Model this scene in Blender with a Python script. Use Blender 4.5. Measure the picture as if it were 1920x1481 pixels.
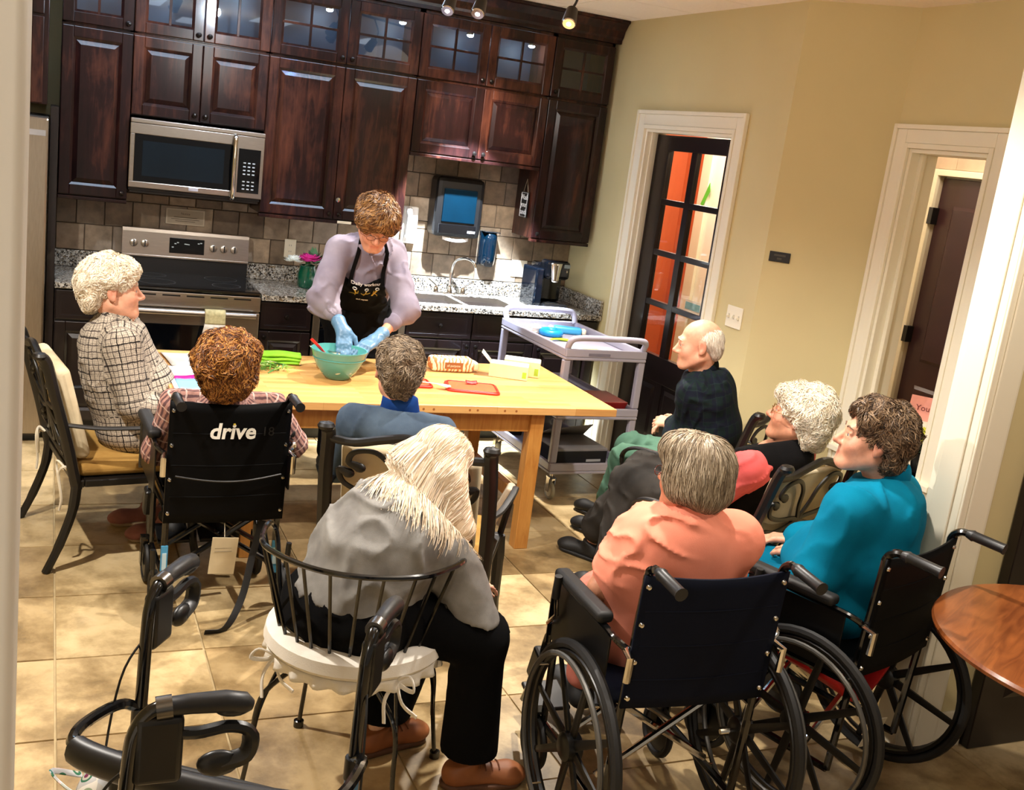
import bpy, math, random
import numpy as np
from mathutils import Vector, Matrix, Euler
from bpy_extras.node_shader_utils import PrincipledBSDFWrapper
random.seed(7)
SC = bpy.context.scene
COL = SC.collection
PI = math.pi
for o in list(bpy.data.objects):
    bpy.data.objects.remove(o)

# ---------------------------------------------------------------- camera, light, exposure
def camera_matrix(loc, yaw, pitch, roll):
    cy, sy = math.cos(yaw), math.sin(yaw)
    fwd = Vector((sy * math.cos(pitch), cy * math.cos(pitch), -math.sin(pitch)))
    right = Vector((cy, -sy, 0))
    up = right.cross(fwd)
    c, s = math.cos(roll), math.sin(roll)
    r2, u2 = c * right + s * up, -s * right + c * up
    m = Matrix((r2, u2, -fwd)).transposed().to_4x4()
    m.translation = loc
    return m
cam = bpy.data.cameras.new('camera')
cam.sensor_fit = 'HORIZONTAL'; cam.sensor_width = 36.0
cam.lens = 36.0 * 1974.3 / 1920
cam.clip_start = 0.02; cam.clip_end = 60
cam_ob = bpy.data.objects.new('camera', cam); COL.objects.link(cam_ob)
cam_ob.matrix_world = camera_matrix((-0.4151, -6.9695, 1.9421), 0.4301, 0.2267, 0.1306)
SC.camera = cam_ob

SC.view_settings.view_transform = 'Standard'
SC.view_settings.look = 'None'
SC.view_settings.gamma = 1.0
SC.view_settings.use_curve_mapping = False
SC.view_settings.exposure = 0.35
w = bpy.data.worlds.new('world'); SC.world = w; w.use_nodes = True
w.node_tree.nodes['Background'].inputs[0].default_value = (1.0, 0.86, 0.68, 1)
w.node_tree.nodes['Background'].inputs[1].default_value = 0.22

def lamp(kind, name, loc, target, power, color, size=0.1, angle=60, blend=0.4):
    d = bpy.data.lights.new(name, kind); d.energy = power; d.color = color
    if kind == 'AREA': d.size = size
    else: d.shadow_soft_size = size
    if kind == 'SPOT': d.spot_size = math.radians(angle); d.spot_blend = blend
    o = bpy.data.objects.new(name, d); COL.objects.link(o); o.location = loc
    v = Vector(target) - Vector(loc)
    o.rotation_euler = v.to_track_quat('-Z', 'Y').to_euler()
    return o
WARM = (1.0, 0.80, 0.56); COOL = (0.80, 0.90, 1.0); NEUT = (1.0, 0.93, 0.84)
# ceiling downlights and the track spots that light the kitchen
WARM = (1.0, 0.85, 0.66); COOL = (0.74, 0.86, 1.0); NEUT = (1.0, 0.93, 0.84)
lamp('SPOT', 'downlight', (-1.0, -3.45, 2.84), (-0.3, -3.2, 0), 290, NEUT, 0.03, 130, 0.5)
lamp('SPOT', 'downlight', (2.25, -1.80, 2.84), (1.55, -2.1, 0), 420, NEUT, 0.03, 84, 0.6)
lamp('SPOT', 'downlight', (1.5, -3.9, 2.84), (1.6, -4.0, 0), 190, NEUT, 0.04, 130, 0.6)
lamp('SPOT', 'downlight', (2.5, -5.6, 2.84), (2.4, -5.0, 0), 60, WARM, 0.05, 120, 0.6)
lamp('SPOT', 'track_spot', (2.0, -0.93, 2.62), (2.10, -0.45, 0.90), 1700, COOL, 0.02, 52, 0.3)
lamp('SPOT', 'track_spot', (0.6, -1.60, 2.60), (0.1, -0.4, 1.9), 60, COOL, 0.03, 95, 0.8)
lamp('SPOT', 'track_spot', (1.8, -1.30, 2.60), (2.12, -0.35, 2.0), 150, NEUT, 0.03, 42, 0.9)
lamp('SPOT', 'track_spot', (0.5, -1.75, 2.60), (0.3, -2.05, 0.9), 80, NEUT, 0.03, 80, 0.6)
lamp('POINT', 'jamb_fill', (-1.3, -7.3, 2.3), (0, 0, 0), 46, NEUT, 0.2)  # unseen fill lamp added to brighten the left door jamb
lamp('POINT', 'room_fill', (0.9, -4.6, 2.45), (0, 0, 0), 22, NEUT, 0.25)  # unseen fill lamp added to lift the walls and ceiling
lamp('POINT', 'room_fill', (2.3, -3.2, 2.45), (0, 0, 0), 2, WARM, 0.25)  # second added fill lamp, weak and warm


# ---------------------------------------------------------------- tagging
def tag(o, label=None, cat=None, group=None, kind=None):
    if label: o['label'] = label
    if cat: o['category'] = cat
    if group: o['group'] = group
    if kind: o['kind'] = kind
    return o
def thing(name, label, cat, loc=(0, 0, 0), rz=0.0, group=None):
    o = bpy.data.objects.new(name, None); COL.objects.link(o)
    o.empty_display_size = 0.1
    o.location = loc; o.rotation_euler = (0, 0, rz)
    return tag(o, label, cat, group)
def dup(root, loc, rz, label=None, cat=None, group=None):
    r = root.copy(); COL.objects.link(r); r.location = loc; r.rotation_euler = (0, 0, rz)
    tag(r, label, cat, group)
    for ch in list(root.children):
        c = ch.copy(); COL.objects.link(c); c.parent = r
        for g in list(ch.children):
            d = g.copy(); COL.objects.link(d); d.parent = c
    return r

# ---------------------------------------------------------------- materials
def lin(c):
    return tuple(((x / 255) / 12.92 if x / 255 <= 0.04045 else (((x / 255) + 0.055) / 1.055) ** 2.4) for x in c) + (1,)
class NT:
    """small helper round a node tree"""
    def __init__(s, name):
        s.m = bpy.data.materials.new(name); s.m.use_nodes = True
        s.t = s.m.node_tree; s.n = s.t.nodes; s.b = s.n['Principled BSDF']
    def node(s, typ, **kw):
        n = s.n.new(typ)
        for k, v in kw.items():
            if hasattr(n, k): setattr(n, k, v)
            else:
                n.inputs[k.replace('_', ' ')].default_value = v
        return n
    def link(s, a, b): s.t.links.new(a, b)
    def coord(s, scale=(1, 1, 1), kind='Object', rot=(0, 0, 0)):
        c = s.node('ShaderNodeTexCoord'); m = s.node('ShaderNodeMapping')
        m.inputs['Scale'].default_value = scale; m.inputs['Rotation'].default_value = rot
        s.link(c.outputs[kind], m.inputs[0]); return m.outputs[0]
    def noise(s, vec, scale, detail=4, rough=0.5, dist=0.0):
        n = s.node('ShaderNodeTexNoise'); n.inputs['Scale'].default_value = scale
        n.inputs['Detail'].default_value = detail; n.inputs['Roughness'].default_value = rough
        n.inputs['Distortion'].default_value = dist
        s.link(vec, n.inputs['Vector']); return n.outputs[0]
    def ramp(s, fac, stops, interp='LINEAR'):
        r = s.node('ShaderNodeValToRGB'); e = r.color_ramp.elements; r.color_ramp.interpolation = interp
        while len(e) < len(stops): e.new(0.5)
        for i, (p, c) in enumerate(stops): e[i].position = p; e[i].color = c
        s.link(fac, r.inputs[0]); return r.outputs[0]
    def mix(s, fac, a, b, mode='MIX'):
        n = s.node('ShaderNodeMix', data_type='RGBA', blend_type=mode)
        for k, v in ((0, fac), (6, a), (7, b)):
            if isinstance(v, (int, float, tuple)): n.inputs[k].default_value = v
            else: s.link(v, n.inputs[k])
        return n.outputs[2]
    def math(s, op, a, b=0.0):
        n = s.node('ShaderNodeMath', operation=op)
        for k, v in ((0, a), (1, b)):
            if isinstance(v, (int, float)): n.inputs[k].default_value = v
            else: s.link(v, n.inputs[k])
        return n.outputs[0]
    def bump(s, h, strength=0.3, dist=0.01):
        n = s.node('ShaderNodeBump'); n.inputs['Strength'].default_value = strength
        n.inputs['Distance'].default_value = dist
        s.link(h, n.inputs['Height']); s.link(n.outputs[0], s.b.inputs['Normal'])
    def set(s, rough=0.5, metal=0.0, color=None, coat=0.0, spec=0.5, **kw):
        s.b.inputs['Roughness'].default_value = rough; s.b.inputs['Metallic'].default_value = metal
        s.b.inputs['Coat Weight'].default_value = coat; s.b.inputs['Specular IOR Level'].default_value = spec
        for k, v in kw.items(): s.b.inputs[k].default_value = v
        if isinstance(color, tuple): s.b.inputs['Base Color'].default_value = color
        elif color is not None: s.link(color, s.b.inputs['Base Color'])
        return s.m
def rgb(*c): return lin(c)
def plain(name, c, rough=0.5, metal=0.0, var=0.12, scale=8.0, bump=0.0, bscale=200, coat=0.0, spec=0.5, **kw):
    n = NT(name); v = n.coord()
    c = lin(c); d = tuple(x * (1 - var) for x in c[:3]) + (1,); e = tuple(min(1, x * (1 + var)) for x in c[:3]) + (1,)
    col = n.ramp(n.noise(v, scale), [(0.3, d), (0.7, e)])
    if bump: n.bump(n.noise(v, bscale, 3), bump, 0.002)
    return n.set(rough, metal, col, coat, spec, **kw)
def emit(name, c, strength):
    n = NT(name)
    n.b.inputs['Emission Color'].default_value = c; n.b.inputs['Emission Strength'].default_value = strength
    return n.set(0.5, 0, c)
def fabric(name, c, c2=None, scale=6, weave=500, rough=0.95, bump=0.25, attr=None):
    n = NT(name); v = n.coord(); a = lin(c); b = lin(c2) if c2 else tuple(x * 0.78 for x in a[:3]) + (1,)
    col = n.ramp(n.noise(v, scale, 5), [(0.32, b), (0.68, a)])
    n.bump(n.noise(v, weave, 2), bump, 0.0015)
    return n.set(rough, 0, col, spec=0.12)
def woodmat(name, dark, light, grain=(1, 1, 12), scale=3.0, rough=0.35, coat=0.0, rot=(0, 0, 0), extra=0.0):
    n = NT(name); v = n.coord(grain, rot=rot)
    big = n.coord((1.2, 1.2, 0.7))
    f = n.noise(v, scale, 8, 0.6, 1.2); g = n.noise(big, 3.0, 3)
    oi = n.node('ShaderNodeObjectInfo')
    mixf = n.math('ADD', n.math('MULTIPLY', f, 0.55), n.math('MULTIPLY', g, 0.45))
    if extra: mixf = n.math('ADD', mixf, n.math('MULTIPLY', n.math('SUBTRACT', oi.outputs['Random'], 0.5), extra))
    col = n.ramp(mixf, [(0.36, lin(dark)), (0.64, lin(light))])
    n.bump(f, 0.06, 0.002)
    return n.set(rough, 0, col, coat, **{'Coat Roughness': 0.15})

# ---------------------------------------------------------------- mesh builder
class G:
    def __init__(s): s.v = []; s.f = []; s.M = Matrix.Identity(4)
    def at(s, loc=(0, 0, 0), rot=(0, 0, 0)):
        s.M = Matrix.Translation(loc) @ Euler(rot).to_matrix().to_4x4(); return s
    def add(s, vs, fs):
        k = len(s.v); s.v += [tuple(s.M @ Vector(p)) for p in vs]; s.f += [tuple(i + k for i in f) for f in fs]; return s
    def box(s, x0, x1, y0, y1, z0, z1):
        vs = [(x0, y0, z0), (x1, y0, z0), (x1, y1, z0), (x0, y1, z0), (x0, y0, z1), (x1, y0, z1), (x1, y1, z1), (x0, y1, z1)]
        return s.add(vs, [(0, 3, 2, 1), (4, 5, 6, 7), (0, 1, 5, 4), (1, 2, 6, 5), (2, 3, 7, 6), (3, 0, 4, 7)])
    def frustum(s, b0, b1, z0, z1):
        """two rectangles (x0,x1,y0,y1) joined"""
        vs = []
        for (x0, x1, y0, y1), z in ((b0, z0), (b1, z1)):
            vs += [(x0, y0, z), (x1, y0, z), (x1, y1, z), (x0, y1, z)]
        return s.add(vs, [(0, 3, 2, 1), (4, 5, 6, 7), (0, 1, 5, 4), (1, 2, 6, 5), (2, 3, 7, 6), (3, 0, 4, 7)])
    def prism(s, poly, z0, z1):
        n = len(poly); vs = [(x, y, z0) for x, y in poly] + [(x, y, z1) for x, y in poly]
        fs = [tuple(range(n - 1, -1, -1)), tuple(range(n, 2 * n))] + [(i, (i + 1) % n, n + (i + 1) % n, n + i) for i in range(n)]
        return s.add(vs, fs)
    def tube(s, pts, r, n=8, closed=False, cap=True, flat=1.0, nrm=None):
        pts = [Vector(p) for p in pts]; m = len(pts)
        rs = r if isinstance(r, (list, tuple)) else [r] * m
        vs = []; u = None
        for i, p in enumerate(pts):
            a = pts[i - 1] if (i > 0 or closed) else p; b = pts[(i + 1) % m] if (i < m - 1 or closed) else p
            t = (b - a).normalized() if (b - a).length > 1e-9 else Vector((0, 0, 1))
            if nrm is not None: u = Vector(nrm); u = (u - t * u.dot(t)).normalized()
            elif u is None:
                u = t.orthogonal().normalized()
            else:
                u = (u - t * u.dot(t)); u = u.normalized() if u.length > 1e-6 else t.orthogonal().normalized()
            w = t.cross(u)
            for k in range(n):
                a_ = 2 * PI * k / n
                vs.append(p + u * (math.cos(a_) * rs[i] * flat) + w * (math.sin(a_) * rs[i]))
        fs = []
        for i in range(m if closed else m - 1):
            j = (i + 1) % m
            for k in range(n):
                k2 = (k + 1) % n
                fs.append((i * n + k, i * n + k2, j * n + k2, j * n + k))
        if cap and not closed:
            fs.append(tuple(range(n - 1, -1, -1))); fs.append(tuple((m - 1) * n + k for k in range(n)))
        return s.add([tuple(v) for v in vs], fs)
    def cyl(s, a, b, r, r2=None, n=16): return s.tube([a, b], [r, r if r2 is None else r2], n)
    def lathe(s, prof, c=(0, 0, 0), n=24, axis='z', cap=True):
        vs = []
        for r, z in prof:
            for k in range(n):
                a = 2 * PI * k / n; x, y = r * math.cos(a), r * math.sin(a)
                p = {'z': (x, y, z), 'y': (x, z, y), 'x': (z, x, y)}[axis]
                vs.append((p[0] + c[0], p[1] + c[1], p[2] + c[2]))
        m = len(prof); fs = []
        for i in range(m - 1):
            for k in range(n):
                k2 = (k + 1) % n; q = (i * n + k, i * n + k2, (i + 1) * n + k2, (i + 1) * n + k)
                fs.append(q if axis != 'y' else q[::-1])
        if cap:
            a_, b_ = tuple(range(n - 1, -1, -1)), tuple((m - 1) * n + k for k in range(n))
            if axis == 'y': a_, b_ = a_[::-1], b_[::-1]
            if prof[0][0] > 1e-6: fs.append(a_)
            if prof[-1][0] > 1e-6: fs.append(b_)
        return s.add(vs, fs)
    def ell(s, c, r, n=12, m=8, noise=0.0, seed=0):
        rnd = random.Random(seed)
        vs = [(c[0], c[1], c[2] - r[2])]; fs = []
        for i in range(1, m):
            ph = -PI / 2 + PI * i / m
            for k in range(n):
                a = 2 * PI * k / n; q = 1 + rnd.uniform(-noise, noise)
                vs.append((c[0] + r[0] * math.cos(ph) * math.cos(a) * q, c[1] + r[1] * math.cos(ph) * math.sin(a) * q, c[2] + r[2] * math.sin(ph) * q))
        vs.append((c[0], c[1], c[2] + r[2])); top = len(vs) - 1
        for k in range(n):
            fs.append((0, 1 + (k + 1) % n, 1 + k)); fs.append((top, 1 + (m - 2) * n + k, 1 + (m - 2) * n + (k + 1) % n))
        for i in range(m - 2):
            for k in range(n):
                k2 = (k + 1) % n; fs.append((1 + i * n + k, 1 + i * n + k2, 1 + (i + 1) * n + k2, 1 + (i + 1) * n + k))
        return s.add(vs, fs)
    def grid(s, fn, nu, nv, thick=None):
        """surface fn(u,v) -> point, u,v in 0..1"""
        vs = [tuple(fn(i / nu, j / nv)) for j in range(nv + 1) for i in range(nu + 1)]
        fs = [(j * (nu + 1) + i, j * (nu + 1) + i + 1, (j + 1) * (nu + 1) + i + 1, (j + 1) * (nu + 1) + i) for j in range(nv) for i in range(nu)]
        return s.add(vs, fs)
    def obj(s, name, mat, parent=None, smooth=True, bevel=0.0, seg=2, label=None, kind=None, subd=0, solid=0.0, angle=40):
        me = bpy.data.meshes.new(name); me.from_pydata(s.v, [], s.f)
        me.materials.append(mat) if not isinstance(mat, (list, tuple)) else [me.materials.append(x) for x in mat]
        me.update()
        if smooth:
            me.polygons.foreach_set('use_smooth', [True] * len(me.polygons))
            try: me.set_sharp_from_angle(angle=math.radians(angle))
            except Exception: pass
        o = bpy.data.objects.new(name, me); COL.objects.link(o)
        if parent is not None: o.parent = parent
        if solid: m = o.modifiers.new('solid', 'SOLIDIFY'); m.thickness = solid; m.offset = 0
        if bevel: m = o.modifiers.new('bevel', 'BEVEL'); m.width = bevel; m.segments = seg; m.limit_method = 'ANGLE'; m.angle_limit = math.radians(40); m.harden_normals = False
        if subd: m = o.modifiers.new('sub', 'SUBSURF'); m.levels = subd; m.render_levels = subd
        if label: o['label'] = label
        if kind: o['kind'] = kind
        return o
def struct(name, g, mat, parent=None, **kw):
    o = g.obj(name, mat, parent, **kw)
    if parent is None: o['kind'] = 'structure'
    return o
def boxobj(name, mat, parent, x0, x1, y0, y1, z0, z1, bevel=0.002, **kw):
    return G().box(x0, x1, y0, y1, z0, z1).obj(name, mat, parent, bevel=bevel, seg=2, smooth=False, **kw)
def arc(c, r, a0, a1, n, plane='xy'):
    out = []
    for i in range(n + 1):
        a = a0 + (a1 - a0) * i / n; p, q = r * math.cos(a), r * math.sin(a)
        out.append({'xy': (c[0] + p, c[1] + q, c[2]), 'xz': (c[0] + p, c[1], c[2] + q), 'yz': (c[0], c[1] + p, c[2] + q)}[plane])
    return out
def smoothpath(pts, n=6):
    """Catmull-Rom through pts"""
    P = [Vector(p) for p in pts]; P = [P[0] * 2 - P[1]] + P + [P[-1] * 2 - P[-2]]; out = []
    for i in range(1, len(P) - 2):
        for k in range(n):
            t = k / n; a, b, c, d = P[i - 1], P[i], P[i + 1], P[i + 2]
            out.append(0.5 * ((2 * b) + (c - a) * t + (2 * a - 5 * b + 4 * c - d) * t * t + (3 * b - a - 3 * c + d) * t ** 3))
    out.append(P[-2]); return out
def text(name, body, size, mat, parent, loc, rot, extrude=0.0006, align='CENTER', bold=0.0, shear=0.0):
    c = bpy.data.curves.new(name, 'FONT'); c.body = body; c.size = size; c.extrude = extrude; c.align_x = align; c.align_y = 'CENTER'
    c.offset = bold; c.shear = shear; c.resolution_u = 3
    c.materials.append(mat)
    tmp = bpy.data.objects.new(name, c); COL.objects.link(tmp)
    dg = bpy.context.evaluated_depsgraph_get(); me = bpy.data.meshes.new_from_object(tmp.evaluated_get(dg))
    bpy.data.objects.remove(tmp)
    me.name = name
    if not me.materials: me.materials.append(mat)
    o = bpy.data.objects.new(name, me); COL.objects.link(o); o.parent = parent
    o.location = loc; o.rotation_euler = rot
    return o
# ================================================================ MATERIALS
M = {}
def m_tile_floor():
    n = NT('stone_tile'); oi = n.node('ShaderNodeObjectInfo')
    c = n.node('ShaderNodeTexCoord'); va = n.node('ShaderNodeVectorMath', operation='ADD')
    vm = n.node('ShaderNodeVectorMath', operation='SCALE'); n.link(oi.outputs['Random'], vm.inputs['Scale']); vm.inputs[0].default_value = (37, 53, 11)
    n.link(c.outputs['Object'], va.inputs[0]); n.link(vm.outputs[0], va.inputs[1]); v = va.outputs[0]
    base = n.ramp(n.noise(v, 3.0, 8, 0.65, 0.15), [(0.30, rgb(104, 88, 62)), (0.43, rgb(164, 144, 108)), (0.56, rgb(204, 184, 146)), (0.8, rgb(222, 206, 174))])
    st = n.ramp(n.noise(v, 6.5, 8, 0.65, .35), [(0.50, (0, 0, 0, 1)), (0.72, (1, 1, 1, 1))])
    c1 = n.mix(n.math('MULTIPLY', st, 0.5), base, rgb(118, 94, 62))
    tone = n.ramp(oi.outputs['Random'], [(0, rgb(196, 178, 146)), (0.5, rgb(240, 228, 204)), (1, rgb(255, 248, 232))])
    col = n.mix(0.75, c1, tone, 'MULTIPLY')
    n.bump(n.noise(v, 9, 6), 0.12, 0.004)
    return n.set(0.36, 0, col, spec=0.4)
def m_tile_wall():
    n = NT('slate_tile'); oi = n.node('ShaderNodeObjectInfo')
    c = n.node('ShaderNodeTexCoord'); va = n.node('ShaderNodeVectorMath', operation='ADD')
    vm = n.node('ShaderNodeVectorMath', operation='SCALE'); n.link(oi.outputs['Random'], vm.inputs['Scale']); vm.inputs[0].default_value = (31, 13, 57)
    n.link(c.outputs['Object'], va.inputs[0]); n.link(vm.outputs[0], va.inputs[1]); v = va.outputs[0]
    tone = n.ramp(oi.outputs['Random'], [(0.0, rgb(88, 76, 66)), (0.25, rgb(148, 130, 108)), (0.5, rgb(120, 106, 90)), (0.75, rgb(176, 160, 140)), (1, rgb(134, 122, 110))])
    cl = n.ramp(n.noise(v, 14, 6, 0.6), [(0.3, (0.62, 0.6, 0.58, 1)), (0.7, (1.25, 1.2, 1.15, 1))])
    col = n.mix(1.0, tone, cl, 'MULTIPLY'); n.bump(n.noise(v, 30, 5), 0.3, 0.003)
    return n.set(0.42, 0, col)
def m_granite():
    n = NT('speckled_granite'); v = n.coord()
    vo = n.node('ShaderNodeTexVoronoi'); vo.inputs['Scale'].default_value = 130; n.link(v, vo.inputs['Vector'])
    sep = n.node('ShaderNodeSeparateColor'); n.link(vo.outputs['Color'], sep.inputs[0])
    c1 = n.ramp(sep.outputs[0], [(0.0, rgb(60, 55, 52)), (0.16, rgb(72, 66, 60)), (0.2, rgb(166, 158, 146)), (0.5, rgb(214, 208, 196)), (0.8, rgb(238, 234, 226)), (0.92, rgb(150, 128, 96))], 'CONSTANT')
    c2 = n.ramp(n.noise(v, 40, 4), [(0.36, rgb(120, 112, 104)), (0.52, rgb(235, 230, 222))])
    return n.set(0.18, 0, n.mix(1.0, n.mix(0.65, c1, c2, 'MULTIPLY'), (.72, .73, .75, 1), 'MULTIPLY'))
def m_steel(name='brushed_steel', base=(190, 182, 172), rough=0.28, stretch=(1, 60, 60)):
    n = NT(name); v = n.coord(stretch)
    f = n.noise(v, 18, 4); col = n.ramp(f, [(0.3, lin([x * 0.88 for x in base])), (0.7, lin(base))])
    n.bump(f, 0.05, 0.0005)
    return n.set(rough, 1.0, col)
def m_glass(name, tint=(1, 1, 1, 1), refl=0.05, gl=0.02):
    n = NT(name); tr = n.node('ShaderNodeBsdfTransparent'); tr.inputs[0].default_value = tint
    g = n.node('ShaderNodeBsdfGlossy'); g.inputs['Roughness'].default_value = gl
    fr = n.node('ShaderNodeFresnel'); fr.inputs[0].default_value = 1.5
    ge = n.node('ShaderNodeNewGeometry'); mx = n.node('ShaderNodeMixShader'); n.link(n.math('MULTIPLY', n.math('ADD', fr.outputs[0], refl), n.math('SUBTRACT', 1.0, ge.outputs['Backfacing'])), mx.inputs[0])
    n.link(tr.outputs[0], mx.inputs[1]); n.link(g.outputs[0], mx.inputs[2])
    n.link(mx.outputs[0], n.n['Material Output'].inputs[0]); return n.m
def m_cherry():
    n = NT('dark_cherry_wood'); v = n.coord((1, 1, 0.12)); big = n.coord((1.6, 1.6, 0.8)); oi = n.node('ShaderNodeObjectInfo')
    f = n.noise(v, 26, 8, 0.65, 0.6); g = n.noise(big, 2.6, 4, 0.6, 0.4)
    k = n.math('ADD', n.math('MULTIPLY', f, 0.45), n.math('MULTIPLY', g, 0.55))
    k = n.math('ADD', k, n.math('MULTIPLY', n.math('SUBTRACT', oi.outputs['Random'], 0.5), 0.10))
    col = n.ramp(k, [(0.32, rgb(10, 4, 5)), (0.5, rgb(36, 15, 14)), (0.72, rgb(96, 52, 36))])
    n.bump(f, 0.05, 0.001)
    return n.set(0.4, 0, col, 0.6, spec=0.1, **{'Coat Roughness': 0.15})
def m_butcher():
    n = NT('butcher_block'); v = n.coord()
    br = n.node('ShaderNodeTexBrick'); n.link(v, br.inputs['Vector']); br.inputs['Scale'].default_value = 1.0
    br.inputs['Brick Width'].default_value = 0.42; br.inputs['Row Height'].default_value = 0.038; br.inputs['Mortar Size'].default_value = 0.0006
    br.inputs['Color1'].default_value = rgb(218, 172, 108); br.inputs['Color2'].default_value = rgb(192, 140, 78); br.inputs['Mortar'].default_value = rgb(168, 120, 66)
    f = n.noise(n.coord((0.5, 14, 14)), 12, 6, 0.6, 0.6)
    col = n.mix(0.5, br.outputs[0], n.ramp(f, [(0.3, (0.72, 0.66, 0.58, 1)), (0.7, (1.1, 1.08, 1.05, 1))]), 'MULTIPLY')
    return n.set(0.38, 0, col)
M['floor'] = m_tile_floor(); M['splash'] = m_tile_wall(); M['granite'] = m_granite(); M['steel'] = m_steel()
M['steel_v'] = m_steel('brushed_steel_upright', (176, 164, 148), 0.34, (60, 60, 1))
M['chrome'] = plain('chrome', (215, 212, 206), 0.1, 1.0, 0.02)
M['nickel'] = plain('dark_nickel', (120, 118, 116), 0.25, 1.0, 0.05)
M['cherry'] = m_cherry()
M['espresso'] = plain('espresso_wood', (20, 10, 11), 0.32, 0, 0.35, 5, coat=0.2)
M['glass'] = m_glass('cabinet_glass', (0.82, 0.88, 0.92, 1), 0.06)
M['pane'] = m_glass('door_glass', (0.95, 0.93, 0.9, 1), 0.02)
M['wall'] = plain('khaki_wall_paint', (208, 193, 146), 0.75, 0, 0.03, 2, bump=0.08, bscale=260)
M['white'] = plain('cream_trim_paint', (238, 230, 208), 0.42, 0, 0.015, 3)
M['ceil'] = plain('ceiling_board', (240, 226, 206), 0.9, 0, 0.03, 60, bump=0.15, bscale=180)
M['grout'] = plain('grout', (172, 152, 114), 0.9, 0, 0.1, 20)
M['grout2'] = plain('dark_grout', (70, 62, 54), 0.9, 0, 0.1, 20)
M['orange'] = plain('terracotta_wall_paint', (206, 104, 60), 0.7, 0, 0.05, 3)
M['black'] = plain('black_plastic', (9, 9, 10), 0.38, 0, 0.2)
M['blackgloss'] = plain('black_glass', (6, 7, 10), 0.06, 0, 0.1)
M['rubber'] = plain('black_rubber', (14, 13, 13), 0.6, 0, 0.2, 30)
M['cabin'] = plain('cabinet_interior', (52, 62, 80), 0.5, 0, 0.2, 3)

# ================================================================ ROOM SHELL
WX = 3.09; C1Y = -2.306; WX3 = 3.475; C2Y = C1Y - (WX3 - WX); ZC = 2.87
g = G().box(-3.2, 7.0, -9.2, 1.2, -0.1, -0.006)
floor = struct('floor', g, M['grout'], smooth=False)
tg = G().frustum((-0.2525, 0.2525, -0.2575, 0.2575), (-0.2505, 0.2505, -0.2555, 0.2555), -0.012, 0.0)
tile0 = None
for i in range(-4, 11):
    for j in range(-11, 8):
        cx = -0.355 + 0.51 * (i + 0.5); cy = -3.81 + 0.52 * (j + 0.5)
        if cx > WX3 + 0.1 or (cx > WX + 0.05 and cy > C1Y) or cy > 0 or cy < -6.7 or cx < -1.6: continue
        if tile0 is None: tile0 = tg.obj('floor_tile', M['floor'], floor, smooth=False); t = tile0
        else: t = tile0.copy(); COL.objects.link(t)
        t.location = (cx, cy, random.uniform(-0.0012, 0)); t.rotation_euler = (random.uniform(-.002, .002), random.uniform(-.002, .002), random.choice((0, PI)))
g = G().box(-3.2, 7.0, -9.2, 1.2, ZC + 0.01, ZC + 0.1)
ceiling = struct('ceiling', g, M['ceil'], smooth=False)
cg = G().frustum((-0.301, 0.301, -0.301, 0.301), (-0.304, 0.304, -0.304, 0.304), ZC, ZC + 0.012); ct0 = None
for i in range(-4, 11):
    for j in range(0, 12):
        cx = -0.5 + 0.61 * (i + .5); cy = -0.61 * (j + 0.5)
        if cx > 6.6: continue
        if ct0 is None: ct0 = cg.obj('ceiling_tile', M['ceil'], ceiling, smooth=False); t = ct0
        else: t = ct0.copy(); COL.objects.link(t)
        t.location = (cx, cy, 0)
# back wall with its slate tiles
wb = struct('wall_back', G().box(-3.2, WX + 0.2, 0.02, 0.2, 0, ZC), M['wall'], smooth=False)
G().box(-0.374, WX, 0.0, 0.02, 0.9, 2.2).obj('splash_bed', M['grout2'], wb, smooth=False)
sp0 = None; sz = 0.158
rows = [(1.017, sz), (1.017 + sz + .003, sz), (1.017 + 2 * sz + .006, 0.052), (1.017 + 2 * sz + .061, sz), (1.017 + 3 * sz + .064, sz), (1.017 + 4 * sz + .067, sz)]
meshes = {}
for r, (z0, h) in enumerate(rows):
    x = -0.372 - 0.05 * r % 0.1
    wd = 0.158 if h > 0.1 else 0.158
    while x < WX - 0.02:
        x1 = min(x + wd, WX - 0.001); x0 = max(x, -0.374)
        if (r < 3 and not (1.0 > 2)) or (1.686 < x1 and x0 < 2.62):
            key = (round(x1 - x0, 3), h)
            if key not in meshes:
                wv = x1 - x0
                gg = G(); gg.add([(0, 0, 0), (wv, 0, 0), (wv, 0, h), (0, 0, h), (.003, -.006, .003), (wv - .003, -.006, .003), (wv - .003, -.006, h - .003), (.003, -.006, h - .003)],
                                 [(4, 5, 6, 7), (0, 1, 5, 4), (1, 2, 6, 5), (2, 3, 7, 6), (3, 0, 4, 7)])
                o = gg.obj('splash_tile', M['splash'], wb, smooth=False); meshes[key] = o
            else:
                o = meshes[key].copy(); COL.objects.link(o)
            o.location = (x0, random.uniform(-.001, .0005), z0)
        x += wd + 0.003
wall_left = struct('wall_left', G().box(-3.2, -3.05, -9.2, 0.02, 0, ZC), M['wall'], smooth=False)

# right wall, part one, with the opening of the glazed door
OY0, OY1, OZ = -0.862, -1.845, 2.185     # door 1 opening
g = G().box(WX, WX + 0.11, OY0, 0.2, 0, ZC).box(WX, WX + 0.11, OY1, OY0, OZ, ZC)
g.add([], [])
g.prism([(WX, C1Y), (WX + 0.11, C1Y + 0.045), (WX + 0.11, OY1), (WX, OY1)], 0, ZC)
struct('wall_right', g, M['wall'], smooth=False)
# angled part
d = 0.11 / math.sqrt(2)
struct('wall_angled', G().prism([(WX, C1Y), (WX3, C2Y), (WX3 + .11, C2Y + 0.045), (WX + 0.11, C1Y + 0.045)], 0, ZC), M['wall'], smooth=False)
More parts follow.
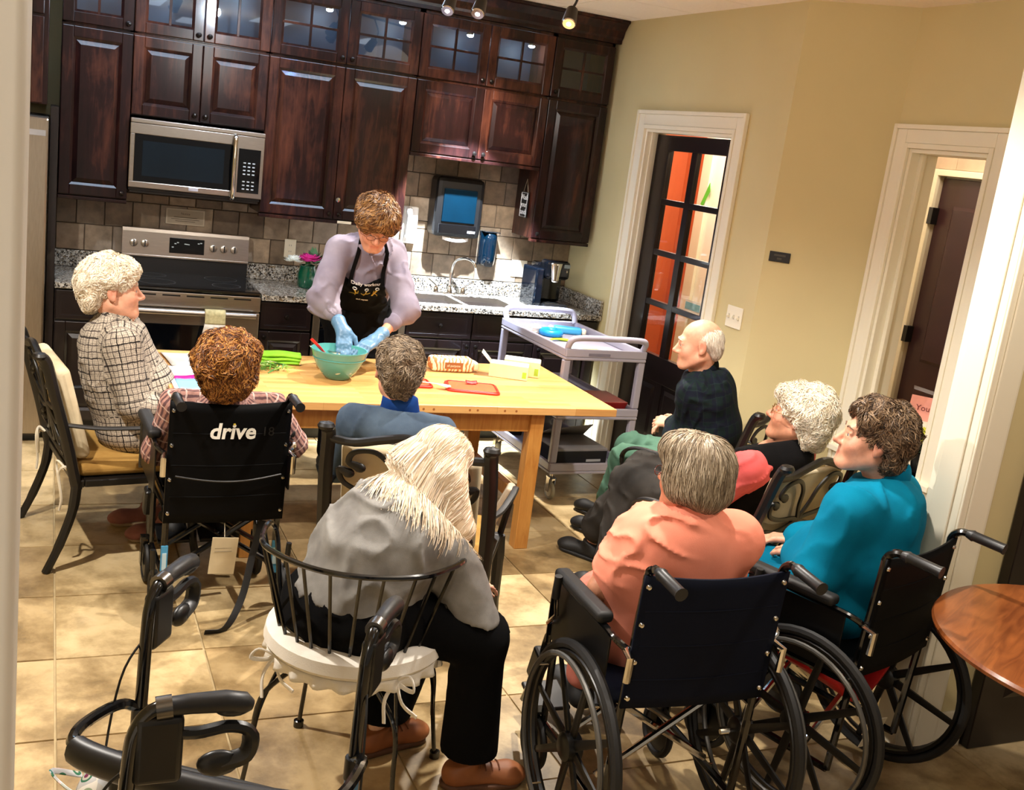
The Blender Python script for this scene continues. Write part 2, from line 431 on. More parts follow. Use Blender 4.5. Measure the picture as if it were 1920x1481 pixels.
# part three with the pass-through opening (sill 0.62)
PY0, PY1, PZ0, PZ1 = -2.80, -3.31, 0.645, 2.20
g = G().box(WX3, WX3 + .13, PY0, C2Y, 0, ZC).box(WX3, WX3 + .13, PY1, PY0, PZ1, ZC).box(WX3, WX3 + .13, PY1, PY0, 0, PZ0).box(WX3, WX3 + .13, -4.31, PY1, 0, ZC)
struct('wall_recess', g, M['wall'], smooth=False)
# near wall end with a pilaster casing
NX, NY0, NY1 = 2.50, -4.44, -4.31
wn = struct('wall_near', G().box(NX, 5.2, NY0, NY1, 0, ZC), M['wall'], smooth=False)
g = G().box(NX - 0.022, NX, NY0 - 0.012, NY1 + 0.012, 0, ZC - .001); g.box(NX - 0.03, NX - .0221, NY0 + 0.02, NY1 - 0.02, 0, ZC - .002)
struct('trim_1', g, M['white'], smooth=False, bevel=0.004)
g = G().box(NX - 0.022, NX + 0.115, NY0 - 0.022, NY0 - 0.0121, 0, ZC - .001).box(NX + 0.005, NX + 0.1, NY0 - 0.03, NY0 - 0.0221, 0.0, ZC - .002)
struct('trim_2', g, M['white'], smooth=False, bevel=0.004)
# foreground door jamb at the left
g = G()
prof = [(-1.1, -5.98), (-0.475, -5.98), (-0.470, -5.974), (-0.462, -5.974), (-0.457, -5.968), (-0.445, -5.965), (-0.436, -5.955), (-0.4345, -5.93), (-0.4345, -5.80), (-1.1, -5.80)]
g.prism(prof, 0, ZC)
struct('trim_3', g, plain('jamb_paint', (236, 230, 218), 0.5, 0, 0.02, 3), smooth=True, angle=60)

def casing(name, X, ya, yb, z0, z1, w=0.115, sill=False):
    """moulded casing on a wall facing -X around opening ya>yb"""
    g = G()
    steps = [(0.0, 0.022, w * 0.22), (w * .22, 0.016, w * .8), (w * .8, 0.026, w)]
    for a, t, b in steps:
        g.box(X - t, X - 0.0005, ya + a + .0002, ya + b, z0, z1 + b); g.box(X - t, X - .0005, yb - b, yb - a - .0002, z0, z1 + b)
        g.box(X - t, X - .0005, yb - a, ya + a, z1 + a + .0002, z1 + b)
    return struct(name, g, M['white'], smooth=False, bevel=0.003)
casing('trim_4', WX, OY0, OY1, 0.0, OZ)
casing('trim_5', WX3, PY0, PY1, 0.0, PZ1, w=0.115)
# jamb linings
g = G().box(WX - .004, WX + .14, OY0 - 0.018, OY0 - .0002, 0, OZ).box(WX - .004, WX + .14, OY1 + .0002, OY1 + 0.018, 0, OZ).box(WX - .004, WX + .14, OY1 + .018, OY0 - .018, OZ - .018, OZ - .0002)
g.box(WX + 0.03, WX + 0.06, OY0 - .03, OY0 - .018, 0, OZ - .018)
struct('trim_6', g, M['white'], smooth=False, bevel=0.002)
g = G().box(WX3 - .004, WX3 + .17, PY0 - 0.02, PY0 - .0002, PZ0, PZ1).box(WX3 - .004, WX3 + .17, PY1 + .0002, PY1 + 0.02, PZ0, PZ1).box(WX3 - .004, WX3 + .17, PY1 + .02, PY0 - .02, PZ1 - .02, PZ1 - .0002)
g.box(WX3 + .05, WX3 + .075, PY0 - .045, PY0 - .02, PZ0, PZ1 - .02)
struct('trim_7', g, M['white'], smooth=False, bevel=0.002)
struct('trim_8', G().box(WX3 - 0.05, WX3 + .40, PY1 - .11, PY0 + .11, PZ0 - .03, PZ0), M['white'], smooth=False, bevel=0.004)
# baseboards
def base_x(name, X, y0, y1):
    struct(name, G().box(X - .016, X - .0005, y0, y1, 0, 0.13).box(X - .011, X - .0005, y0, y1, .13, .15), M['white'], smooth=False, bevel=0.003)
base_x('baseboard_right', WX, C1Y, OY1 - .117); base_x('baseboard_rear', WX, OY0 + .117, -0.66)
base_x('baseboard_recess', WX3, PY0 + .117, C2Y - .006)
nx, ny = -d / .11 * .016, -d / .11 * .016
struct('baseboard_angled', G().prism([(WX, C1Y), (WX3, C2Y), (WX3 + nx, C2Y + ny), (WX + nx, C1Y + ny)], 0, .15), M['white'], smooth=False)
struct('baseboard_near', G().box(NX + .117, 2.75, NY0 - .016, NY0 - .0005, 0, .14), M['white'], smooth=False)

# ---------------------------------------------------------------- glazed door (door 1)
DX = WX + 0.075
DYA, DYB = -1.045, -1.685
dr = struct('door_1', G().box(DX, DX + .042, DYA, OY0 - .022, 0.01, 2.16).box(DX, DX + .042, OY1 + .022, DYB, 0.01, 2.16)
            .box(DX, DX + .042, DYB, DYA, 2.065, 2.16).box(DX, DX + .042, DYB, DYA, .62, .785).box(DX, DX + .042, DYB, DYA, .01, .2), M['espresso'], smooth=False, bevel=0.003)
ya, yb = DYA, DYB
for k in range(3):
    z = 0.785 + (2.065 - .785) * (k + 1) / 4
    boxobj('glazing_bar', M['espresso'], dr, DX + .004, DX + .038, yb, ya, z - .018, z + .018)
boxobj('glazing_bar', M['espresso'], dr, DX + .003, DX + .039, -1.374, -1.314, .785, 2.065)
for k, (y1, y0) in enumerate(((ya, -1.314), (-1.374, yb))):
    for r in range(4):
        z0 = .785 + 1.28 * r / 4 + .018 * (r > 0); z1 = .785 + 1.28 * (r + 1) / 4 - .018 * (r < 3)
        boxobj('pane', M['pane'], dr, DX + .018, DX + .022, y0, y1, z0, z1, bevel=0)
g = G()
for a, b in ((ya, (ya + yb) / 2 + .03), ((ya + yb) / 2 - .03, yb)):
    g.box(DX + .012, DX + .03, b, a, .2, .62)
    g.add([(DX + .012, b + .03, .23), (DX + .012, a - .03, .23), (DX + .012, a - .03, .59), (DX + .012, b + .03, .59), (DX + .002, b + .055, .255), (DX + .002, a - .055, .255), (DX + .002, a - .055, .565), (DX + .002, b + .055, .565)],
          [(4, 7, 6, 5), (0, 4, 5, 1), (1, 5, 6, 2), (2, 6, 7, 3), (3, 7, 4, 0)])
g.box(DX + .005, DX + .04, (ya + yb) / 2 - .03, (ya + yb) / 2 + .03, .2, .62)
g.obj('lower_panel', M['espresso'], dr, smooth=False, bevel=.002)
g = G().lathe([(0, -.06), (.022, -.058), (.027, -.045), (.02, -.03), (.01, -.022), (.01, 0)], (DX, OY1 + .075, 0.98), 16, 'x'); g.obj('door_knob', M['nickel'], dr)

# ---------------------------------------------------------------- room behind door 1 (terracotta wall, white cased opening)
struct('wall_terracotta', G().box(4.6, 4.7, 0.64, 1.1, 0, ZC).box(WX + .12, 4.7, 1.0, 1.2, 0, ZC), M['orange'], smooth=False)
g = G().box(4.55, 4.7, -2.3, 0.63, 0, ZC)
struct('wall_white_beyond', g, plain('bright_white_paint', (245, 240, 228), 0.6, 0, 0.02), smooth=False)
struct('trim_9', G().box(4.52, 4.55, 0.50, 0.63, 0, 2.3).box(4.53, 4.55, -.30, -.18, 0, 2.3), M['white'], smooth=False, bevel=.004)
t = thing('window_sticker', 'slanted green sticker on the white frame seen through the glazed door', 'sticker', (4.512, 0.50, 1.80))
G().prism([(-.05, -.09), (-.02, -.11), (.06, .02), (.04, .09)], 0, .004).obj('decal', plain('green_decal', (90, 190, 60), .5), t)
t.rotation_euler = (PI / 2, 0, -PI / 2)
t = thing('wall_poster', 'pale blue and white notice beyond the lower panes of the glazed door', 'notice', (4.50, 0.42, 0.86))
boxobj('sheet', plain('notice_paper', (225, 235, 240), .7), t, 0, .006, -.14, .1, -.06, .06, 0)
boxobj('band', plain('notice_blue', (110, 180, 210), .7), t, -.002, 0, -.13, .09, -.02, .04, 0)
lamp('POINT', 'beyond_lamp', (4.0, -0.15, 2.3), (0, 0, 0), 50, (1, .92, .8), .2)

# ---------------------------------------------------------------- space behind the pass-through: dark panelled door in a white frame
LX = 4.5
struct('wall_beyond', G().box(LX, LX + .1, -2.0, -1.2, 0, ZC).box(LX, LX + .1, -4.3, -2.0, 2.12, ZC).box(LX, LX + .1, -4.3, -2.95, 0, 2.12), plain('pale_wall', (205, 190, 168), .8), smooth=False)
struct('trim_10', G().box(LX - .03, LX, -2.005, -1.90, 0, 2.158).box(LX - .03, LX, -2.95, -2.005, 2.12, 2.158), M['white'], smooth=False, bevel=.004)
M['mulberry'] = plain('mulberry_brown_door', (60, 36, 40), .35, 0, .15, 4)
d2 = struct('door_2', G().box(LX + .02, LX + .06, -2.95, -2.01, 0.01, 2.11), M['mulberry'], smooth=False, bevel=.003)
for z0, z1 in ((1.0, 1.95), (.2, .85)):
    for a, b in ((-2.13, -2.82),):
        g = G().add([(LX + .02, b, z0), (LX + .02, a, z0), (LX + .02, a, z1), (LX + .02, b, z1), (LX + .005, b + .02, z0 + .02), (LX + .005, a - .02, z0 + .02), (LX + .005, a - .02, z1 - .02), (LX + .005, b + .02, z1 - .02)],
                    [(4, 7, 6, 5), (0, 4, 5, 1), (1, 5, 6, 2), (2, 6, 7, 3), (3, 7, 4, 0)])
        g.obj('door_panel', M['mulberry'], d2, smooth=False)
for z in (1.88, 1.15, .35):
    boxobj('hinge', M['black'], d2, LX - .034, LX + .018, -2.03, -1.995, z - .05, z + .05)
g = G()
for k in range(5): g.box(LX - .005, LX - .0005, -2.95 + .21 * k, -2.95 + .21 * k + .202, 2.162, 2.36)
k = g.obj('transom_tile', plain('buff_block', (196, 172, 148), .7, 0, .1, 10), None, smooth=False); k['kind'] = 'structure'; k.name = 'trim_11'
lamp('POINT', 'lobby_lamp', (4.1, -2.5, 2.5), (0, 0, 0), 16, WARM, .15)

# near dark door at far right
dn = struct('door_3', G().box(2.76, 3.7, NY0 - .05, NY0 - .003, 0, 2.3), M['espresso'], smooth=False, bevel=.004)
for z0, z1 in ((.2, .95), (1.1, 2.15)):
    G().frustum((2.88, 3.5, 0, .001), (2.88, 3.5, 0, .001), 0, 0)
    g = G().add([(2.88, NY0 - .05, z0), (3.5, NY0 - .05, z0), (3.5, NY0 - .05, z1), (2.88, NY0 - .05, z1), (2.91, NY0 - .065, z0 + .03), (3.47, NY0 - .065, z0 + .03), (3.47, NY0 - .065, z1 - .03), (2.91, NY0 - .065, z1 - .03)],
                [(4, 5, 6, 7), (0, 1, 5, 4), (1, 2, 6, 5), (2, 3, 7, 6), (3, 0, 4, 7)])
    g.obj('door_panel', M['espresso'], dn, smooth=False)
# ================================================================ KITCHEN
def raised_panel(name, x0, x1, z0, z1, y, parent, mat, depth=.010, bev=.032):
    """raised panel facing -Y; its field stands proud, sloped edges run down to the frame"""
    g = G()
    a = [(x0, y, z0), (x1, y, z0), (x1, y, z1), (x0, y, z1)]
    b = [(x0 + .006, y + .006, z0 + .006), (x1 - .006, y + .006, z0 + .006), (x1 - .006, y + .006, z1 - .006), (x0 + .006, y + .006, z1 - .006)]
    c = [(x0 + bev, y - depth + .004, z0 + bev), (x1 - bev, y - depth + .004, z0 + bev), (x1 - bev, y - depth + .004, z1 - bev), (x0 + bev, y - depth + .004, z1 - bev)]
    fs = []
    for k in range(4):
        k2 = (k + 1) % 4; fs += [(k, k2, 4 + k2, 4 + k), (4 + k, 4 + k2, 8 + k2, 8 + k)]
    fs.append((8, 9, 10, 11))
    g.add(a + b + c, fs); return g.obj(name, mat, parent, smooth=False)
def knob(parent, x, y, z, mat):
    G().lathe([(.004, 0), (.005, -.012), (.012, -.016), (.015, -.022), (.013, -.027), (.005, -.030), (0, -.0305)], (x, y, z), 14, 'y').obj('knob', mat, parent)
def cab_door(par, x0, x1, z0, z1, y, knobside, mat, kmat, glass=0, knobz='low', name='door'):
    """door slab front at y; frame w wide; glass: 0 none, else (cols, rows)"""
    w = .058; g = G(); t = .02; e = .0018
    x0 += e; x1 -= e; z0 += e; z1 -= e
    g.box(x0, x0 + w, y, y + t, z0, z1).box(x1 - w, x1, y, y + t, z0, z1).box(x0 + w, x1 - w, y, y + t, z0, z0 + w).box(x0 + w, x1 - w, y, y + t, z1 - w, z1)
    dr = g.obj(name, mat, par, smooth=False, bevel=.004, seg=2)
    # sloped inner moulding of the frame
    a_, b_, c_ = w - .001, w + .012, y + .001
    q = [(x0 + a_, c_, z0 + a_), (x1 - a_, c_, z0 + a_), (x1 - a_, c_, z1 - a_), (x0 + a_, c_, z1 - a_), (x0 + b_, y + .0105, z0 + b_), (x1 - b_, y + .0105, z0 + b_), (x1 - b_, y + .0105, z1 - b_), (x0 + b_, y + .0105, z1 - b_)]
    G().add(q, [(0, 1, 5, 4), (1, 2, 6, 5), (2, 3, 7, 6), (3, 0, 4, 7)]).obj('moulding', mat, dr, smooth=False)
    if not glass: raised_panel('panel', x0 + w + .006, x1 - w - .006, z0 + w + .006, z1 - w - .006, y + .009, dr, mat)
    else:
        c, r = glass; gx = [x0 + w + (x1 - x0 - 2 * w) * i / c for i in range(c + 1)]; gz = [z0 + w + (z1 - z0 - 2 * w) * i / r for i in range(r + 1)]
        for x in gx[1:-1]: boxobj('muntin', mat, dr, x - .007, x + .007, y + .003, y + .017, gz[0], gz[-1], .001)
        for z in gz[1:-1]: boxobj('muntin', mat, dr, gx[0], gx[-1], y + .0035, y + .0165, z - .007, z + .007, .001)
        for i in range(c):
            for j in range(r): boxobj('pane', M['glass'], dr, gx[i] + .0005, gx[i + 1] - .0005, y + .010, y + .013, gz[j] + .0005, gz[j + 1] - .0005, 0)
    if knobside:
        kx = x0 + w * .5 if knobside == 'l' else x1 - w * .5; kz = z0 + w * .55 if knobz == 'low' else z1 - w * .6
        knob(dr, kx, y, kz, kmat)
    return dr
YU = -.335; ch = M['cherry']; kn = plain('dark_bronze_knob', (38, 34, 32), .25, .8, .05)
def upper(name, label, x0, x1, z0, z1, doors, glass=None, y=YU, group=None, lip=True, gl=(2, 2), ztop=2.70, zg=2.315):
    t = thing(name, label, 'cabinet', ((x0 + x1) / 2, 0, z0), 0, group); ox, oz = (x0 + x1) / 2, z0
    a, b = x0 - ox + .001, x1 - ox - .001
    g = G().box(a, b, y + .002, -.009, 0, zg - oz - .001)
    g.obj('carcass', ch, t, smooth=False, bevel=.002)
    if lip: boxobj('light_rail', ch, t, a, b, y - .018, y + .03, -.022, -.001, .004)
    n = len(doors); wv = (b - a) / n
    for k, s in enumerate(doors): cab_door(t, a + wv * k, a + wv * (k + 1), .004, zg - oz - .012, y - .021, s, ch, kn)
    if glass:
        g = G(); zz0, zz1 = zg - oz, ztop - oz + .02
        g.box(a, a + .018, y + .002, -.01, zz0, zz1).box(b - .018, b, y + .002, -.01, zz0, zz1).box(a, b, y + .002, -.01, zz0, zz0 + .018).box(a, b, y + .002, -.01, zz1 - .018, zz1)
        g.obj('display_carcass', ch, t, smooth=False)
        boxobj('back_board', M['cabin'], t, a + .018, b - .018, -.022, -.012, zz0 + .018, zz1 - .018, 0)
        m = len(glass); wv = (b - a) / m
        for k, s in enumerate(glass): cab_door(t, a + wv * k, a + wv * (k + 1), zz0 + .004, ztop - oz, y - .021, s, ch, kn, glass=gl, name='glass_door')
    return t
upper('wall_cabinet', 'dark cherry wall cabinet with one tall door beside the fridge', -.374, 0, 1.372, 0, ['r'], ['r'], gl=(2, 2))
upper('wall_cabinet', 'dark cherry wall cabinet directly above the microwave', 0, .762, 1.862, 0, ['r', 'l'], ['r', 'l'], lip=False, gl=(2, 1))
upper('wall_cabinet', 'dark cherry wall cabinet with two tall doors behind the standing woman', .762, 1.686, 1.372, 0, ['r', 'l'], ['r', 'l'])
upper('wall_cabinet', 'lighter brown short wall cabinet above the paper towel dispenser', 1.686, 2.607, 1.85, 0, ['r', 'l'], ['r', 'l'])
upper('wall_cabinet', 'tall narrow wall cabinet at the right end of the row, against the yellow wall', 2.607, 3.055, 1.372, 0, ['l'], ['l'])
# extra knob on the tall door and small rail label
t = thing('door_latch', 'round white child latch on the tall door above the standing woman', 'latch', (1.245, YU - .0225, 1.50))
G().lathe([(0.0, -.012), (.014, -.011), (.016, 0)], (0, 0, 0), 16, 'y').obj('button', M['chrome'], t)
t = thing('label_strip', 'small white label strip on the cabinet rail above the standing woman', 'label', (1.30, YU - .0195, 1.362))
boxobj('strip', M['white'], t, -.045, .045, -.003, 0, -.008, .008, 0)
# small puck lights inside the display cabinets
puck = emit('puck_glow', (.85, .93, 1.0, 1), 26)
for x, z, wh in ((-.12, 2.635, 'glass door above the tall cabinet beside the fridge'), (.26, 2.64, 'left glass door above the microwave'), (.62, 2.64, 'right glass door above the microwave'), (1.13, 2.635, 'glass door up and left of the standing woman'),
                 (1.60, 2.635, 'glass door up and right of the standing woman'), (2.06, 2.63, 'left glass door above the short cabinet'), (2.50, 2.63, 'right glass door above the short cabinet')):
    t = thing('puck_light', 'round glowing puck light behind the ' + wh, 'light', (x, -.20, z), 0, 'puck lights in the display cabinets')
    G().lathe([(0, .0), (.024, 0), (.026, .012), (.02, .02), (.004, .022), (.004, .06)], (0, 0, 0), 18).obj('housing', M['chrome'], t)
    G().ell((0, 0, -.003), (.022, .022, .012), 16, 8).obj('lens', puck, t)
    lamp('POINT', 'puck_lamp', (x, -.20, z - .035), (0, 0, 0), 1.1, (.7, .86, 1.0), .015)
# crown moulding
g = G()
prof = [(YU - .002, 2.722), (YU - .03, 2.722), (YU - .03, 2.745), (YU - .045, 2.76), (YU - .06, 2.80), (YU - .10, 2.845), (YU - .115, 2.85), (YU - .115, 2.868), (YU - .002, 2.868)]
xs = (-1.6, 3.083); n = len(prof); vs = [(x, y, z) for x in xs for y, z in prof]
g.add(vs, [tuple(range(n)), tuple(range(2 * n - 1, n - 1, -1))] + [(i, n + i, n + (i + 1) % n, (i + 1) % n) for i in range(n)])
t = thing('crown_moulding', 'dark stepped crown moulding along the top of the wall cabinets', 'moulding', (0, 0, 0))
g.obj('cornice', M['cherry'], t, smooth=False)
boxobj('top_board', M['cherry'], t, -1.6, 3.06, YU - .0, -.02, 2.722, 2.86, 0)
# cabinet over the fridge and end panel
t = thing('fridge_cabinet', 'reddish brown cabinet above the fridge at the left edge', 'cabinet', (-.9, 0, 1.86))
g = G().box(-.6, .462, -.59, -.02, 0, .86); g.obj('carcass', ch, t, smooth=False, bevel=.002)
cab_door(t, -.6, -.08, .004, .45, -.611, 'r', ch, kn); cab_door(t, -.08, .44, .004, .45, -.611, 'l', ch, kn)
cab_door(t, -.08, .44, .46, .82, -.611, 'l', ch, kn, name='upper_door')
t = thing('end_panel', 'tall dark wood panel between the fridge and the counter', 'panel', (-.400, 0, 0))
boxobj('board', M['espresso'], t, -.02, .022, -.62, -.01, 0.0, 1.858, .002)
# fridge
t = thing('refrigerator', 'stainless steel fridge cut off by the left edge', 'fridge', (-.88, -.38, 0))
boxobj('cabinet_body', plain('fridge_side', (70, 66, 62), .4, .6), t, -.45, .452, -.30, .34, .03, 1.80, .004)
boxobj('freezer_door', M['steel_v'], t, -.45, -.002, -.37, -.302, .06, 1.795, .012)
boxobj('fresh_door', M['steel_v'], t, .002, .455, -.37, -.302, .06, 1.795, .012)
for x in (-.05, .05): G().tube(smoothpath([(x, -.37, 1.6), (x, -.42, 1.57), (x, -.43, 1.2), (x, -.42, .75), (x, -.37, .72)]), .012, 10).obj('handle', M['chrome'], t)
boxobj('badge', plain('badge_grey', (200, 200, 205), .3, .8), t, .36, .44, -.374, -.3705, 1.70, 1.73, .001)
boxobj('kick_plate', M['black'], t, -.44, .44, -.29, -.27, 0, .055, 0)
# microwave
t = thing('microwave', 'stainless steel over-range microwave with curved handle', 'microwave', (.381, -.0, 1.436))
MY = -.40
boxobj('housing', plain('dark_metal', (40, 40, 42), .4, .5), t, -.378, .378, MY + .03, -.008, .0, .41, .003)
g = G().box(-.381, .21, MY, MY + .03, .02, .055).box(-.381, .21, MY, MY + .03, .325, .385).box(-.381, -.355, MY, MY + .03, .055, .325)
g.box(.21, .381, MY, MY + .03, .02, .385)
g.obj('door_frame', M['steel'], t, smooth=False, bevel=.003)
boxobj('top_grille', M['steel'], t, -.381, .381, MY - .006, MY + .03, .387, .412, .004)
boxobj('window', M['blackgloss'], t, -.355, .21, MY + .002, MY + .025, .055, .325, .002)
boxobj('window_screen', plain('tinted_screen', (10, 22, 30), .12), t, -.31, .15, MY + .0005, MY + .0018, .09, .29, 0)
boxobj('control_panel', M['blackgloss'], t, .232, .362, MY - .002, MY + .001, .05, .31, .001)
g = G()
for r in range(8):
    for c in range(3):
        if r in (3,): continue
        g.box(.262 + c * .027, .262 + c * .027 + .015, MY - .0035, MY - .0022, .07 + r * .022, .07 + r * .022 + .007)
g.obj('keypad', plain('key_print', (190, 195, 200), .5), t, smooth=False, kind='stuff')
G().tube(smoothpath([(.205, MY, .375), (.205, MY - .035, .36), (.2, MY - .055, .2), (.205, MY - .035, .03), (.205, MY, .015)], 8), .013, 12, flat=1.0).obj('handle', M['chrome'], t)
boxobj('badge', plain('badge_plate', (205, 210, 225), .3, .6), t, -.045, .01, MY - .003, MY, .03, .05, .001)
boxobj('vent_base', M['black'], t, -.37, .37, MY + .04, -.02, -.012, .0, 0)
# base cabinets
ec = M['espresso']; YB = -.60
def base(name, label, x0, x1, layout, knobs=True):
    t = thing(name, label, 'cabinet', ((x0 + x1) / 2, 0, 0)); a = x0 - (x0 + x1) / 2 + .001; b = -a
    G().box(a, b, YB, -.01, .1, .876).obj('carcass', ec, t, smooth=False)
    boxobj('toe_kick', M['black'], t, a, b, YB + .06, YB + .08, 0, .099, 0)
    n = len(layout); wv = (b - a) / n
    for k, s in enumerate(layout):
        q0, q1 = a + wv * k, a + wv * (k + 1)
        cab_door(t, q0, q1, .11, .69, YB - .021, s, ec, kn, knobz='high')
        dr = boxobj('drawer', ec, t, q0 + .003, q1 - .003, YB - .021, YB - .001, .70, .868, .005)
        raised_panel('panel', q0 + .03, q1 - .03, .725, .845, YB - .0215, dr, ec, depth=.004, bev=.012)
        knob(dr, (q0 + q1) / 2, YB - .026, .785, kn)
    return t
base('base_cabinet', 'dark base cabinet left of the range behind the white haired woman', -.374, -.002, ['r'])
base('base_cabinet', 'narrow dark base cabinet between the range and the dishwasher', .764, 1.083, ['l'])
base('base_cabinet', 'dark sink cabinet with two doors right of the standing woman', 1.689, 2.607, ['r', 'l'])
base('base_cabinet', 'dark base cabinet at the right end behind the grey cart', 2.607, 3.075, ['l'])
t = thing('dishwasher', 'black dishwasher with stainless side trims behind the standing woman', 'dishwasher', (1.386, 0, 0))
boxobj('tub_front', M['black'], t, -.298, .298, -.615, -.02, .1, .872, .003)
boxobj('door_panel', M['blackgloss'], t, -.25, .25, -.628, -.6155, .12, .72, .003)
for s in (-1, 1): boxobj('side_trim', M['steel_v'], t, s * .276 - .022, s * .276 + .022, -.634, -.6155, .11, .868, .003)
boxobj('control_strip', M['blackgloss'], t, -.25, .25, -.63, -.6155, .73, .865, .004)
boxobj('kick_plate', M['black'], t, -.29, .29, -.57, -.55, 0, .099, 0)
# counters
gm = M['granite']
t = thing('countertop', 'short granite counter between fridge and range', 'counter', (-.19, 0, .878))
boxobj('slab', gm, t, -.187, .184, -.645, -.002, 0, .036, .006); boxobj('backsplash', gm, t, -.187, .184, -.03, -.0075, .037, .137, .003)
t = thing('countertop', 'long granite counter with the sink, running to the right wall', 'counter', (1.92, 0, .878))
# slab with sink cutout
sx0, sx1, sx2, sx3, sy0, sy1 = -.14, .19, .22, .58, -.53, -.15
g = G().box(-1.154, sx0, -.645, -.002, 0, .036).box(sx3, 1.165, -.645, -.002, 0, .036).box(sx0, sx3, -.645, sy0, 0, .036).box(sx0, sx3, sy1, -.002, 0, .036).box(sx1, sx2, sy0, sy1, 0.012, .036)
g.obj('slab', gm, t, smooth=False, bevel=0.003)
boxobj('backsplash', gm, t, -1.154, 1.165, -.03, -.0075, .037, .137, .003)
boxobj('side_splash', gm, t, 1.143, 1.166, -.64, -.031, .037, .137, .003)
t = thing('sink', 'stainless double-bowl sink let into the granite counter', 'sink', (1.92, 0, .878))
for a, b in ((sx0, sx1), (sx2, sx3)):
    g = G(); e = .02
    top = [(a, sy0, .033), (b, sy0, .033), (b, sy1, .033), (a, sy1, .033)]; bot = [(a + e, sy0 + e, -.17), (b - e, sy0 + e, -.17), (b - e, sy1 - e, -.17), (a + e, sy1 - e, -.17)]
    g.add(top + bot, [(0, 4, 5, 1), (1, 5, 6, 2), (2, 6, 7, 3), (3, 7, 4, 0), (4, 7, 6, 5)])
    bowl = g.obj('bowl', M['steel'], t, smooth=False, solid=.002)
    G().lathe([(.035, 0), (.03, .004), (.012, .002), (0, .001)], ((a + b) / 2, (sy0 + sy1) / 2, -.1685), 18).obj('drain', M['chrome'], bowl)
t = thing('faucet', 'chrome gooseneck faucet with two lever handles behind the sink', 'faucet', (2.155, -.095, .9142))
cr = M['chrome']
G().box(-.13, .13, -.028, .028, 0, .012).obj('deck_plate', cr, t, bevel=.01, seg=3)
G().lathe([(.022, .012), (.02, .03), (.013, .045), (.012, .06)], (0, 0, 0), 16).tube(smoothpath([(0, 0, .05), (0, 0, .16), (.015, -.02, .235), (.06, -.08, .265), (.10, -.14, .25), (.115, -.16, .215)], 8), .0105, 12).obj('spout', cr, t)
for s in (-1, 1):
    G().lathe([(.02, .012), (.018, .035), (.012, .05)], (s * .1, 0, 0), 14).tube([(s * .1, 0, .048), (s * .125, -.005, .07), (s * .165, -.01, .095)], [.008, .007, .009], 10).obj('lever', cr, t)
# range
t = thing('electric_range', 'stainless steel range with black glass cooktop and knob panel', 'range', (.381, 0, 0))
boxobj('body', M['steel_v'], t, -.378, .378, -.62, -.02, .06, .90, .003)
boxobj('cooktop', M['blackgloss'], t, -.379, .379, -.655, -.085, .902, .925, .008)
g = G()
for x, y, r in ((-.2, -.47, .105), (.2, -.47, .085), (-.2, -.22, .075), (.2, -.22, .1)):
    g.lathe([(r, .9262), (r - .003, .9262)], (x, y, 0), 32, cap=False)
g.obj('burner_ring', plain('burner_print', (90, 90, 95), .3), t, kind='stuff')
g = G().prism([(-.10, .925), (-.083, 1.17), (-.02, 1.18), (-.02, .925)], -.379, .379)
g.v = [(p[2], p[0], p[1]) for p in g.v]; bg = g.obj('backguard', M['black'], t, smooth=False)
g = G().add([(-.381, -.106, 1.03), (.381, -.106, 1.03), (.381, -.094, 1.17), (-.381, -.094, 1.17), (-.381, -.09, 1.19), (.381, -.09, 1.19), (-.381, -.04, 1.192), (.381, -.04, 1.192), (-.381, -.04, 1.03), (.381, -.04, 1.03)],
            [(0, 1, 2, 3), (3, 2, 5, 4), (4, 5, 7, 6), (0, 3, 4, 6, 8), (1, 9, 7, 5, 2), (8, 9, 1, 0)])
cp = g.obj('control_panel', M['steel'], t, smooth=False)
boxobj('panel_lip', M['steel'], t, -.381, .381, -.112, -.1, 1.018, 1.032, .003)
a_ = -math.atan2(.012, .14)
g = G().at((0, -.1015, 1.10), (a_, 0, 0)).box(-.105, .105, -.004, .0, -.047, .047); g.obj('display', M['blackgloss'], cp, smooth=False, bevel=.003)
g = G().at((0, -.1055, 1.10), (a_, 0, 0))
for x, z in ((-.07, .012), (-.055, .02), (-.085, -.01), (-.01, .014), (.0, .013), (.01, .012), (.07, .022), (.085, .026)): g.box(x - .006, x + .006, -.001, 0, z - .003, z + .003)
g.obj('display_digits', plain('display_print', (190, 200, 200), .4), cp, smooth=False)
for x in (-.315, -.25, .16, .225, .29):
    G().at((x, -.1018, 1.10), (a_, 0, 0)).lathe([(.0235, -.004), (.0225, -.022), (.019, -.024), (0, -.024)], (0, 0, 0), 20, 'y').obj('knob', M['steel'], cp)
    G().at((x, -.1018, 1.10), (a_, 0, 0)).box(-.004, .004, -.0255, -.0245, -.019, .019).obj('knob_mark', M['black'], cp, smooth=False)
boxobj('oven_door', M['steel'], t, -.377, .377, -.655, -.622, .21, .80, .006)
boxobj('oven_window', M['blackgloss'], t, -.29, .29, -.6585, -.6555, .29, .71, .003)
g = G().box(-.377, .377, -.66, -.622, .81, .898); g.obj('front_rail', M['steel'], t, smooth=False, bevel=.004)
g = G()
for k in range(5): g.box(-.32 + .135 * k, -.22 + .135 * k, -.6605, -.6601, .875, .884)
g.obj('vent_slot', M['black'], t, smooth=False)
g = G().tube([(-.345, -.71, .79), (.345, -.71, .79)], .018, 14)
for s in (-1, 1): g.tube([(s * .33, -.655, .78), (s * .33, -.71, .79)], .014, 10)
g.obj('oven_handle', M['steel'], t)
boxobj('drawer_front', M['steel'], t, -.377, .377, -.652, -.622, .07, .2, .006)
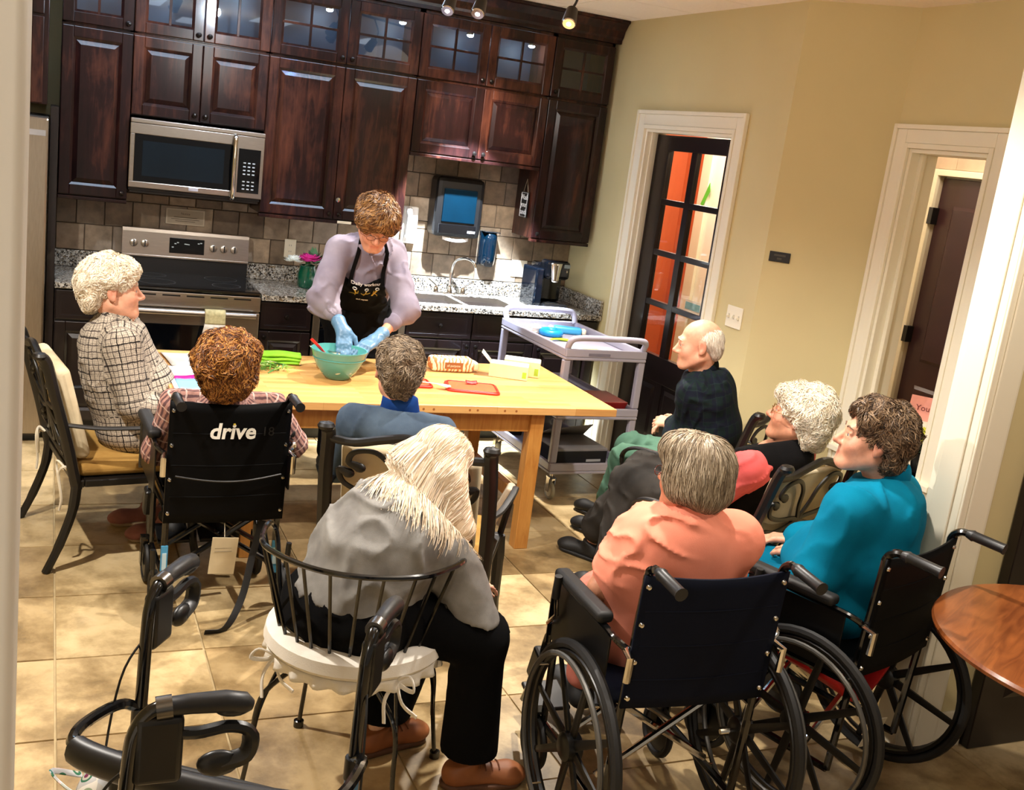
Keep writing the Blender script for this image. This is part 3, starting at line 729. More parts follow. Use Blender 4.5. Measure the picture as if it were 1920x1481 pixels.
# towel on the oven handle
def clothgrid(fn, nu, nv): return G().grid(fn, nu, nv)
t = thing('hand_towel', 'white hanging kitchen towel with beige top on the oven handle', 'towel', (.49, -.71, .8))
def fn(u, v):
    wv = .058 + .055 * v; x = (u - .5) * 2 * wv
    return (x, -.024 - .012 * math.sin(u * 26) * v, -.06 - .30 * v)
clothgrid(fn, 40, 12).obj('towel_skirt', fabric('waffle_white', (236, 230, 220), (205, 198, 186), 20, 200), t, solid=.004)
def fn(u, v):
    a = -PI * .5 + v * PI * 1.25; x = (u - .5) * .116
    if v < .35: return (x, -.025, -.065 + v / .35 * .05)
    a = (v - .35) / .65 * PI; return (x, -.025 * math.cos(a), -.012 + .03 * math.sin(a))
clothgrid(fn, 8, 16).obj('towel_yoke', fabric('towel_beige', (206, 196, 150), (170, 160, 120), 40, 300), t, solid=.004)

# ---------------------------------------------------------------- things on wall and counter
t = thing('paper_towel_dispenser', 'black wall dispenser with blue window holding paper towels', 'dispenser', (2.135, -.008, 1.315))
boxobj('case', M['black'], t, -.172, .172, -.165, 0, .0, .40, .03, )
boxobj('front_window', plain('blue_acrylic', (0, 20, 32), .4, spec=.1), t, -.125, .115, -.175, -.1655, .10, .325, .006)
boxobj('lower_flap', M['blackgloss'], t, -.14, .13, -.172, -.1655, .02, .085, .006)
g = G().grid(lambda u, v: ((u - .5) * .19, -.14 - .02 * math.sin(u * PI), .0 - .022 * v - .012 * math.sin(u * PI)), 12, 4)
g.obj('towel_edge', plain('paper_white', (236, 232, 226), .8), t, solid=.001)
boxobj('brand_plate', plain('silver_print', (200, 204, 210), .4), t, .07, .125, -.1735, -.172, .036, .052, 0)
t = thing('soap_dispenser', 'dark teal translucent soap dispenser between towel box and coffee maker', 'dispenser', (2.425, -.008, 1.13))
g = G().grid(lambda u, v: (math.cos(PI * u) * .062 * (1 - .10 * (2 * v - 1) ** 4), -.02 - math.sin(PI * u) * .085 * (1 - .25 * (2 * v - 1) ** 6), .235 * v), 20, 16)
g.obj('shell', plain('teal_plastic', (2, 18, 30), .1, coat=.6), t, solid=.004)
boxobj('back_plate', M['black'], t, -.062, .062, -.02, 0, -.004, .238, .004)
G().box(-.03, .03, -.10, -.06, -.006, .05).obj('push_bar', M['black'], t, bevel=.01, smooth=False)
boxobj('top_cap', plain('teal_plastic2', (2, 16, 26), .15, coat=.5), t, -.06, .06, -.1, -.0205, .235, .24, .001)
# phone
t = thing('wall_phone', 'white wall telephone beside the standing woman', 'telephone', (1.835, -.0085, 1.235))
boxobj('base_unit', plain('phone_white', (235, 232, 228), .3), t, -.05, .055, -.04, 0, 0, .25, .01)
G().tube(smoothpath([(-.02, -.05, .02), (-.02, -.075, .06), (-.02, -.07, .13), (-.02, -.075, .2), (-.02, -.05, .24)]), [.02] * 6 + [.014] * 12 + [.02] * 7, 10).obj('handset', plain('phone_white2', (240, 238, 235), .3), t)
g = G()
for r in range(4):
    for c in range(3): g.box(.012 + c * .013, .021 + c * .013, -.0425, -.0405, .05 + r * .02, .062 + r * .02)
g.obj('keypad', plain('key_grey', (160, 160, 165), .5), t, smooth=False, kind='stuff')
def plate(label, x, y, z, w, h, rot=0, toggles=1, cat='outlet', outlet=False, loc=None, group=None):
    t = thing('wall_outlet' if outlet else 'light_switch', label, cat, (x, y, z), rot, group)
    boxobj('cover_plate', M['white'], t, -w / 2, w / 2, -.007, 0, -h / 2, h / 2, .002)
    if outlet:
        for dz in (-.02, .02):
            f = G().lathe([(.016, -.009), (.016, -.006)], (0, 0, dz), 18, 'y').obj('receptacle', M['white'], t)
            G().box(-.007, -.005, -.0095, -.009, dz - .005, dz + .005).box(.005, .007, -.0095, -.009, dz - .005, dz + .005).obj('slot', M['black'], f, smooth=False)
    else:
        for k in range(toggles):
            x_ = (k - (toggles - 1) / 2) * .046
            boxobj('toggle_frame', plain('switch_bezel', (200, 190, 170), .4), t, x_ - .006, x_ + .006, -.0085, -.007, -.013, .013, 0)
            G().at((x_, -.008, 0), (.35 * (-1) ** k, 0, 0)).box(-.0045, .0045, -.014, 0, -.006, .006).obj('toggle', M['white'], t, smooth=False)
    return t
plate('cream outlet on the tiles above the flowers', 1.043, -.0075, 1.131, .075, .12, outlet=True)
plate('white two-gang outlet plate on the tiles beside the coffee maker', 2.70, -.0075, 1.12, .12, .12, outlet=True)
plate('white triple light switch on the yellow wall beside the glazed door', WX - .001, -2.145, 1.20, .145, .12, -PI / 2, 3, 'switch')
# notice over the range
t = thing('framed_notice', 'small framed notice on the tiles above the range', 'notice', (.372, -.0078, 1.272))
boxobj('frame', plain('notice_frame', (196, 186, 168), .5), t, -.118, .118, -.008, 0, -.05, .05, .002)
boxobj('sheet', plain('notice_sheet', (176, 164, 146), .7), t, -.108, .108, -.0092, -.0082, -.041, .041, 0)
ink = plain('grey_ink', (84, 74, 64), .8)
text('heading', 'Notice', .02, ink, t, (0, -.0095, .02), (PI / 2, 0, 0), .0003)
g = G()
for k, wv in enumerate((.07, .085, .06)): g.box(-wv, wv, -.0098, -.0094, -.004 - k * .012, -.001 - k * .012)
g.obj('text_lines', ink, t, smooth=False)
# hanging wash-your-hands sign
t = thing('hanging_sign', 'little black hanging sign with white hand lettering beside the end cabinet', 'sign', (2.595, -.20, 1.60))
boxobj('board', plain('chalk_black', (20, 20, 22), .6), t, -.004, .003, -.045, .045, -.08, .06, .003)
wt = plain('white_chalk', (225, 228, 232), .6)
G().tube([(-.005, -.04, -.075), (-.005, .04, -.075), (-.005, .04, .055), (-.005, -.04, .055)], .0015, 6, closed=True).obj('border', wt, t)
t.scale = (1.25, 1.25, 1.25)
for k, s in enumerate(('Wash', 'your', 'hands')): text('lettering', s, .040, wt, t, (-.0045, 0, .030 - .04 * k), (PI / 2, 0, -PI / 2), .0004)
G().tube([(0, -.03, .06), (0, 0, .13), (0, .03, .06)], .0015, 6).obj('hanging_cord', plain('twine', (150, 140, 120), .8), t)
# coffee maker
t = thing('coffee_maker', 'black single-serve coffee maker with chrome front on the counter', 'coffee maker', (2.77, -.34, .9145), .06)
bk = M['blackgloss']
g = G().box(-.07, .13, -.13, .13, 0, .03); g.obj('base', M['black'], t, bevel=.012, smooth=False)
boxobj('column', bk, t, -.07, .13, -.0, .13, .03, .30, .02)
boxobj('brew_head', bk, t, -.07, .12, -.12, .0, .20, .33, .025)
G().grid(lambda u, v: (.0 + .045 * math.sin((u - .5) * PI) * (1 - .45 * v), -.122 - .02 * math.cos((u - .5) * PI) * (1 - v * .3), .315 - .13 * v), 12, 8).obj('chrome_front', cr, t, solid=.003)
boxobj('drip_tray', M['nickel'], t, -.05, .07, -.12, -.01, .03, .036, .002)
boxobj('water_tank', plain('smoky_tank', (8, 14, 22), .08, coat=.4), t, -.135, -.072, -.1, .11, .0, .27, .01)
boxobj('display', plain('lcd', (120, 130, 130), .2), t, .062, .11, -.123, -.119, .285, .31, .002)
G().lathe([(.009, -.124), (.008, -.127), (0, -.128)], (.085, 0, .262), 14, 'y').obj('button', cr, t)
boxobj('brand_plate', plain('white_print', (170, 170, 170), .4), t, -.02, .05, -.1305, -.129, .008, .014, 0)
# flowers in green glass
def petals(g, c, r, n, layers, seed, droop=.3):
    rnd = random.Random(seed)
    for L in range(layers):
        for k in range(n):
            a = 2 * PI * (k + .5 * L) / n + rnd.uniform(-.15, .15); el = (.1 + 1.2 * L / layers) + rnd.uniform(-.12, .12); rr = r * (1 - .13 * L)
            dx, dy, dz = math.cos(a) * math.cos(el), math.sin(a) * math.cos(el), math.sin(el)
            sx, sy = -math.sin(a) * rr * .35, math.cos(a) * rr * .35
            p0 = c; p1 = (c[0] + dx * rr * .6 + sx, c[1] + dy * rr * .6 + sy, c[2] + dz * rr * .6); p2 = (c[0] + dx * rr * .6 - sx, c[1] + dy * rr * .6 - sy, c[2] + dz * rr * .6)
            p3 = (c[0] + dx * rr, c[1] + dy * rr, c[2] + dz * rr + .1 * rr)
            pm = (c[0] + dx * rr * .65, c[1] + dy * rr * .65, c[2] + dz * rr * .65 - .1 * rr)
            g.add([p0, p1, p3, p2, pm], [(0, 4, 1), (1, 4, 2), (2, 4, 3), (0, 3, 4)])
    return g
def leafy(g, c, r, n, seed):
    rnd = random.Random(seed)
    for k in range(n):
        a = rnd.uniform(0, 2 * PI); el = rnd.uniform(-.2, 1.3); L = r * rnd.uniform(.6, 1)
        d_ = Vector((math.cos(a) * math.cos(el), math.sin(a) * math.cos(el), math.sin(el))); s_ = d_.cross(Vector((0, 0, 1))).normalized() * L * .18; p = Vector(c)
        q = p + d_ * L * .55 + Vector((0, 0, .05 * L)); e = p + d_ * L
        g.add([p, q + s_, e, q - s_, q - Vector((0, 0, .02 * L))], [(0, 4, 1), (1, 4, 2), (2, 4, 3), (0, 3, 4)])
    return g
t = thing('flower_vase', 'green glass jar of pink and white flowers on the counter', 'flowers', (1.115, -.25, .9145))
G().lathe([(.036, 0), (.045, .01), (.047, .07), (.038, .1), (.043, .112), (.04, .112), (.035, .1), (.043, .07), (.04, .012), (0, .01)], (0, 0, 0), 24).obj('jar', plain('green_glass', (14, 84, 60), .08, 0, .1, coat=.6), t)
G().tube([(0, 0, .02), (0, 0, .13)], .012, 6).obj('stem', plain('stem_green', (60, 110, 60), .7), t)
petals(G(), (.005, -.01, .14), .062, 14, 5, 1).obj('pink_flower', plain('magenta_petal', (226, 50, 160), .7), t, solid=.0008)
petals(G(), (-.075, -.02, .13), .05, 10, 4, 2).obj('white_flower', plain('white_petal', (236, 240, 232), .7), t, solid=.0008)
petals(G(), (.075, -.01, .12), .045, 10, 4, 3).obj('white_flower', plain('white_petal2', (226, 236, 226), .7), t, solid=.0008)
petals(G(), (.07, -.05, .075), .025, 8, 3, 4).obj('pink_bud', plain('pink_petal', (226, 90, 170), .7), t, solid=.0008)
leafy(G(), (.03, 0, .12), .10, 26, 5).obj('foliage', plain('grey_green_leaf', (96, 150, 110), .7), t, kind='stuff')
t.scale = (1.3, 1.3, 1.3)

bar_ = emit('bar_fill_glow', (.62, .78, 1.0, 1), 13.0)  # glowing bars added out of view, for highlights on the door bevels
for x in (-.35, .60, 1.50):
    t = thing('added_light_panel', 'long unseen light panel added above the wall cabinets', 'light', (x, -.92, ZC - .0015), 0, 'added lights above the cabinets')
    boxobj('frame', M['white'], t, -.5, .5, -.13, .13, -.006, -.0005, .001)
    boxobj('fill_face', bar_, t, -.47, .47, -.1, .1, -.008, -.0062, 0)
# unseen glowing panels added over the seating area to mirror in the glass doors
pan = emit('panel_fill_glow', (.72, .84, 1.0, 1), 2.2)
for x, y in ((.35, -4.7), (1.55, -4.7), (2.7, -5.2), (1.0, -6.4)):
    t = thing('added_light_panel', 'unseen rectangular light panel added above the seating area', 'light', (x, y, ZC - .0015), 0, 'added panels above the seating area')
    boxobj('frame', M['white'], t, -.2, .2, -.45, .45, -.006, -.0005, .001)
    boxobj('fill_face', pan, t, -.17, .17, -.42, .42, -.008, -.0062, 0)
# ================================================================ FURNITURE
M['butcher'] = m_butcher()
M['maple'] = woodmat('honey_maple', (166, 104, 42), (200, 144, 72), (10, 10, 1), 4, .4)
M['iron'] = plain('bronze_black_iron', (12, 9, 8), .42, 0, .25, 12, coat=.06)
M['tubeblk'] = plain('black_enamel_tube', (8, 8, 9), .16, 0, .1, coat=.4)
M['grip'] = plain('grey_black_grip', (24, 24, 26), .42, 0, .2, 30)
M['cush'] = fabric('beige_cushion', (216, 200, 168), (190, 172, 138), 8, 300)
M['cushy'] = fabric('mustard_cushion', (176, 138, 74), (146, 110, 56), 8, 300)
M['cord'] = plain('ecru_cord', (222, 212, 190), .8)
# ---- work table
t = thing('work_table', 'butcher-block work table with square maple legs in the middle of the room', 'table', (1.15, -2.03, 0), -.01)
boxobj('tabletop', M['butcher'], t, -1.06, 1.07, -.475, .475, .712, .75, .003)
for s in (-1, 1):
    boxobj('apron', M['maple'], t, -.70, .63, s * .40 - .012, s * .40 + .012, .61, .711, .002)
for x in (-.70, .66):
    boxobj('apron', M['maple'], t, x - .012, x + .012, -.385, .385, .61, .711, .002)
    boxobj('stretcher', M['maple'], t, x - .02, x + .02, -.365, .365, .20, .265, .002)
for x in (-.70, .66):
    for y in (-.40, .40): boxobj('leg', M['maple'], t, x - .036, x + .036, y - .036, y + .036, 0, .7115, .003)
for k, x in enumerate((-.05, .0, .18, .22, .36, .42)):
    G().lathe([(.006, -.4752), (.006, -.4748)], (x + .1, 0, .73), 10, 'y').obj('wood_plug', plain('plug%d' % k, (150, 92, 44), .5), t)

# ---- ornate cast chair
def ornate_chair(name, label, loc, rz, cth=.032, cush=None, seatc=None, ties=False, group='ornate cast chairs with cushions', sidepad=False, zs=.93, backc=True):
    t = thing(name, label, 'chair', loc, rz); I = M['iron']; cush = cush or M['cush']; seatc = seatc or M['cushy']
    yb = lambda z: -.235 - max(0, z - .42) * .24
    for s in (-1, 1):
        p = smoothpath([(s * .262, yb(.42), .38), (s * .262, yb(.6), .6), (s * .258, yb(.8), .8), (s * .25, yb(.95), .95), (s * .252, yb(.98) - .02, .985)], 5)
        G().tube(p, .021, 8, flat=1.15).obj('back_post', I, t)
        G().lathe([(0, -.02), (.024, -.012), (.028, 0), (.022, .012), (0, .018)], (s * .253, yb(.98) - .02, .985), 12).obj('finial', I, t)
        G().tube(smoothpath([(s * .262, -.235, .41), (s * .268, -.25, .28), (s * .275, -.30, .12), (s * .28, -.35, .0)], 5), [.022] * 5 + [.02] * 6 + [.018] * 5, 8).obj('rear_leg', I, t)
        G().tube(smoothpath([(s * .262, .235, .41), (s * .268, .245, .28), (s * .27, .255, .12), (s * .275, .275, .0)], 5), [.022] * 5 + [.02] * 6 + [.018] * 5, 8).obj('front_leg', I, t)
        G().tube(smoothpath([(s * .262, yb(.68), .68), (s * .285, -.15, .665), (s * .30, .05, .665), (s * .30, .19, .655), (s * .29, .262, .60), (s * .275, .258, .50), (s * .264, .24, .415)], 6), .013, 8, flat=.75, nrm=(0, 0, 1)).obj('arm', I, t)
    g = G().box(-.27, .27, -.245, -.205, .385, .42).box(-.27, .27, .205, .245, .385, .42).box(-.27, -.23, -.205, .205, .385, .42).box(.23, .27, -.205, .205, .385, .42).box(-.23, .23, -.205, .205, .395, .405)
    g.obj('seat_frame', I, t, bevel=.006, smooth=False)
    top = smoothpath([(-.25, yb(.93), .93), (-.17, yb(.93), .925), (-.08, yb(.96), .955), (0, yb(.97), .975), (.08, yb(.96), .955), (.17, yb(.93), .925), (.25, yb(.93), .93)], 5)
    G().tube(top, .02, 8, flat=.8).obj('top_rail', I, t)
    G().tube([(-.255, yb(.47), .47), (.255, yb(.47), .47)], .014, 8).obj('bottom_rail', I, t)
    def scroll(pts):
        P = [(x, yb(z) - .004, z) for x, z in pts]
        n = (len(P) - 1) * 6 + 1
        g = G().tube(smoothpath(P, 6), [.0105] * (n - 8) + [.0105 + .0012 * k for k in range(8)], 7, flat=.7, nrm=(0, -1, 0))
        e = P[-1]; g.ell(e, (.02, .010, .02), 10, 6); return g
    C = (.0, .69)
    shapes = [[C, (.03, .76), (.05, .84), (.10, .895), (.165, .885), (.185, .84), (.15, .82)],
              [C, (.045, .70), (.13, .71), (.20, .745), (.215, .80), (.185, .79)],
              [C, (.05, .665), (.12, .645), (.19, .66), (.215, .62), (.19, .595)],
              [C, (.04, .63), (.08, .57), (.15, .52), (.205, .53), (.2, .565)],
              [C, (.012, .62), (.03, .55), (.045, .50), (.10, .482), (.115, .51)]]
    for sh in shapes:
        for s in (-1, 1): scroll([(x * s, z) for x, z in sh]).obj('scroll', I, t)
    # cushions
    g = G(); n = 10; a = math.atan(.24)
    g.grid(lambda u, v: (0, 0, 0), 1, 1); g = G()
    def cushion(cx, cy, cz, hx, hy, hz, rot, name, mat):
        g = G().at((cx, cy, cz), rot).box(-hx, hx, -hy, hy, -hz, hz)
        return g.obj(name, mat, t, bevel=min(hx, hy, hz) * .85, seg=4)
    if backc: cushion(0, yb(.70) + .022 + cth, .705, .220, cth, .215, (a, 0, 0), 'back_cushion', cush)
    cushion(0, .02, .452, .245, .245, .032, (0, 0, 0), 'seat_cushion', seatc)
    if ties:
        for s in (-1, 1):
            g = G().tube(smoothpath([(s * .24, -.26, .46), (s * .25, -.285, .48), (s * .23, -.30, .44), (s * .24, -.29, .33), (s * .235, -.295, .27)], 5), .006, 6)
            g.tube(smoothpath([(s * .24, -.27, .46), (s * .20, -.30, .49), (s * .19, -.30, .45), (s * .22, -.29, .36)], 5), .005, 6)
            g.obj('cushion_tie', M['cord'], t)
    if sidepad:
        g = G().at((.255, .17, .56), (-.12, .30, 0)).box(-.014, .014, -.07, .07, -.11, .11); g.obj('arm_pad', plain('taupe_pad', (176, 158, 134), .7), t, bevel=.011, seg=3)
    for c_ in t.children: c_.scale = (1.18, 1, zs)
    return t
# ---- wheelchair
def wheelchair(name, label, loc, rz, uph, big=True, w=.215, zt=.90, zb=.50, seatz=.49, extra=None):
    t = thing(name, label, 'wheelchair', loc, rz); T = M['tubeblk']; cr = M['chrome']
    yp = -.14 if big else -.02
    for s in (-1, 1):
        g = G().tube(smoothpath([(s * w, yp + .04, .16), (s * w, yp + .02, .5), (s * w, yp, zt - .06), (s * w, yp - .004, zt), (s * w, yp - .03, zt + .025), (s * w, yp - .06, zt + .027)], 4), .0125, 8)
        g.tube([(s * w, yp + .04, .16), (s * w, .34, .17)], .0125, 8).tube([(s * w, yp + .02, .47), (s * w, .36, .47)], .0125, 8)
        g.tube(smoothpath([(s * w, .36, .47), (s * w, .40, .44), (s * w, .44, .30), (s * w * .9, .56, .13)], 4), .012, 8).tube([(s * w, .34, .16), (s * w, .34, .47)], .012, 8)
        g.obj('side_frame', T, t)
        g = G().tube([(s * w, yp - .05, zt + .027), (s * w, yp - .07, zt + .026), (s * w, yp - .075, zt + .026), (s * w, yp - .165, zt + .02), (s * w, yp - .175, zt + .019)], [.013, .019, .0165, .0165, .019], 12)
        g.obj('push_handle', M['grip'], t)
        ax = s * (w + .045)
        G().box(ax - .026, ax + .026, yp + .10, yp + .42, .705, .74).obj('arm_pad', M['rubber'], t, bevel=.014, seg=3)
        G().tube(smoothpath([(s * w, yp + .01, .66), (ax, yp + .03, .695), (ax, yp + .12, .70), (ax, yp + .40, .70), (ax, yp + .44, .66), (ax, yp + .44, .48)], 4), .010, 8).obj('arm_tube', cr if s > 0 else T, t)
        boxobj('side_guard', M['black'], t, ax - .003, ax + .003, yp + .06, yp + .42, .50, .69, .001)
        g = G().tube([(s * (w + .02), yp + .02, .675), (s * (w + .03), yp - .035, .67), (s * (w + .03), yp - .03, .60)], .011, 8); g.obj('arm_socket', cr, t)
        if big:
            x0 = s * (w + .075); R = .305
            tw = G(); tw.tube(arc((x0, 0, R), R - .014, 0, 2 * PI, 48, 'yz')[:-1], .0155, 8, closed=True)
            wh = tw.obj('rear_wheel', M['rubber'], t)
            G().tube(arc((x0, 0, R), R - .036, 0, 2 * PI, 48, 'yz')[:-1], .010, 6, closed=True, flat=1.3).obj('wheel_rim', M['black'], wh)
            G().tube(arc((x0 + s * .035, 0, R), .265, 0, 2 * PI, 48, 'yz')[:-1], .0085, 8, closed=True).obj('hand_rim', plain('hand_rim_grey', (92, 90, 86), .35, .5), wh)
            for k in range(8):
                a = 2 * PI * k / 8 + .2; ca, sa = math.cos(a), math.sin(a)
                G().tube([(x0, ca * .035, R + sa * .035), (x0, ca * .265, R + sa * .265)], [.017, .0115], 6, flat=.5, nrm=(1, 0, 0)).obj('spoke', M['black'], wh)
            G().lathe([(.0, -.03), (.03, -.03), (.042, -.022), (.045, 0), (.042, .022), (.03, .03), (0, .03)], (x0, 0, R), 16, 'x').obj('hub', M['black'], wh)
            for k in range(4):
                a = 2 * PI * k / 4 + .6; G().tube([(x0, math.cos(a) * .262, R + math.sin(a) * .262), (x0 + s * .035, math.cos(a) * .262, R + math.sin(a) * .262)], .005, 6).obj('rim_stud', cr, wh)
            g = G().tube([(s * w, .0, R), (x0, 0, R)], .008, 8); g.obj('axle', cr, t)
            g = G().tube([(s * w, .30, .56), (s * (w + .06), .29, .55), (s * (w + .06), .24, .60), (s * (w + .075), .23, .68)], .007, 8); g.obj('brake_lever', cr, t)
            G().tube([(s * (w + .075), .232, .66), (s * (w + .08), .222, .735)], .012, 10).obj('brake_grip', M['rubber'], t)
        else:
            x0 = s * (w + .03); R = .10
            wh = G().tube(arc((x0, 0.0, R), R - .014, 0, 2 * PI, 32, 'yz')[:-1], .014, 8, closed=True).obj('rear_wheel', M['rubber'], t)
            G().lathe([(0, -.012), (.03, -.014), (.035, -.006), (.075, -.005), (.075, .005), (.035, .006), (.03, .014), (0, .012)], (x0, 0, R), 24, 'x').obj('wheel_disc', plain('caster_grey', (70, 70, 74), .4), wh)
            g = G().tube([(s * w, .01, .16), (x0, 0, R)], .010, 8); g.obj('axle_mount', T, t)
            boxobj('warning_label', plain('blue_label', (70, 150, 196), .5), t, s * w - .013, s * w + .013, yp + .018, yp + .023, .16, .30, .001)
            boxobj('label_text', plain('label_pale', (190, 215, 225), .6), t, s * w - .008, s * w + .008, yp + .0165, yp + .0178, .20, .27, 0)
            G().tube([(s * w, .02, .15), (s * (w + .035), -.02, .17), (s * (w + .045), -.03, .27)], .006, 8).tube([(s * (w + .044), -.029, .22), (s * (w + .047), -.033, .30)], .011, 10).obj('brake_lever', M['black'], t)
        # caster
        cy = .36; rc = .095 if big else .085; cw = G().tube(arc((s * (w + .015), cy, rc), rc - .012, 0, 2 * PI, 28, 'yz')[:-1], .0125, 8, closed=True).obj('front_caster', M['rubber'], t)
        G().lathe([(0, -.012), (.02, -.013), (.07, -.005), (.07, .005), (.02, .013), (0, .012)], (s * (w + .015), cy, rc), 20, 'x').obj('caster_disc', M['black'], cw)
        G().box(s * (w + .015) - .024, s * (w + .015) - .018, cy - .02, cy + .02, rc - .01, rc + .11).box(s * (w + .015) + .018, s * (w + .015) + .024, cy - .02, cy + .02, rc - .01, rc + .11).box(s * (w + .015) - .024, s * (w + .015) + .024, cy - .02, cy + .02, rc + .105, rc + .115).obj('caster_fork', T, t, smooth=False)
        G().at((s * .09, .60, .11), (.25, 0, 0)).box(-.07, .07, -.07, .07, -.008, .008).obj('foot_plate', M['black'], t, bevel=.006, smooth=False)
        G().at((s * (w + .006), .43, .33), (.3, 0, 0)).box(-.02, .02, -.03, .03, -.06, .06).obj('leg_latch', M['black'], t, bevel=.01, smooth=False)
    # upholstery
    def back(u, v):
        x = (u - .5) * 2 * (w + .014); z = zb + (zt - zb) * v; b = math.cos(min(1, abs(x) / w) * PI / 2)
        return (x, (yp + .02 * (1 - v)) - .014 - .018 * b * (1 - .5 * abs(v - .5)), z - .012 * b * v)
    bk = G().grid(back, 20, 12).obj('backrest', uph, t, solid=.008)
    for k in range(3):
        zz = zb + (zt - zb) * (.22 + .26 * k)
        G().tube([(back(i / 16, (zz - zb) / (zt - zb))[0] * .93, back(i / 16, (zz - zb) / (zt - zb))[1] - .0045, zz) for i in range(17)], .0022, 5).obj('seam', uph, bk)
    for s in (-1, 1):
        for k in range(4):
            zz = zb + (zt - zb) * (.08 + .28 * k)
            G().lathe([(0, -.006), (.006, -.005), (.0085, 0)], (s * w, yp + .02 * (1 - (zz - zb) / (zt - zb)) - .019, zz), 12, 'y').obj('screw', cr, bk)
    G().grid(lambda u, v: ((u - .5) * 2 * (w + .01), yp + .06 + .40 * v, seatz - .012 * math.sin(PI * u)), 10, 6).obj('seat_sling', uph, t, solid=.012)
    g = G().tube([(-w + .02, .0, .20), (w - .02, .0, .455)], .011, 8).tube([(w - .02, .03, .20), (-w + .02, .03, .455)], .011, 8)
    g.tube([(-w + .02, .22, .20), (w - .02, .22, .455)], .011, 8).tube([(w - .02, .25, .20), (-w + .02, .25, .455)], .011, 8)
    g.obj('cross_brace', cr if big else T, t)
    return t

# chairs and wheelchairs in their places
ch1 = ornate_chair('patio_chair', 'ornate black cast chair with tie cords holding the plaid-shirted woman at left', (-.10, -2.15, 0), -PI / 2 + .17, ties=True)
ch3 = ornate_chair('patio_chair', 'ornate black cast chair seen from behind, in front of the long-haired woman', (.955, -3.25, 0), -.52, sidepad=True)
ch7 = ornate_chair('patio_chair', 'ornate black cast chair with cream cushion under the white haired woman in pink sleeves', (2.29, -3.47, 0), .35, cth=.014)
ch6 = ornate_chair('patio_chair', 'ornate black cast chair under the old man by the glazed door', (2.64, -2.70, 0), .50, backc=False)
navy = fabric('navy_nylon', (10, 16, 32), (7, 11, 24), 4, 700, .7, .2)
blk = fabric('black_nylon', (3, 3, 4), (2, 2, 3), 4, 700, .6, .15)
wc2 = wheelchair('transport_chair', 'black transport wheelchair with white lettering across its backrest', (.24, -3.0, 0), 0.05, blk, big=False, zt=.89, zb=.40, seatz=.44)
wc8 = wheelchair('wheelchair', 'wheelchair with navy back sling in the foreground, under the woman in coral shirt', (1.285, -4.62, 0), -.04, navy)
wc9 = wheelchair('wheelchair', 'wheelchair with black back sling beside the round table, under the woman in teal', (2.07, -4.52, 0), .33, blk, zt=.90)
# wording on the transport chair
wl = plain('white_letter', (232, 228, 216), .6)
o = text('lettering', 'drive', .085, wl, wc2, (.0, -.062, .775), (PI / 2, 0, 0), .0006, bold=.0022, shear=.12)
boxobj('letter_dot', plain('yellow_dot', (214, 190, 60), .6), wc2, .001, .009, -.064, -.062, .803, .809, 0)
text('faint_mark', '18', .05, plain('faint_grey', (14, 14, 15), .6), wc2, (.135, -.060, .775), (PI / 2, 0, 0), .0004)
G().tube([(-.2 + .4 * i / 16, -.054 - .018 * math.cos((i / 8 - 1) * PI / 2), .60 - .02 * math.cos((i / 8 - 1) * PI / 2)) for i in range(17)], .004, 6).obj('pocket_hem', M['black'], wc2)
t = thing('paper_tag', 'cream paper care tag hanging beneath the transport chair back', 'tag', (.245, -3.035, .27))
G().at((0, 0, 0), (.1, .05, 0)).box(-.05, .05, -.001, .001, -.09, .07).obj('tag_sheet', plain('tag_paper', (212, 198, 166), .8), t, smooth=False)
g = G()
for k in range(4): g.box(-.035, .03, -.0035 + 0, -.0028, .05 - k * .014, .053 - k * .014)
g.obj('printed_lines', plain('tag_ink', (150, 136, 110), .8), t, smooth=False)
G().tube([(0, 0, .07), (.0, .02, .12)], .0015, 5).obj('tag_string', M['cord'], t)
# strap on the floor under transport chair
t = thing('hanging_strap', 'black webbing strap hanging under the transport chair down to the floor', 'strap', (.30, -3.02, 0))
G().tube(smoothpath([(.10, .05, .38), (.06, .0, .25), (.02, -.06, .10), (-.05, -.14, .012), (-.13, -.16, .008)], 6), [.016] * 25, 6, flat=.15, nrm=(.3, .9, .3)).obj('webbing', M['rubber'], t)
# red bag under wc9
t = thing('red_pouch', 'red cushion sagging under the seat of the wheelchair beside the round table', 'pouch', (2.06, -4.42, .34), .33)
G().grid(lambda u, v: ((u - .5) * .40, -.15 + .3 * v, .1 - .12 * math.sin(PI * u) * (1 - .5 * v)), 14, 6).obj('pouch_body', plain('bright_red_nylon', (206, 22, 22), .5, 0, .1, 10), t, solid=.02)
t = thing('paper_tag', 'white tag hanging below the red pouch', 'tag', (2.13, -4.62, .22), .33)
G().at((0, 0, 0), (.2, .2, 0)).box(-.05, .05, -.001, .001, -.05, .06).obj('tag_sheet', plain('tag_paper2', (214, 204, 180), .8), t, smooth=False)
G().tube([(0, 0, .055), (0, .03, .14)], .0015, 5).obj('tag_string', M['cord'], t)

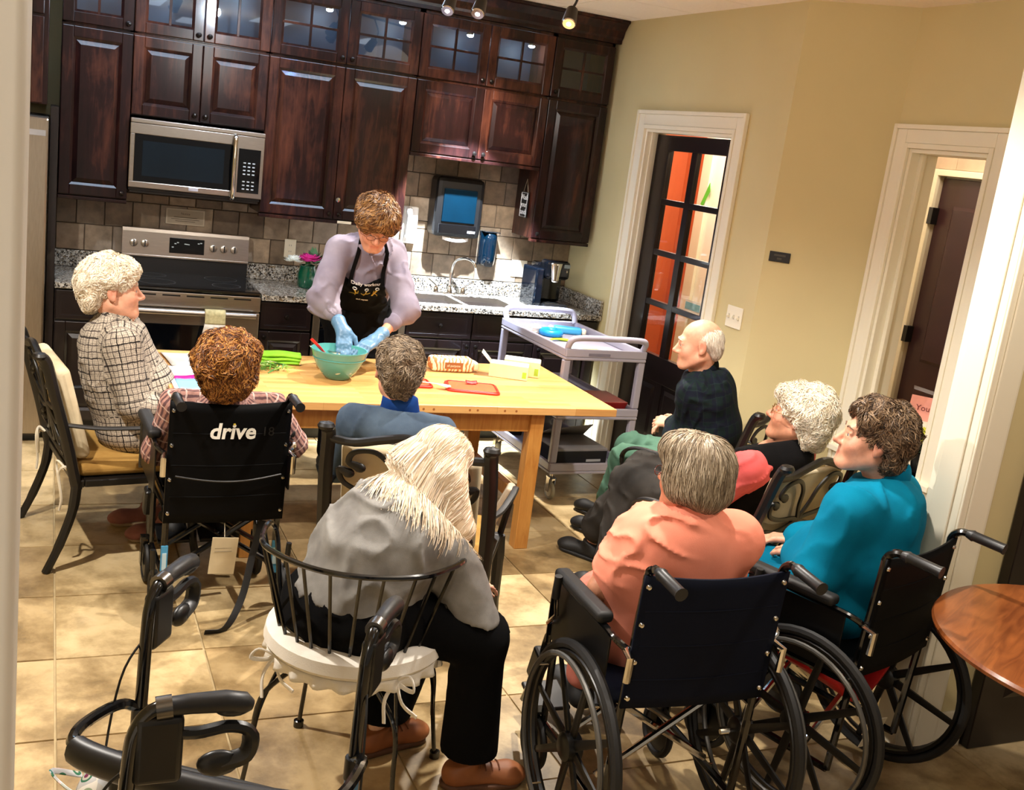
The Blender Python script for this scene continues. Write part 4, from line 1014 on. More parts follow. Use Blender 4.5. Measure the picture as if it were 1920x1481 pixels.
# ---- wire chair with white tie-on pad
t = wire = thing('wire_chair', 'black wire chair with fan spindle back and white tied seat pad', 'chair', (.45, -4.20, 0), -.595)
I = M['tubeblk']
rim = smoothpath([(-.205, -.04, .46), (-.25, .0, .60), (-.285, .04, .73), (-.297, .015, .782), (-.285, -.06, .79), (-.23, -.19, .80), (-.12, -.26, .80), (0, -.285, .80), (.12, -.26, .80), (.23, -.19, .80), (.285, -.06, .79), (.297, .015, .782), (.285, .04, .73), (.25, .0, .60), (.205, -.04, .46)], 6)
G().tube(rim, .0085, 8).obj('back_rim', I, t)
G().tube(arc((0, 0, .44), .215, 0, 2 * PI, 36, 'xy')[:-1], .008, 8, closed=True).obj('seat_ring', I, t)
g = G()
for k in range(7): y = -.18 + .06 * k; hx = math.sqrt(.215 ** 2 - y * y); g.tube([(-hx, y, .44), (hx, y, .44)], .003, 5)
g.obj('seat_wire', I, t)
for k in range(11):
    q = (k + .0) / 10; a = -PI * (.02 + .96 * q); i = int(round((len(rim) - 1) * (.29 + .42 * q))); p = rim[i]
    b = (.205 * math.cos(PI + a * -1), -.205 * abs(math.sin(a)), .44)
    b = (-.205 * math.cos(PI * (.14 + .72 * q)), -.205 * math.sin(PI * (.14 + .72 * q)), .44)
    m = ((p[0] * .45 + b[0] * .55), (p[1] * .45 + b[1] * .55), .60)
    G().tube(smoothpath([b, m, tuple(p)], 4), .0055, 6).obj('spindle', I, t)
for sx in (-1, 1):
    for sy in (-1, 1):
        G().tube(smoothpath([(sx * .12, sy * .17, .44), (sx * .20, sy * .20, .34), (sx * .215, sy * .215, .18), (sx * .235, sy * .235, .0)], 5), .0075, 8).tube(smoothpath([(sx * .17, sy * .12, .44), (sx * .205, sy * .19, .30), (sx * .215, sy * .215, .16)], 5), .006, 8).lathe([(0, 0), (.017, 0), (.017, .022), (.008, .024)], (sx * .235, sy * .235, 0), 12).obj('leg', I, t)
wpad = fabric('white_pad', (240, 236, 228), (214, 208, 196), 5, 250)
pd = G().lathe([(0, .452), (.20, .45), (.245, .462), (.268, .492), (.262, .525), (.21, .55), (0, .555)], (0, 0, 0), 40).obj('seat_pad', wpad, t)
G().grid(lambda u, v: ((.258 + .012 * math.sin(u * 2 * PI * 22) * v) * math.cos(2 * PI * u), (.258 + .012 * math.sin(u * 2 * PI * 22) * v) * math.sin(2 * PI * u), .478 - .035 * v), 132, 3).obj('ruffle', wpad, pd, solid=.002)
for a in (-2.35, -.75):
    cx, cy = .25 * math.cos(a), .25 * math.sin(a)
    g = G()
    for dx, dy, dz in ((.06, -.02, .03), (-.06, -.02, .02)): g.tube(smoothpath([(cx, cy, .47), (cx + dx * .7, cy + dy, .47 + dz), (cx + dx, cy + dy * 1.5, .465), (cx + dx * .5, cy - .01, .455), (cx, cy, .465)], 4), .007, 6, flat=.5)
    g.tube(smoothpath([(cx, cy, .47), (cx + .03, cy - .03, .42), (cx + .08, cy - .05, .40)], 4), .007, 6, flat=.5).tube(smoothpath([(cx, cy, .47), (cx - .02, cy - .03, .42), (cx - .01, cy - .05, .36)], 4), .007, 6, flat=.5)
    g.obj('tie_bow', wpad, pd)

# ---- rollators (local +y points to where the walking person stands)
def rollator(label, loc, rz, bar=True):
    t = thing('rollator', label, 'walker', loc, rz); T = M['tubeblk']; W = .255
    for s in (-1, 1):
        x = s * W
        G().tube(smoothpath([(x, -.02, .60), (x, -.01, .80), (x, .0, .86), (x, .025, .893), (x, .06, .90)], 5), .0145, 10).obj('handle_tube', T, t)
        G().tube([(x, -.022, .57), (x, -.021, .62)], .020, 12).obj('clamp_collar', M['black'], t)
        G().tube([(x, -.035, .42), (x, -.022, .575)], .0165, 10).obj('blue_sleeve', plain('steel_blue', (40, 98, 136), .3, .2), t, label='steel blue sleeve')
        G().tube([(x, .05, .90), (x, .056, .90), (x, .09, .902), (x, .15, .902), (x, .185, .895), (x, .20, .89)], [.021, .018, .019, .021, .021, .010], 12, flat=1.0).ell((x, .165, .888), (.019, .035, .016), 12, 8).obj('grip', M['grip'], t)
        G().tube([(x, .03, .897), (x, .058, .90)], .022, 12).obj('grip_clamp', M['nickel'], t)
        G().at((x, .035, .85)).box(-.017, .017, -.040, .045, -.10, .035).obj('brake_housing', M['black'], t, bevel=.012, seg=3)
        G().tube(smoothpath([(x, .04, .85), (x, .10, .842), (x, .16, .850), (x, .198, .835), (x, .195, .79), (x, .15, .775)], 5), [.012] * 16 + [.014] * 10, 8, flat=1.3).obj('brake_lever', M['black'], t)
        G().at((x, .145, .775), (0, 0, 0)).ell((0, 0, 0), (.016, .040, .026), 14, 8).obj('lever_paddle', M['black'], t)
        G().tube(smoothpath([(x, .01, .80), (x + s * .03, -.06, .70), (x + s * .04, -.10, .45), (x, -.12, .20)], 6), .003, 6).obj('brake_cable', M['rubber'], t)
        G().tube([(x, -.035, .43), (x * 1.02, -.20, .19)], .013, 8).tube([(x, -.03, .50), (x * 1.05, .20, .16)], .013, 8).tube([(x, -.06, .38), (x, .12, .37)], .010, 8).obj('leg_frame', T, t)
        for y in (-.20, .21):
            wh = G().tube(arc((x * 1.03, y, .085), .073, 0, 2 * PI, 28, 'yz')[:-1], .012, 8, closed=True).obj('wheel', M['rubber'], t)
            G().lathe([(0, -.012), (.02, -.013), (.066, -.006), (.066, .006), (.02, .013), (0, .012)], (x * 1.03, y, .085), 18, 'x').obj('wheel_disc', plain('wheel_grey', (90, 90, 94), .4), wh)
            G().box(x * 1.03 - .022, x * 1.03 - .017, y - .015, y + .015, .08, .19).box(x * 1.03 + .017, x * 1.03 + .022, y - .015, y + .015, .08, .19).box(x * 1.03 - .022, x * 1.03 + .022, y - .015, y + .015, .185, .195).obj('wheel_fork', T, t, smooth=False)
    G().box(-W + .05, W - .05, -.235, -.205, .45, .64).obj('folded_seat', M['rubber'], t, bevel=.014, seg=3)
    if bar:
        for s in (-1, 1): G().tube(smoothpath([(s * W, -.02, .615), (s * (W + .03), -.06, .64), (s * (W + .04), -.18, .655), (s * (W + .02), -.25, .655), (s * (W - .04), -.272, .655)], 6), .0125, 8).obj('bar_tube', T, t)
        b = [(W * 1.02 * math.sin((k / 20 - .5) * PI * .94) / math.sin(PI * .47), -.262 - .035 * math.cos((k / 20 - .5) * PI), .655) for k in range(21)]
        G().tube(b, [.012] + [.026] * 19 + [.012], 12, flat=1.25, nrm=(0, 0, 1)).obj('backrest_bar', M['grip'], t)
    return t
ra = rollator('black rollator walker with long curved backrest bar in the left foreground', (.025, -4.845, 0), -.60)
rb = rollator('black walker nearest the camera, only its handle with looped brake lever in view', (-.255, -5.455, 0), -PI / 2 - .03, bar=False)
n = NT('floral_cotton'); v = n.coord()
vo = n.node('ShaderNodeTexVoronoi'); vo.inputs['Scale'].default_value = 26; n.link(v, vo.inputs['Vector']); sp = n.node('ShaderNodeSeparateColor'); n.link(vo.outputs['Color'], sp.inputs[0])
c1 = n.ramp(sp.outputs[0], [(0, rgb(14, 16, 22)), (.42, rgb(24, 100, 66)), (.55, rgb(214, 204, 180)), (.6, rgb(226, 150, 160)), (.75, rgb(40, 90, 130)), (.9, rgb(220, 180, 80))], 'CONSTANT')
c2 = n.ramp(vo.outputs['Distance'], [(0, rgb(140, 30, 90)), (.16, rgb(240, 236, 220)), (.3, rgb(60, 140, 100)), (.42, (1, 1, 1, 1))], 'CONSTANT')
n.set(.9, 0, n.mix(.55, c1, c2)); M['floral'] = n.m
t = thing('floral_bag', 'floral print cotton bag lying on the rollator seat at bottom left', 'bag', (-.235, -4.80, .36), -.6)
G().grid(lambda u, v: (((u - .5) * .22) * math.sin(PI * v) ** .4, (.06 + .01 * math.sin(7 * u)) * math.cos(PI * v), .16 * math.sin(PI * v) * math.sin(PI * u) ** .4 + .012 * math.sin(u * 17)* math.sin(PI * v) + .014), 20, 14).obj('bag_body', M['floral'], t, solid=.006)
G().tube(smoothpath([(-.10, 0, .12), (-.12, -.08, .17), (-.02, -.12, .16), (.04, -.05, .13)], 5), .008, 6, flat=.4).obj('bag_handle', M['floral'], t)

# ---- utility cart
pl = plain('lavender_grey_plastic', (150, 146, 160), .45, 0, .05, 6, bump=.05, bscale=150)
t = cart = thing('utility_cart', 'grey plastic three-shelf utility cart behind the work table', 'cart', (2.50, -1.36, 0), .02)
hw, hd = .265, .455
for k, z in enumerate((.17, .50, .845)):
    g = G().box(-hw, hw, -hd, hd, z, z + .018)
    for a in ((-hw, hw, -hd, -hd + .02), (-hw, hw, hd - .02, hd), (-hw, -hw + .02, -hd + .02, hd - .02), (hw - .02, hw, -hd + .02, hd - .02)): g.box(*a, z + .018, z + .065)
    g.obj('shelf', pl, t, smooth=False, bevel=.006)
for sx in (-1, 1):
    for sy in (-1, 1):
        G().box(sx * (hw - .02) - .022, sx * (hw - .02) + .022, sy * (hd - .025) - .018, sy * (hd - .025) + .018, .235, .50).box(sx * (hw - .02) - .022, sx * (hw - .02) + .022, sy * (hd - .025) - .018, sy * (hd - .025) + .018, .565, .845).obj('post', pl, t, smooth=False, bevel=.008)
        cx, cy = sx * (hw - .05), sy * (hd - .06)
        cs = G().tube(arc((cx, cy, .055), .043, 0, 2 * PI, 24, 'yz')[:-1], .012, 8, closed=True).obj('caster', plain('caster_tread', (150, 146, 128), .6), t)
        G().lathe([(0, -.012), (.04, -.008), (.04, .008), (0, .012)], (cx, cy, .055), 16, 'x').obj('caster_disc', plain('caster_cream', (200, 196, 176), .5), cs)
        G().box(cx - .022, cx - .017, cy - .018, cy + .018, .05, .13).box(cx + .017, cx + .022, cy - .018, cy + .018, .05, .13).box(cx - .022, cx + .022, cy - .025, cy + .025, .13, .138).cyl((cx, cy, .138), (cx, cy, .17), .009).obj('caster_fork', M['chrome'], cs, smooth=False)
for sy in (-1, 1):
    G().tube(smoothpath([(-hw + .02, sy * (hd - .03), .90), (-hw + .022, sy * (hd - .0), .955), (-hw + .07, sy * (hd + .01), .975), (0, sy * (hd + .012), .978), (hw - .07, sy * (hd + .01), .975), (hw - .022, sy * hd, .955), (hw - .02, sy * (hd - .03), .90)], 6), .018, 10).obj('push_bar', pl, t)
boxobj('brand_strip', plain('embossed_grey', (110, 106, 120), .5), t, -.12, .02, -hd - .002, -hd, .872, .888, 0)
# things on the cart
t = thing('paper_sheets', 'white sheets of paper on the near end of the cart top', 'paper', (2.52, -1.62, .8635), .1)
for k in range(3): boxobj('sheet', plain('sheet%d' % k, (236, 232, 226), .7), t, -.12 + .02 * k, .14 + .02 * k, -.09 + .02 * k, .09 + .01 * k, .0012 * k, .001 + .0012 * k, 0)
boxobj('yellow_note', plain('yellow_print', (214, 220, 90), .7), t, -.05, .06, -.03, .05, .0036, .0044, 0)
t = thing('tape_ring', 'bright blue ring of tape lying on the cart top', 'tape', (2.44, -1.20, .8635))
G().tube(arc((0, 0, .022), .055, 0, 2 * PI, 28, 'xy')[:-1], .022, 10, closed=True).obj('ring', plain('sky_blue_plastic', (20, 138, 206), .35), t)
t = thing('packet', 'blue packet with white ends behind the tape ring on the cart', 'packet', (2.60, -1.10, .8635), -.3)
G().box(-.09, .09, -.035, .035, 0, .045).obj('wrapper', plain('sky_blue_wrap', (60, 160, 216), .4), t, bevel=.015, seg=3)
for s in (-1, 1): G().box(s * .105 - .014, s * .105 + .014, -.03, .03, .004, .04).obj('end_fold', M['white'], t, bevel=.01)
t = thing('crumpled_tissue', 'crumpled white tissue left of the blue ring on the cart', 'tissue', (2.345, -1.14, .8635))
G().ell((0, 0, .028), (.05, .045, .028), 12, 8, .28, 3).obj('tissue_body', plain('tissue', (226, 216, 204), .9), t, smooth=False)
t = thing('green_scraper', 'lime green plastic scraper on the cart top', 'scraper', (2.40, -1.37, .8635), .4)
G().tube(smoothpath([(-.07, 0, .008), (-.02, .01, .012), (.04, .0, .01), (.085, -.02, .006)], 4), [.008, .009, .01, .011, .012, .013, .014, .016, .018, .02, .02, .02, .016], 8, flat=.4, nrm=(0, 0, 1)).obj('blade', plain('lime', (170, 210, 40), .5), t)
t = thing('red_tray', 'dark red tray on the middle shelf of the cart', 'tray', (2.62, -1.62, .5185))
G().frustum((-.09, .09, -.12, .12), (-.11, .11, -.14, .14), 0, .075).obj('tray_body', plain('dark_red', (122, 22, 20), .4), t, smooth=False, bevel=.006)
t = thing('appliance_box', 'black and grey cardboard box on the lowest cart shelf', 'box', (2.50, -1.55, .1885), .05)
boxobj('box_body', plain('box_black', (18, 18, 20), .5), t, -.17, .17, -.15, .15, 0, .085, .002)
boxobj('box_lid', plain('box_grey', (130, 126, 126), .6), t, -.171, .171, -.151, .151, .085, .10, .002)
G().add([(-.17, .15, .10), (.17, .15, .10), (.15, .02, .20), (-.15, .02, .17)], [(0, 1, 2, 3)]).obj('box_flap', plain('box_grey2', (146, 142, 142), .6), t, solid=.004)
boxobj('printed_name', plain('box_print', (170, 170, 170), .5), t, .03, .13, -.1515, -.1505, .02, .035, 0)
t = thing('plastic_bag', 'clear grey plastic bag behind the box on the lowest cart shelf', 'bag', (2.48, -1.16, .1885))
G().ell((0, 0, .11), (.13, .1, .11), 16, 10, .12, 5).obj('bag_film', plain('grey_film', (120, 122, 128), .15, coat=.5), t)
t = thing('cart_bin', 'dark plastic bin at the far left of the lowest cart shelf', 'bin', (2.33, -1.02, .1885))
G().frustum((-.05, .05, -.08, .08), (-.06, .06, -.1, .1), 0, .14).obj('bin_body', M['black'], t, smooth=False, bevel=.004)

# ---- round table, right foreground
rw = woodmat('orange_oak', (92, 44, 20), (150, 86, 42), (1.2, 9, 1), 3.5, .28, .3)
t = thing('round_table', 'round orange-brown wooden table cut off by the right edge', 'table', (2.44, -5.14, 0), .5)
G().lathe([(0, .722), (.47, .722), (.50, .728), (.505, .74), (.50, .749), (.48, .752), (0, .752)], (0, 0, 0), 72).obj('tabletop', rw, t)
G().lathe([(.0, .05), (.13, .055), (.10, .09), (.06, .14), (.055, .4), (.075, .55), (.06, .62), (.14, .69), (.2, .7215)], (0, 0, 0), 28).obj('pedestal', M['espresso'], t)
for k in range(4):
    a = PI / 2 * k + .3; ca, sa = math.cos(a), math.sin(a)
    G().tube([(ca * .05, sa * .05, .10), (ca * .25, sa * .25, .06), (ca * .38, sa * .38, .025)], [.04, .032, .024], 8).obj('foot', M['espresso'], t)

# ---- pass-through things
t = thing('round_side_table', 'small round table with white cloth beyond the pass-through', 'table', (4.02, -2.72, 0))
G().lathe([(0, .79), (.30, .79), (.305, .80), (.30, .81), (0, .81)], (0, 0, 0), 40).obj('white_top', plain('white_cloth', (240, 236, 228), .8), t)
G().lathe([(.15, .0), (.14, .03), (.03, .06), (.03, .74), (.28, .755), (.285, .785), (.28, .789)], (0, 0, 0), 24).obj('pedestal', M['espresso'], t)
t = thing('table_sign', 'folded pink paper sign standing on the white side table', 'sign', (3.98, -2.80, .811), -.9)
pk = plain('pink_card', (236, 160, 146), .7)
G().add([(-.1, -.06, 0), (.1, -.06, 0), (.1, 0, .12), (-.1, 0, .12), (.1, .06, 0), (-.1, .06, 0)], [(0, 1, 2, 3), (3, 2, 4, 5)]).obj('card', pk, t, solid=.002, smooth=False)
text('lettering', 'Your T', .045, plain('maroon_ink', (110, 30, 30), .7), t, (0, -.034, .062), (math.atan2(.12, .06), 0, 0), .0003)
t = thing('sill_flowers', 'yellow-green hydrangea in a dark pot on the pass-through sill', 'flowers', (3.60, -3.20, .6455))
G().lathe([(0, 0), (.055, 0), (.07, .10), (.065, .10), (.05, .01)], (0, 0, 0), 20).obj('pot', M['black'], t)
leafy(G(), (0, 0, .11), .12, 40, 8).obj('foliage', plain('deep_green_leaf', (26, 52, 26), .6), t, kind='stuff')
for k, (x, y, z, r) in enumerate(((0, 0, .19, .075), (-.05, -.06, .17, .055), (.06, .03, .17, .055), (-.03, .06, .175, .05))):
    petals(G(), (x, y, z), r, 16, 6, 20 + k).obj('bloom', plain('chartreuse_petal', (214, 214, 70), .8), t, solid=.0006)
# ---- wall plaque on the angled wall
t = thing('wall_plaque', 'small black room plaque on the shaded yellow wall', 'sign', (3.148 - .003, -2.365 - .003, 1.572), -PI / 4)
boxobj('plaque_plate', M['black'], t, -.055, .055, -.006, 0, -.027, .027, .002)
g = G().box(-.03, .03, -.0075, -.0065, .004, .014).box(-.012, .012, -.0075, -.0065, -.014, -.004); g.obj('raised_text', plain('dull_bronze', (64, 58, 50), .5), t, smooth=False)
# ---- track lights
t = thing('track_light', 'black flexible ceiling track with hanging spot heads above the kitchen', 'light', (0, 0, 0))
pts = smoothpath([(-.6, -1.35, 2.80), (.4, -1.7, 2.79), (1.3, -1.75, 2.80), (1.8, -2.05, 2.79), (2.4, -2.6, 2.80)], 6)
G().tube(pts, .009, 6).obj('rail', M['black'], t)
for x, y in ((.4, -1.7), (1.8, -2.05)): G().cyl((x, y, 2.80), (x, y, ZC), .012).obj('rail_mount', M['black'], t)
bulb = emit('spot_bulb', (1, .94, .85, 1), 22)
for (x, y, z), tg_ in (((1.418, -.602 - 1.0, 2.62), (1.2, -.3, 1.6)), ((1.484, -1.864, 2.60), (1.2, -.4, 1.8)), ((1.853, -2.128, 2.60), (2.2, -.4, 1.6)), ((.35, -1.72, 2.62), (.4, -.3, 1.8)), ((-.3, -1.50, 2.62), (0, -.3, 1.8))):
    dv = Vector((-.35, -.55, -.75)).normalized(); p = Vector((x, y, z))
    hd_ = G().tube([p - dv * .05, p - dv * .04, p + dv * .03, p + dv * .05], [.012, .028, .034, .036], 16).obj('spot_head', M['black'], t)
    G().tube(smoothpath([p - dv * .05, p - dv * .05 + Vector((.02, 0, .06)), Vector((x, y, 2.80))], 4), .006, 6).obj('spot_stem', M['black'], hd_)
    G().tube([p + dv * .0505, p + dv * .056], [.033, .030], 16).obj('reflector', M['chrome'], hd_)
    G().tube([p + dv * .0565, p + dv * .060], [.012, .008], 10).obj('bulb', bulb, hd_)

# ---- things on the work table (top z .75)
TZ = .7505
t = thing('mixing_bowl', 'large teal mixing bowl on the work table', 'bowl', (.90, -2.03, TZ))
teal = plain('teal_glaze', (74, 148, 144), .25, 0, .04, 5, coat=.3)
G().lathe([(0, .004), (.052, 0), (.06, .003), (.075, .02), (.105, .06), (.124, .10), (.133, .135), (.137, .14), (.137, .146), (.131, .146), (.12, .10), (.10, .06), (.07, .022), (0, .014)], (0, 0, 0), 56).obj('bowl_wall', teal, t)
G().lathe([(.1265, .101), (.1285, .104), (.1275, .107)], (0, 0, 0), 56, cap=False).obj('ridge', teal, t)
fl_ = thing('flour_mixture', 'pale crumbly mixture inside the teal bowl', 'food', (.90, -2.03, TZ + .03))
G().ell((0, 0, .02), (.092, .092, .04), 24, 12, .05, 4).obj('mixture', plain('pale_dough', (206, 222, 206), .9, 0, .1, 40, bump=.5, bscale=90), fl_)
t = thing('red_spatula', 'red silicone spatula handle leaning on the bowl rim', 'spatula', (.80, -2.06, TZ + .15))
G().tube(smoothpath([(-.05, -.0, .045), (-.02, .0, .018), (.03, .01, -.03), (.06, .015, -.06)], 5), [.010] * 8 + [.008] * 8, 8, flat=.5).obj('handle', plain('red_silicone', (206, 30, 30), .4), t)
t = thing('saucepan', 'steel saucepan with wire handle behind the teal bowl', 'pan', (.95, -1.83, TZ))
G().lathe([(0, 0), (.10, 0), (.107, .01), (.11, .105), (.115, .11), (.109, .11), (.104, .012), (0, .008)], (0, 0, 0), 40).obj('pan_wall', M['steel'], t)
G().lathe([(0, .06), (.104, .06)], (0, 0, 0), 30).obj('pan_filling', plain('dark_filling', (52, 36, 26), .7, 0, .3, 40, bump=.5), t)
for s in (-1, 1): G().tube(smoothpath([(s * .11, -.02, .09), (s * .145, -.015, .11), (s * .145, .015, .11), (s * .11, .02, .09)], 4), .004, 6).obj('loop_handle', M['chrome'], t)
# green towel
t = thing('green_towel', 'folded lime green towel on the table beside the teal bowl', 'towel', (.645, -1.72, TZ), -.12)
for k in range(3):
    G().grid(lambda u, v, k=k: ((u - .5) * (.25 + .01 * k), .06 * math.cos(PI * 1.0 * v) * (1.1 - .1 * k), .004 + .017 * k + .009 * math.sin(PI * v) + .003 * math.sin(u * 9 + k)), 16, 8).obj('towel_fold', fabric('lime_terry%d' % k, (146, 206, 60), (110, 170, 40), 10, 160), t, solid=.010)
t = thing('scallions', 'small heap of chopped green onion tops by the green towel', 'vegetables', (.575, -1.90, TZ))
rnd = random.Random(3)
for k in range(42):
    a = rnd.uniform(-.5, .5) + (0 if rnd.random() < .7 else 1.2); L = rnd.uniform(.04, .11); cx, cy, cz = rnd.gauss(0, .045), rnd.gauss(0, .03), rnd.uniform(.004, .028)
    ca, sa = math.cos(a), math.sin(a)
    G().tube([(cx - ca * L / 2, cy - sa * L / 2, max(.004, cz - .006)), (cx, cy, cz + .008), (cx + ca * L / 2, cy + sa * L / 2, max(.004, cz - .004))], [.003, .0045, .003], 5, flat=.5).obj('onion_leaf', plain('scallion%d' % (k % 5), [(90, 150, 50), (126, 176, 70), (190, 210, 140), (70, 120, 50), (150, 190, 90)][k % 5], .6) if k < 5 else bpy.data.materials['scallion%d' % (k % 5)], t)
# pink/blue printed packet
t = thing('printed_packet', 'white plastic packet printed with pink and blue at the left end of the table', 'packet', (.21, -2.15, TZ), .02)
def pk_(u, v): return ((u - .5) * .22, (v - .5) * .52, .012 * math.sin(PI * min(1, max(0, u))) ** .5 * math.sin(PI * v) ** .5 + .002 + .003 * math.sin(9 * u + 4 * v))
G().grid(pk_, 14, 20).obj('packet_film', plain('film_white', (226, 234, 240), .25), t, solid=.002)
def strip(v0, v1, name, mat):
    G().grid(lambda u, v: (lambda p: (p[0] * .92, p[1], p[2] + .0024))(pk_(.04 + u * .92, v0 + (v1 - v0) * v + .012 * math.sin(u * 20) * (v < .5))), 24, 4).obj(name, mat, t, solid=.001)
strip(.42, .54, 'pink_band', plain('hot_pink_print', (216, 20, 130), .4)); strip(.06, .42, 'blue_band', plain('pale_blue_print', (130, 184, 220), .35))
# red boards
def board(label, x, y, rz, w_, h_):
    t = thing('cutting_board', label, 'cutting board', (x, y, TZ), rz)
    red = plain('red_plastic', (214, 44, 30), .35, 0, .04)
    def rr(w2, h2, r):
        out = []
        for cx, cy, a0 in ((w2 - r, h2 - r, 0), (-w2 + r, h2 - r, PI / 2), (-w2 + r, -h2 + r, PI), (w2 - r, -h2 + r, 1.5 * PI)):
            out += [(cx + r * math.cos(a0 + PI / 2 * k / 5), cy + r * math.sin(a0 + PI / 2 * k / 5)) for k in range(6)]
        return out
    G().prism(rr(w_, h_, .03), 0, .010).obj('board_body', red, t, bevel=.002)
    G().prism(rr(w_ - .018, h_ - .018, .022), .0102, .0115).obj('board_face', plain('coral_face', (226, 92, 46), .5), t)
    G().tube([(x_, y_, .011) for x_, y_ in rr(w_ - .010, h_ - .010, .026)], .004, 6, closed=True).obj('rim', red, t)
    return t
bA = board('larger red cutting board with orange face, right of the short-haired person', 1.56, -2.17, -.25, .135, .105)
board('smaller red cutting board partly hidden beside the larger one', 1.26, -2.10, -.1, .10, .085)
t = thing('red_scoop', 'tiny red scoop lying on the larger cutting board', 'scoop', (1.575, -2.12, TZ + .012), -.1)
G().grid(lambda u, v: ((u - .5) * .06, -.012 + .024 * v, .003 + .010 * (v) + .008 * abs(u - .5)), 8, 4).obj('scoop_body', plain('deep_red', (170, 24, 20), .4), t, solid=.003)
t = thing('spoon', 'white spoon resting across the small red board', 'spoon', (1.345, -2.16, TZ + .012), -.6)
G().tube([(-.10, 0, .006), (.03, 0, .010), (.06, 0, .008), (.085, 0, .006), (.10, 0, .008)], [.005, .006, .018, .022, .010], 10, flat=.35, nrm=(0, 0, 1)).obj('spoon_body', plain('spoon_white', (236, 230, 222), .25), t)
# flour bag
t = thing('flour_bag', 'paper bag of flour with brown print lying on the table', 'bag', (1.585, -1.77, TZ), -.03)
n = NT('flour_paper'); v = n.coord((1, 1, 1)); wv = n.node('ShaderNodeTexWave'); wv.inputs['Scale'].default_value = 14; wv.inputs['Distortion'].default_value = 9; n.link(v, wv.inputs[0])
n.set(.8, 0, n.ramp(wv.outputs[0], [(.0, rgb(236, 222, 196)), (.62, rgb(240, 226, 200)), (.72, rgb(190, 120, 66))]))
G().box(-.12, .12, -.055, .055, 0, .075).obj('paper_body', n.m, t, bevel=.022, seg=3)
G().box(.118, .15, -.045, .045, .012, .055).obj('folded_end', plain('kraft', (226, 204, 170), .8), t, bevel=.008)
G().box(-.05, .05, -.0565, -.0553, .02, .055).obj('print_panel', plain('brown_print', (150, 92, 50), .7), t, smooth=False)
text('lettering', 'all purpose', .017, plain('cream_print', (240, 228, 204), .7), t, (0, -.0568, .037), (PI / 2, 0, 0), .0002)
# boxes of gloves and bags
def carton(name, label, x, y, rz, w_, d_, h_, flap=True):
    t = thing(name, label, 'box', (x, y, TZ), rz)
    boxobj('carton_body', plain('carton_cream', (240, 226, 176), .55), t, -w_ / 2, w_ / 2, -d_ / 2, d_ / 2, 0, h_, .002)
    boxobj('carton_top', plain('carton_white', (236, 238, 240), .5), t, -w_ / 2 + .004, w_ / 2 - .004, -d_ / 2 + .004, d_ / 2 - .004, h_ + .0002, h_ + .0015, 0)
    boxobj('blue_print', plain('carton_blue', (150, 190, 224), .5), t, -w_ / 4, w_ / 4, -d_ / 5, d_ / 5, h_ + .0016, h_ + .0026, 0)
    boxobj('green_print', plain('carton_green', (150, 190, 60), .5), t, w_ / 2 - .03, w_ / 2 - .008, -d_ / 2 - .0012, -d_ / 2 - .0002, .012, h_ * .6, 0)
    if flap: G().add([(-w_ / 2, d_ / 2, h_), (-w_ / 2, -d_ / 2, h_), (-w_ / 2 - .05, -d_ / 2, h_ + .05), (-w_ / 2 - .05, d_ / 2, h_ + .05)], [(0, 1, 2, 3)]).obj('open_flap', plain('carton_inside', (226, 216, 196), .7), t, solid=.002)
    return t
carton('glove_box', 'open cream box with green print on the table, nearer the teal bowl', 1.885, -1.875, -.45, .21, .10, .075)
carton('glove_box', 'white box with green print at the right, nearer the cart', 1.995, -1.80, -.45, .20, .11, .085, False)
t = thing('tissue_sheet', 'white sheet folded on the far left of the table, beyond the packet', 'paper', (.27, -1.75, TZ), .1)
G().grid(lambda u, v: ((u - .5) * .30, (v - .5) * .28, .004 + .004 * math.sin(5 * u + 3 * v)), 10, 8).obj('sheet', plain('waxed_white', (240, 236, 226), .6), t, solid=.0015)
